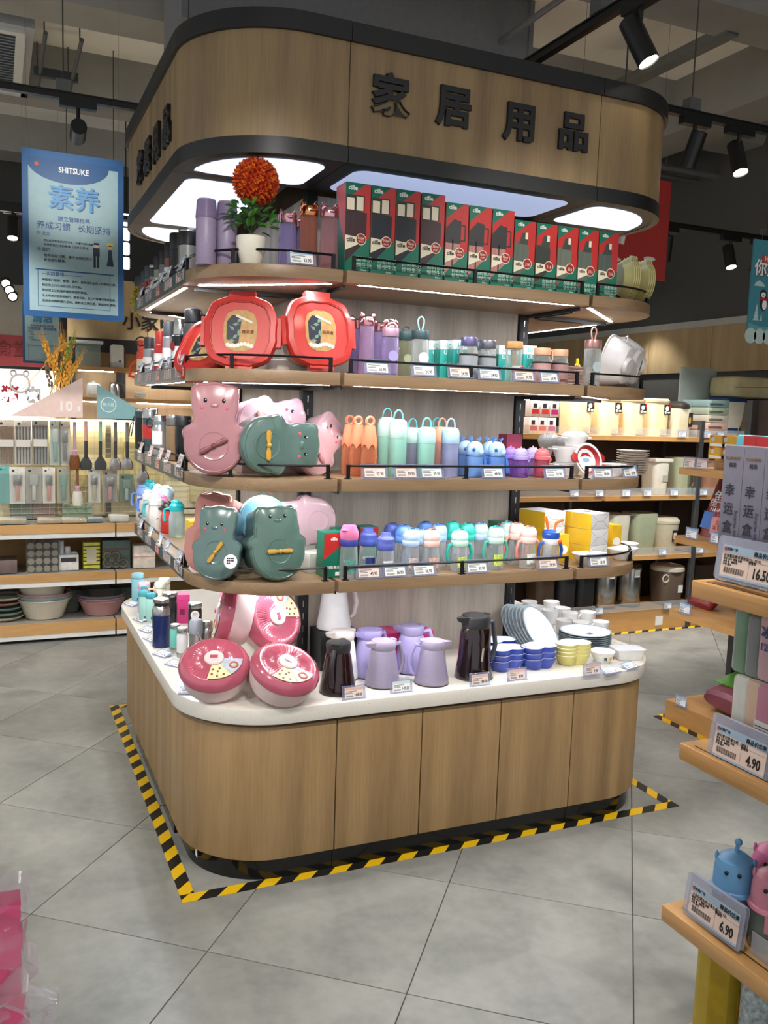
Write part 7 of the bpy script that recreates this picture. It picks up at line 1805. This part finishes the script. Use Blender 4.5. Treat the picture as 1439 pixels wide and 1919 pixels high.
# second row
t = T('swing_bin', 'white bin with flat lid on the second bin shelf', 'waste bin', (3.662,2.68,1.05)); bin_body(t, .16, .2, .25, mat('#e6e2d3', .4), .85); O('lid', rbox(.18, .22, .03, .012), mat('#ece9dc', .4), t, (0, 0, .25)); decal(t, 'label', 0, .05, .1, .15, -.098, mat('#b9b5ab', .6))
t = T('paper_basket', 'sage green tapered basket with grey print on the second bin shelf', 'waste bin', (3.921,2.68,1.05)); bin_body(t, .24, .2, .29, mat('#b9bf9f', .5), .72); O('leaf_print', tr(prism([(-.02, 0), (.03, .04), (.02, .1), (.0, .15), (-.03, .08)], 0, .001), (.03, -.09, .06), (PI / 2, 0, 0)), mat('#8a8a70', .6), t, smooth=0); O('hang_card', box(-.0, .05, -.115, -.113, .0, .06), mat('#4f8f96', .5), t, smooth=0)
t = T('paper_basket', 'tan storage bin half behind the upright on the second bin shelf', 'waste bin', (4.219,2.7,1.05)); bin_body(t, .2, .2, .26, mat('#c08f72', .5), .9); O('rim', box(-.1, .1, -.1, .1, .255, .268), mat('#a97a5e', .5), t, smooth=0)
t = T('paper_basket', 'brown lidded bin beside the tan one on the second bin shelf', 'waste bin', (4.526,2.7,1.05)); bin_body(t, .2, .2, .24, mat('#6a3f34', .5), .9); O('lid', rbox(.21, .21, .03, .012), mat('#7a4a3c', .5), t, (0, 0, .24))
# third row
t = T('paper_basket', 'narrow off-white basket behind the boat bowls', 'waste bin', (3.318,2.7,0.59)); bin_body(t, .2, .2, .3, mat('#d9d6c4', .5), .85); O('rim', box(-.098, .098, -.098, .098, .298, .303), mat('#c9c6b4', .5), t, smooth=0)
t = T('paper_basket', 'tall sage green basket on the third bin shelf', 'waste bin', (3.559,2.7,0.59)); bin_body(t, .25, .22, .31, mat('#a9b194', .5), .8); O('rim', lathe([(.0, 0), (.0001, .001)], 6), mat('#a9b194', .5), t, (0, 0, .3))
t = T('pail', 'cream lidded pail with label and handle on the third bin shelf', 'waste bin', (3.771,2.66,0.59)); O('bin_body', lathe([(.095, 0), (.098, .005), (.115, .23)], 32), mat('#d3cbb0', .4), t); O('lid', lathe([(.12, .23), (.122, .25), (.1, .275), (0, .28)], 32), mat('#d9d2b9', .4), t); decal(t, 'label', -.005, .045, .09, .18, -.113, INK); decal(t, 'label_print', .005, .035, .11, .16, -.1138, CREAM)
t = T('paper_basket', 'dark green tapered basket beyond the shelf upright', 'waste bin', (4.397,2.7,0.59)); bin_body(t, .22, .2, .3, mat('#6a7a66', .5), .85); O('rim', box(-.105, .105, -.095, .095, .298, .304), mat('#5f6f5c', .5), t, smooth=0)
tag(O('green_tub', (lambda f: loft([R3(f, .8, 0), R3(f, 1, .1), R3(f, .96, .1), R3(f, .78, .01)]))(lambda q: rrect(-.09 * q, .09 * q, -.07 * q, .07 * q, .03 * q, 4)), mat('#a9bda8', .4), None, (4.593,2.62,0.59)), 'pale green tub low beside the snack shelves', 'tub')
# floor row
for k, lo in enumerate([(3.243,2.7,0.16), (3.483,2.7,0.16)]):
    t = T('steel_bin', ('steel cylinder bin with white label, nearer the mugs', 'steel cylinder bin with red tab beside the brown bucket')[k], 'waste bin', lo, 0, 'steel cylinder bins')
    O('bin_body', lathe([(.1, .0), (.102, .004), (.102, .3), (.098, .31)], 32), STEEL, t, key='stlb'); O('base_band', lathe([(.1, 0), (.105, .001), (.105, .018), (.1, .02)], 32), BLACK, t, key='stlbb'); O('lid', lathe([(.1, .31), (.103, .315), (.09, .335), (0, .34)], 32), DARKGREY, t, key='stll'); decal(t, 'label', -.02, .03, .24, .3, -.103, PAPER)
t = T('lidded_bucket', 'brown bucket with white lid and rope handle on the plinth', 'bucket', (3.859,2.68,0.16)); bin_body(t, .25, .22, .27, mat('#6a5a4c', .5), .8); O('lid', lathe([(.13, .27), (.135, .275), (.135, .3), (.12, .312), (0, .315)], 32), mat('#ddd6c6', .4), t); O('rope_handle', ring(.03, .006, 16, 6, (-.1, -.1, .22), (PI / 2, 0, 0)), mat('#d9d2c4', .7), t); decal(t, 'label', .03, .08, .1, .16, -.102, PAPER)
for k, lo in enumerate([(2.677,2.72,0.16), (2.871,2.72,0.16), (3.045,2.72,0.16)]):
    t = T('dark_bin', '%s dark bin seen past the mugs on the plinth' % ORD[k], 'waste bin', lo, 0, 'dark bins'); bin_body(t, .17, .2, .33, mat(('#4a3a2c', '#2a2a2c', '#1f2022')[k], .4), .95); O('lid', rbox(.17, .2, .03, .01), BLACK, t, (0, 0, .33))
t = T('brown_carton', 'brown carton beside the bucket behind the upright', 'box', (4.217,2.74,0.16)); O('box_body', rbox(.2, .2, .3, .003, 1), mat('#4a382c', .6), t); decal(t, 'label', -.05, .05, .1, .15, -.101, mat('#8a7a66', .6))
# bright toys seen past the spoons
for k in range(6):
    lo = [(2.449,2.6,1.5), (2.526,2.6,1.5), (2.604,2.6,1.5), (2.459,2.6,1.62), (2.541,2.6,1.62), (2.624,2.6,1.62)][k]
    t = T('toy_box', '%s small red and white toy box seen past the rice spoons' % ORD[k], 'box', (lo[0], 2.62, 1.501 + (.12 if k > 2 else 0)), 0, 'toy boxes'); O('box_body', rbox(.075, .08, .115, .003, 1), mat('#e9dfda', .4), t, key='toyb'); decal(t, 'red_print', -.03, .03, .02, .055, -.0405, mat(('#c9302c', '#d0402f', '#b82a6a')[k % 3], .5)); decal(t, 'dark_print', -.02, .01, .065, .095, -.0405, mat('#3a2f3a', .5))
for k, (lo, z) in enumerate([((3.739,2.49,1.5), 1.5), ((3.995,2.49,1.5), 1.5), ((4.127,2.49,1.5), 1.5), ((2.771,2.49,1.05), 1.05), ((2.995,2.49,1.05), 1.05), ((3.24,2.49,1.05), 1.05), ((3.442,2.49,1.05), 1.05), ((3.701,2.49,1.05), 1.05), ((3.996,2.49,1.05), 1.05), ((3.627,2.49,0.59), .59), ((4.002,2.49,0.59), .59), ((3.718,2.49,0.16), .16), ((3.057,2.49,0.16), .16)]):
    price_tag((lo[0], 2.487, z), '39.90', '%s small price tag from the top along the bin shelving' % ORD[k], w=.085, h=.05, text_on=False, tilt=-.1)
tag(O('notice', box(3.62, 3.69, 2.506, 2.509, .03, .1), PAPER), 'small white notice stuck on the wooden plinth', 'notice')

# red board and winter board hanging from the ceiling
t = T('red_hanging_board', 'red hanging board with white script showing past the header corner', 'sign', (0, 2.0, 2.553))
O('board', box(2.2, 3.045, 0, .01, 0, .64), mat('#b8322e', .5), t, smooth=0)
O('white_script', cat(tube([(2.66, -.004, .2), (2.68, -.004, .34), (2.72, -.004, .46), (2.84, -.004, .5)], .024, 8, rad=[.02, .024, .022, .012]), tr(ball(.05, 1, .1, .3), (2.9, -.004, .13)), tr(ball(.07, 1, .1, .25), (2.6, -.004, .1))), PAPER, t)
O('hanging_wire', cat(tube([(2.3, .005, .64), (2.3, .005, 1.74)], .0015, 5), tube([(2.95, .005, .64), (2.95, .005, 1.74)], .0015, 5)), STEEL, t)
TQ1, TQ2, TQ3 = mat('#3f8796', .5), mat('#5fa3ac', .5), mat('#b9d0cc', .5)
wbd = T('winter_board', 'turquoise winter greeting board with a cartoon penguin at the picture edge', 'sign', (2.067, .3, 2.01))
O('board', box(0, .5, 0, .008, 0, .443), TQ1, wbd, smooth=0)
O('snow_hill', tr(prism([(0, 0), (.5, 0), (.5, .05)] + [(.5 - .01 * k, .078 + .02 * math.sin(k * .12)) for k in range(51)], 0, .0008), (0, 0, 0), (PI / 2, 0, 0)), TQ2, wbd, smooth=0)
O('snow_bank', tr(cat(*[tr(lathe([(.035, .0008), (.035, .0016)], 18), (.02 + k * .055, .015, 0)) for k in range(9)], prism([(0, 0), (.5, 0), (.5, .02), (0, .02)], .0008, .0014)), (0, 0, 0), (PI / 2, 0, 0)), TQ3, wbd, smooth=0)
def fir(x, z, h): return tr(cat(*[prism([(-h * (.26 - .06 * k), k * h * .22), (h * (.26 - .06 * k), k * h * .22), (0, k * h * .22 + h * .34)], .0008, .0015 + .0003 * k) for k in range(4)]), (x, 0, z), (PI / 2, 0, 0))
O('fir_print', fir(.044, .085, .075), TQ3, wbd, smooth=0); O('fir_print', fir(.075, .085, .035), TQ3, wbd, smooth=0)
O('cloud_print', tr(cat(tr(lathe([(.012, .0008), (.012, .0014)], 14), (.05, .252, 0)), tr(lathe([(.009, .0008), (.009, .0013)], 14), (.034, .248, 0)), tr(lathe([(.009, .0008), (.009, .0013)], 14), (.066, .248, 0)), prism([(.018, .238), (.085, .238), (.08, .248), (.025, .248)], .0008, .0012)), (0, 0, 0), (PI / 2, 0, 0)), TQ3, wbd, smooth=0)
pg = O('penguin_print', tr(lathe([(.03, .0008), (.03, .0014)], 20, .8, 1.2), (.086, 0, .165), (PI / 2, 0, 0)), mat('#20242c', .5), wbd)
O('penguin_belly', tr(lathe([(.02, .0014), (.02, .002)], 18, .7, 1.2), (.09, 0, .158), (PI / 2, 0, 0)), PAPER, pg); O('penguin_head', tr(lathe([(.02, .0016), (.02, .0022)], 18), (.078, 0, .205), (PI / 2, 0, 0)), mat('#20242c', .5), pg); O('penguin_face', tr(lathe([(.013, .0022), (.013, .0028)], 14, 1.1, .9), (.078, 0, .201), (PI / 2, 0, 0)), PAPER, pg); O('penguin_scarf', box(.06, .098, -.0036, -.0026, .176, .188), RED, pg, smooth=0); O('penguin_beak', tr(prism([(-.005, 0), (.005, 0), (0, -.008)], .0028, .0034), (.078, 0, .2), (PI / 2, 0, 0)), mat('#d9502c', .5), pg, smooth=0)
O('red_plate', box(.052, .17, -.0012, 0, .345, .378), mat('#b8453c', .5), wbd, smooth=0); text('Hello', .034, PAPER, wbd, (.105, -.0022, .36), off=.02); text('你好', .075, mat('#7a2f3c', .5), wbd, (.088, -.0018, .312), off=.04); text('你好', .075, PAPER, wbd, (.086, -.003, .314), off=.015)
O('hanging_wire', cat(tube([(.05, .004, .443), (.05, .004, 2.28)], .0012, 5), tube([(.45, .004, .443), (.45, .004, 2.28)], .0012, 5)), STEEL, wbd)

# ---------------------------------------------------------------- pet food gondola across the aisle
mg = T('pet_gondola', 'wooden gondola with dark frame stocked with pet food across the aisle', 'shelving unit', (2.27, .85, 0))
for z in (1.385, 1.02, .62):
    O('board', box(-.04, .42, -2.6, 0, z - .038, z), HONEYY, mg, smooth=0)
O('plinth', box(-.0, .42, -2.6, .02, .0, .105), HONEYY, mg, smooth=0)
for y in (-.06, -2.6): O('frame_post', box(.38, .42, y, y + .04, .1, 1.75), FR, mg, smooth=0)
O('back_board', box(.42, .44, -2.6, 0, 0, 1.75), BROWN, mg, smooth=0)
tape(2.222, 2.268, -1.7, .91, 'Y', 'black and yellow tape along the pet food gondola'); tape(2.268, 2.7, .872, .918, 'X', 'short black and yellow tape at the end of the pet food gondola')
def bag(loc, label, w, h, d, col, rot=(0, 0, 0), group='pet food bags'):
    t = T('pet_food_bag', label, 'pet food bag', loc, rot=rot, group=group)
    O('pouch', lambda: loft([[(w / 2 * q * math.cos(2 * PI * i / 20) * (abs(math.cos(2 * PI * i / 20)) ** -.35 if abs(math.cos(2 * PI * i / 20)) > .05 else 1), d / 2 * e * math.sin(2 * PI * i / 20), z) for i in range(20)] for q, e, z in ((.8, .6, 0), (.86, 1, .02), (.88, 1, h * .5), (.86, .7, h * .8), (.84, .1, h * .97), (.84, .06, h))]), mat(col, .3, amt=.12, scale=12), t, key=('pouch', w, h, d))
    return t
b = bag((2.42,0.742,0.987), 'dark red cat food bag leaning on the pet gondola with a cat picture', .24, .36, .1, '#7a1f22', (-.25, .1, -PI / 2 + .2))
O('blue_print', tr(box(-.09, .02, -.002, 0, .06, .15), (0, -.052, 0)), mat('#2f6ab8', .4), b, smooth=0); O('cat_face_print', tr(lathe([(.035, 0), (.035, .002)], 18), (.045, -.054, .09), (PI / 2, 0, 0)), mat('#d9b08a', .6), b); O('cat_ear_print', tr(prism([(-.03, .02), (-.02, .05), (-.005, .03), (.005, .03), (.02, .05), (.03, .02)], 0, .002), (.045, -.054, .095), (PI / 2, 0, 0)), mat('#d9b08a', .6), b, smooth=0); text('鱼鲜包', .05, mat('#d9cfc4', .5), b, (.0, -.057, .2)); text('NATURAL', .026, PAPER, b, (0, -.057, .165))
b = bag((2.4,0.648,0.997), 'dark red cat food bag standing closest to the tall grey cartons', .24, .34, .1, '#8a2426', (-.15, 0, -PI / 2))
O('pink_print', box(-.08, .06, -.056, -.052, .04, .13), mat('#d98a86', .5), b, smooth=0); text('鱼鲜', .07, mat('#cfe0e4', .5), b, (-.02, -.06, .23)); text('NATURAL', .03, PAPER, b, (0, -.06, .165)); text('三文鱼\n冻干双拼', .026, INK, b, (-.01, -.06, .085))
for k, (lo, c) in enumerate([((2.33,0.655,1.399), '#d9a820'), ((2.33,0.572,1.392), '#d9a820')]):
    for j_ in range(2):
        t = T('treat_box', '%s yellow treat box in the %s pile on the pet gondola' % (('lower', 'upper')[j_], ('farther', 'nearer')[k]), 'box', (2.33, lo[1], 1.3865 + .052 + j_ * .062), -PI / 2, 'yellow treat boxes'); O('box_body', rbox(.12, .08, .06, .003, 1), mat(c, .4), t, key='trb'); decal(t, 'white_print', -.05, .05, .004, .018, -.0405, PAPER); disc_decal(t, 'animal_print', -.03, .04, .012, -.0405, mat('#cfcfcf', .5)); decal(t, 'red_print', -.045, -.025, .045, .058, -.0405, RED)
    t = T('treat_jar', '%s clear jar of orange treats under the yellow boxes' % ('farther', 'nearer')[k], 'jar', (2.335, lo[1], 1.3865)); LP('jar', cyl(.04, 0, .045, .004), clear('#e0d2b0', .25), t); LP('treats', cyl(.034, .002, .032, .004), mat('#d08a2a', .6), t); LP('lid', cyl(.041, .045, .051, .002), mat('#e0b030', .4), t)
b = bag((2.4,0.809,0.635), 'crimson snack bag lying low on the pet gondola shelf', .2, .2, .08, '#8a1c2a', (-.9, 0, -PI / 2)); O('picture_print', box(-.06, .06, -.046, -.042, .04, .12), mat('#c9703a', .5, amt=.4, scale=40), b, smooth=0)
b = bag((2.42, .62, .105), 'green and pink cat litter bag lying on the bottom deck', .34, .4, .12, '#8a4a5c', (-1.35, 0, -PI / 2)); b.location = (2.36, .55, .17)
O('green_print', box(-.14, .08, -.066, -.062, .08, .3), mat('#5fa63a', .4), b, smooth=0); O('cat_print', tr(lathe([(.05, 0), (.05, .002)], 18, .7, 1.4), (-.02, -.067, .18), (PI / 2, 0, 0)), mat('#b8a078', .6, amt=.4, scale=40), b); O('black_print', tr(lathe([(.045, 0), (.045, .002)], 18), (-.05, -.068, .3), (PI / 2, 0, 0)), INK, b); text('5', .07, PAPER, b, (-.05, -.071, .3))
for k, (lo, ds) in enumerate([((2.262,0.773,1.41), 'first tag on the top board'), ((2.262,0.686,1.405), 'second tag on the top board'), ((2.262,0.722,1.06), 'first tag on the middle board'), ((2.262,0.55,1.038), 'second tag on the middle board'), ((2.262,0.731,0.652), 'tag on the lower board'), ((2.262,0.751,0.145), 'tag on the wooden plinth')]):
    price_tag((2.2262 if k < 5 else 2.266, lo[1], (1.386, 1.386, 1.021, 1.021, .621, .106)[k]), '29.90', 'pet gondola price tag, ' + ds, rz=-PI / 2, w=.09, h=.055, text_on=False, tilt=-.05, tone='p' if k < 2 else 'b')

# ---------------------------------------------------------------- nearest gondola at the picture's edge
ng = T('snack_gondola', 'nearest gondola with thick honey wood boards at the picture edge', 'shelving unit', (.5, -1.11, 0))
NZ = [1.238, .819, .387]
for k, z in enumerate(NZ):
    O('board', prism(rrect(0 - .02 * (k == 2), .46, -2.2, 0, .003, 2), z - .042, z, .002), HONEYY, ng)
    O('tag_groove', box(.018, .022, -2.2, -.03, z - .001, z + .0006), mat('#3a2412', .8), ng, smooth=0)
O('deck', box(.06, .46, -2.2, -.01, 0, .03), HONEYY, ng, smooth=0)
for y in (-.06, -2.1): O('frame_post', box(.42, .46, y, y + .04, .03, 1.7), FR, ng, smooth=0)
O('back_board', box(.46, .475, -2.2, 0, 0, 1.7), BROWN, ng, smooth=0)
def big_tag(loc, price, label, name_line):
    t = T('price_tag', label, 'price tag', loc, rot=(-.12, 0, -PI / 2), group='large price tags on the nearest gondola'); t.scale = (1.25,) * 3
    w, h = .15, .085
    O('holder', cat(tr(prism(rrect(-w / 2, w / 2, 0, h, .008, 4), 0, .002), (0, .001, 0), (PI / 2, 0, 0)), tr(prism(rrect(-w / 2, w / 2, 0, h, .008, 4), 0, .0015), (0, .010, 0), (PI / 2, 0, 0)), box(-w / 2 + .006, w / 2 - .006, -.001, .01, h - .002, h)), clear('#d6d7e4', .14), t, smooth=0)
    c = O('card', box(-w * .40, w * .44, -.0018, -.0012, h * .07, h * .80), mat('#e3c8b8', .6), t, smooth=0)
    O('card_heading', box(-w * .40, w * .44, -.0024, -.0018, h * .63, h * .80), mat('#9db2c4', .6), c, smooth=0); O('card_footer', box(-w * .40, w * .44, -.0024, -.0018, h * .07, h * .12), mat('#9db2c4', .6), c, smooth=0)
    O('shop_mark', tr(lathe([(.004, 0), (.004, .0006)], 12), (-w * .35, -.0024, h * .715), (PI / 2, 0, 0)), mat('#b03a34', .5), c); text('优购广场', .0065, INK, c, (-w * .24, -.0027, h * .715))
    text('商品价格签', .0098, INK, c, (w * .27, -.0027, h * .70), off=.02); text(name_line, .0068, INK, c, (-w * .37, -.0021, h * .565), align='LEFT')
    text('货号 1024  等级 合格', .005, INK, c, (-w * .37, -.0021, h * .49), align='LEFT'); text('单位 盒   物价员', .005, INK, c, (-w * .37, -.0021, h * .43), align='LEFT'); text('产地 浙江', .005, INK, c, (-w * .37, -.0021, h * .37), align='LEFT'); text('零售价', .0058, INK, c, (w * .1, -.0021, h * .5), off=.02)
    O('rule', cat(box(-w * .40, w * .44, -.0021, -.0018, h * .525, h * .53), box(w * .05, w * .053, -.0021, -.0018, h * .12, h * .525)), mat('#6a6a70', .6), c, smooth=0)
    O('barcode', cat(*[box(-w * .34 + i * .0019, -w * .34 + i * .0019 + (.0007, .0012, .0005)[i % 3], -.0022, -.0018, h * .18, h * .31) for i in range(26)]), INK, c, smooth=0)
    text(price, .027, INK, c, (w * .26, -.0022, h * .28), off=.025, sx=.72, name='price_figures')
    return t
big_tag((0.52,-1.253,1.253), '16.50', 'large price tag before the grey-violet cartons, figure 16.50', '可奇聪彩樱花季智盒(GL-7210)')
big_tag((0.52,-1.275,0.814), '4.90', 'large price tag below the wet wipe packs, figure 4.90', '清可雪日常餐巾纸（袋装）')
big_tag((0.5,-1.256,0.395), '6.90', 'large price tag before the blue animal cup, figure 6.90', '小孩玩耍水杯卡通水瓶(GL-12)')
for k, px in enumerate((0, 1, 2)):
    lo = (.6, (-1.15, -1.2135, -1.277)[k])
    t = T('blind_box_carton', '%s tall grey-violet blind box carton from the board end' % ORD[k], 'box', (.6, lo[1], NZ[0] + .0005), -PI / 2, 'blind box cartons')
    O('box_body', lambda: rbox(.062, .07, .335, .001, 1), mat('#7a7684', .3, amt=.06), t, key='bbx')
    for i, c in enumerate('幸运盒子'): text(c, .032, mat('#2c2c36', .5), t, (-.004, -.036, .225 - i * .045), off=.01)
    text('Surprise blind box', .0135, mat('#55525f', .5), t, (.021, -.036, .13), (PI / 2, PI / 2, 0)); text('CHEMMEI', .011, mat('#8a6a4a', .5), t, (0, -.036, .305)); text('祺美', .012, mat('#3a3844', .5), t, (0, -.036, .288), off=.01)
    O('triangle_print', tr(cat(prism([(-.018, 0), (-.006, 0), (-.012, .014)], 0, .0006), prism([(-.005, 0), (.007, 0), (.001, .012)], 0, .0006)), (0, -.0355, .002), (PI / 2, 0, 0)), mat('#cfc9bf', .5), t, smooth=0)
for k, lo in enumerate([(0.72,-1.073,1.568), (0.72,-1.112,1.554)]):
    t = T('toy_packet', ('cyan toy packet with red tab behind the grey-violet cartons', 'second cyan toy packet behind the grey-violet cartons')[k], 'packet', (.72, lo[1], NZ[0] + .0005), -PI / 2); O('packet', rbox(.1, .05, .36, .008, 2), mat('#5fb8c9', .4), t); decal(t, 'red_tab', -.02, .02, .29, .358, -.0255, RED); text('惊喜盒', .016, PAPER, t, (0, -.0268, .32))
# tissue and cup packs on the middle board
def soft_pack(loc, label, w, h, d, col, film='#eef2ee', rz=-PI / 2):
    t = T('soft_pack', label, 'tissue pack', loc, rz, 'soft packs on the nearest gondola')
    O('pack', lambda: rbox(w, d, h, min(w, d) * .25, 4), mat(col, .4, amt=.1, scale=15), t, key=('sfp', w, h, d)); O('film', lambda: rbox(w * 1.02, d * 1.02, h * 1.01, min(w, d) * .26, 4), clear(film, .08), t, key=('sff', w, h, d)); O('seal_end', lambda: box(-w * .35, w * .35, -.002, .002, 0, .02), clear(film, .3), t, (0, 0, h), key=('sfe', w), smooth=0)
    return t
zb = NZ[1] + .0005
soft_pack((.60, (0.56,-1.222,0.949)[1], zb), 'white paper cup sleeve standing at the board end', .052, .198, .06, '#e6e0d6')
soft_pack((.60, (0.56,-1.261,0.955)[1], zb), 'peach paper cup sleeve beside the white one', .052, .198, .06, '#e8b48f')
p = soft_pack((.60, (0.56,-1.308,0.965)[1], zb), 'hot pink wet wipe pack with white text panel', .09, .198, .06, '#c93a78'); decal(p, 'text_panel', -.035, .04, .03, .11, -.0315, mat('#d9d3cc', .6)); O('panel_text', cat(*[box(-.03, .03, -.0325, -.032, .04 + .008 * i, .042 + .008 * i) for i in range(8)]), INK, p, smooth=0)
soft_pack((.61, (0.58,-1.2,1.102)[1], zb + .2), 'green wrapped roll pack stacked higher at the board end', .05, .16, .06, '#2f7a3a')
soft_pack((.61, (0.58,-1.241,1.106)[1], zb + .2), 'dark grey pack stacked beside the green roll', .05, .15, .06, '#4a4648')
p = soft_pack((.61, (0.58,-1.292,1.106)[1], zb + .2), 'pink and blue ice-name pack stacked at the picture edge', .08, .16, .06, '#d08a9a'); text('冰', .03, mat('#22406a', .5), p, (-.01, -.034, .12), off=.03); text('12', .024, mat('#33408a', .5), p, (-.015, -.034, .085), off=.02)
p = soft_pack((.58, (0.56,-1.306,0.879)[1] - .02, zb), 'blue and green soft pack lying behind the 4.90 tag', .08, .07, .05, '#3a6a4a')
# animal lid bottles on the lowest board
def animal_cup(loc, label, col, body='#9aa39a'):
    t = T('animal_lid_cup', label, 'kids bottle', loc, -.9, 'animal lid cups'); t.scale = (1.22,) * 3
    m = mat(col, .4)
    LP('body', [(.038, 0), (.04, .004), (.04, .075), (.038, .08)], clear(body, .45), t); LP('filling', cyl(.034, .004, .07, .004), mat('#6a7a5a', .7, amt=.6, scale=60), t)
    l = LP('dome_lid', [(.043, .078), (.046, .082), (.044, .088), (.041, .09), (.04, .125), (.034, .145), (.018, .157), (0, .16)], m, t, 32)
    O('antenna', lambda: cat(tube([(0, 0, .157), (.002, 0, .175)], .004, 8), ball(.0075, 1, 1, 1.1, 12, 8, (.003, 0, .18))), m, l, key=None)
    for s in (-1, 1):
        O('ear', lambda: ball(.008, .5, .8, 1.4, 10, 6), m, l, (s * .036, .0, .142), key='acear'); O('eye', lambda: ball(.0042, 1, .6, 1.1, 10, 6), EYE, l, (s * .012, -.0385, .128), key='aceye')
    O('lid_tab', lambda: box(-.009, .009, -.003, .003, -.035, .0), m, l, (0, -.046, .084), key='actab')
    return t
zc = NZ[2] + .0005
animal_cup((.575, (0.575,-1.248,0.451)[1], zc), 'blue animal lid cup with antenna on the lowest board', '#5f93bd')
animal_cup((.60, (0.6,-1.344,0.465)[1], zc), 'dusty pink animal lid cup beside the blue one', '#c77f8e')
animal_cup((.70, (0.7,-1.251,0.498)[1], zc), 'bright pink animal lid cup behind the dusty pink one', '#e77fae')
tag(O('acrylic_divider', box(.535, .538, -2.4, -1.35, NZ[2], NZ[2] + .055), clear('#e3e6ea', .15)), 'clear acrylic lip along the lowest board', 'divider')
# jars below
t = T('candy_jar', 'tall octagonal jar of yellow candy below the lowest board', 'jar', (.62, (0.62,-1.191,0.1)[1], .0305), .3)
O('jar', lathe([(.06, 0), (.063, .004), (.063, .25), (.056, .268)], 8), clear('#d9c24a', .25), t, smooth=20); O('candy', lathe(cyl(.057, .005, .245, .004), 8), mat('#d3b51c', .35, amt=.25, scale=25), t, smooth=20); O('paper_print', box(-.02, .02, -.0585, -.0575, .1, .17), mat('#d99a1c', .5), t, smooth=0); LP('cap', [(.056, .268), (.06, .27), (.06, .298), (.056, .303)], clear('#e9e3b0', .4), t)
t = T('candy_jar', 'speckled blue and white jar beside the yellow candy jar', 'jar', (.64, (0.64,-1.316,0.18)[1], .0305)); LP('jar', cyl(.058, 0, .29, .006), mat('#a9b3b5', .4, amt=.5, scale=80), t)
for i in range(7): O('blue_dot', lambda: ball(.008, 1, .3, 1, 10, 6), mat('#2f6a9a', .4), t, (.058 * math.cos(-2.6 + i * .25), .058 * math.sin(-2.6 + i * .25), .09 + .027 * i), key='bdot')

# pink wrapped goods at the lower corner on the other side
PKS = mat('#f2608c', .35, amt=.08, scale=10)
fb = T('floor_bin', 'dark floor bin holding pink wrapped goods at the picture corner', 'bin', (-1.42, -1.35, 0)); O('bin_body', rbox(.6, .3, .55, .01, 2), mat('#2c2a2a', .5), fb)
t = T('pink_wrapped_sheet', 'tall pink sheet in crinkled clear wrap at the lower picture corner', 'wrapped goods', (-1.262, -1.38, .5506), 0)
def crinkle(w, h, th, amp, n=14, m=18, seed=1):
    V, F = [], []
    for side in (0, 1):
        for j in range(m + 1):
            for i in range(n + 1):
                x = -w / 2 + w * i / n; z = h * j / m
                q = (noise.noise(Vector((x * 22 + seed, z * 13, side * 3 + seed))) + .6 * noise.noise(Vector((x * 55, z * 40 + seed, side)))) * amp
                V.append((x + noise.noise(Vector((z * 26, seed, 0))) * amp * 1.2, (-th if side == 0 else th) + q, z + (noise.noise(Vector((x * 18, seed, 5))) * amp * 1.2 if j == m else 0)))
    o = (n + 1) * (m + 1)
    for j in range(m):
        for i in range(n):
            a = j * (n + 1) + i
            F.append((a, a + 1, a + n + 2, a + n + 1)); F.append((o + a, o + a + n + 1, o + a + n + 2, o + a + 1))
    for j in range(m):
        for i in (0, n):
            a = j * (n + 1) + i
            F.append((a, a + n + 1, o + a + n + 1, o + a) if i == 0 else (a, o + a, o + a + n + 1, a + n + 1))
    for i in range(n):
        a = m * (n + 1) + i
        F.append((a, a + 1, o + a + 1, o + a)); F.append((i, o + i, o + i + 1, i + 1))
    return V, F
O('pink_sheet', crinkle(.42, .325, .02, .014, 26, 30), PKS, t); O('crinkled_wrap', crinkle(.435, .34, .03, .026, 40, 44, 4), clear('#f4f0f4', .05, .03), t)
t = T('pink_wrapped_sheet', 'smaller pink pack in crinkled clear wrap in front of the tall one', 'wrapped goods', (-1.10, -1.43, .5506), -.1)
O('pink_sheet', crinkle(.10, .185, .016, .006, 6, 8, 2), PKS, t); O('crinkled_wrap', crinkle(.16, .215, .024, .034, 26, 30, 7), clear('#f4f4f6', .1, .03), t)
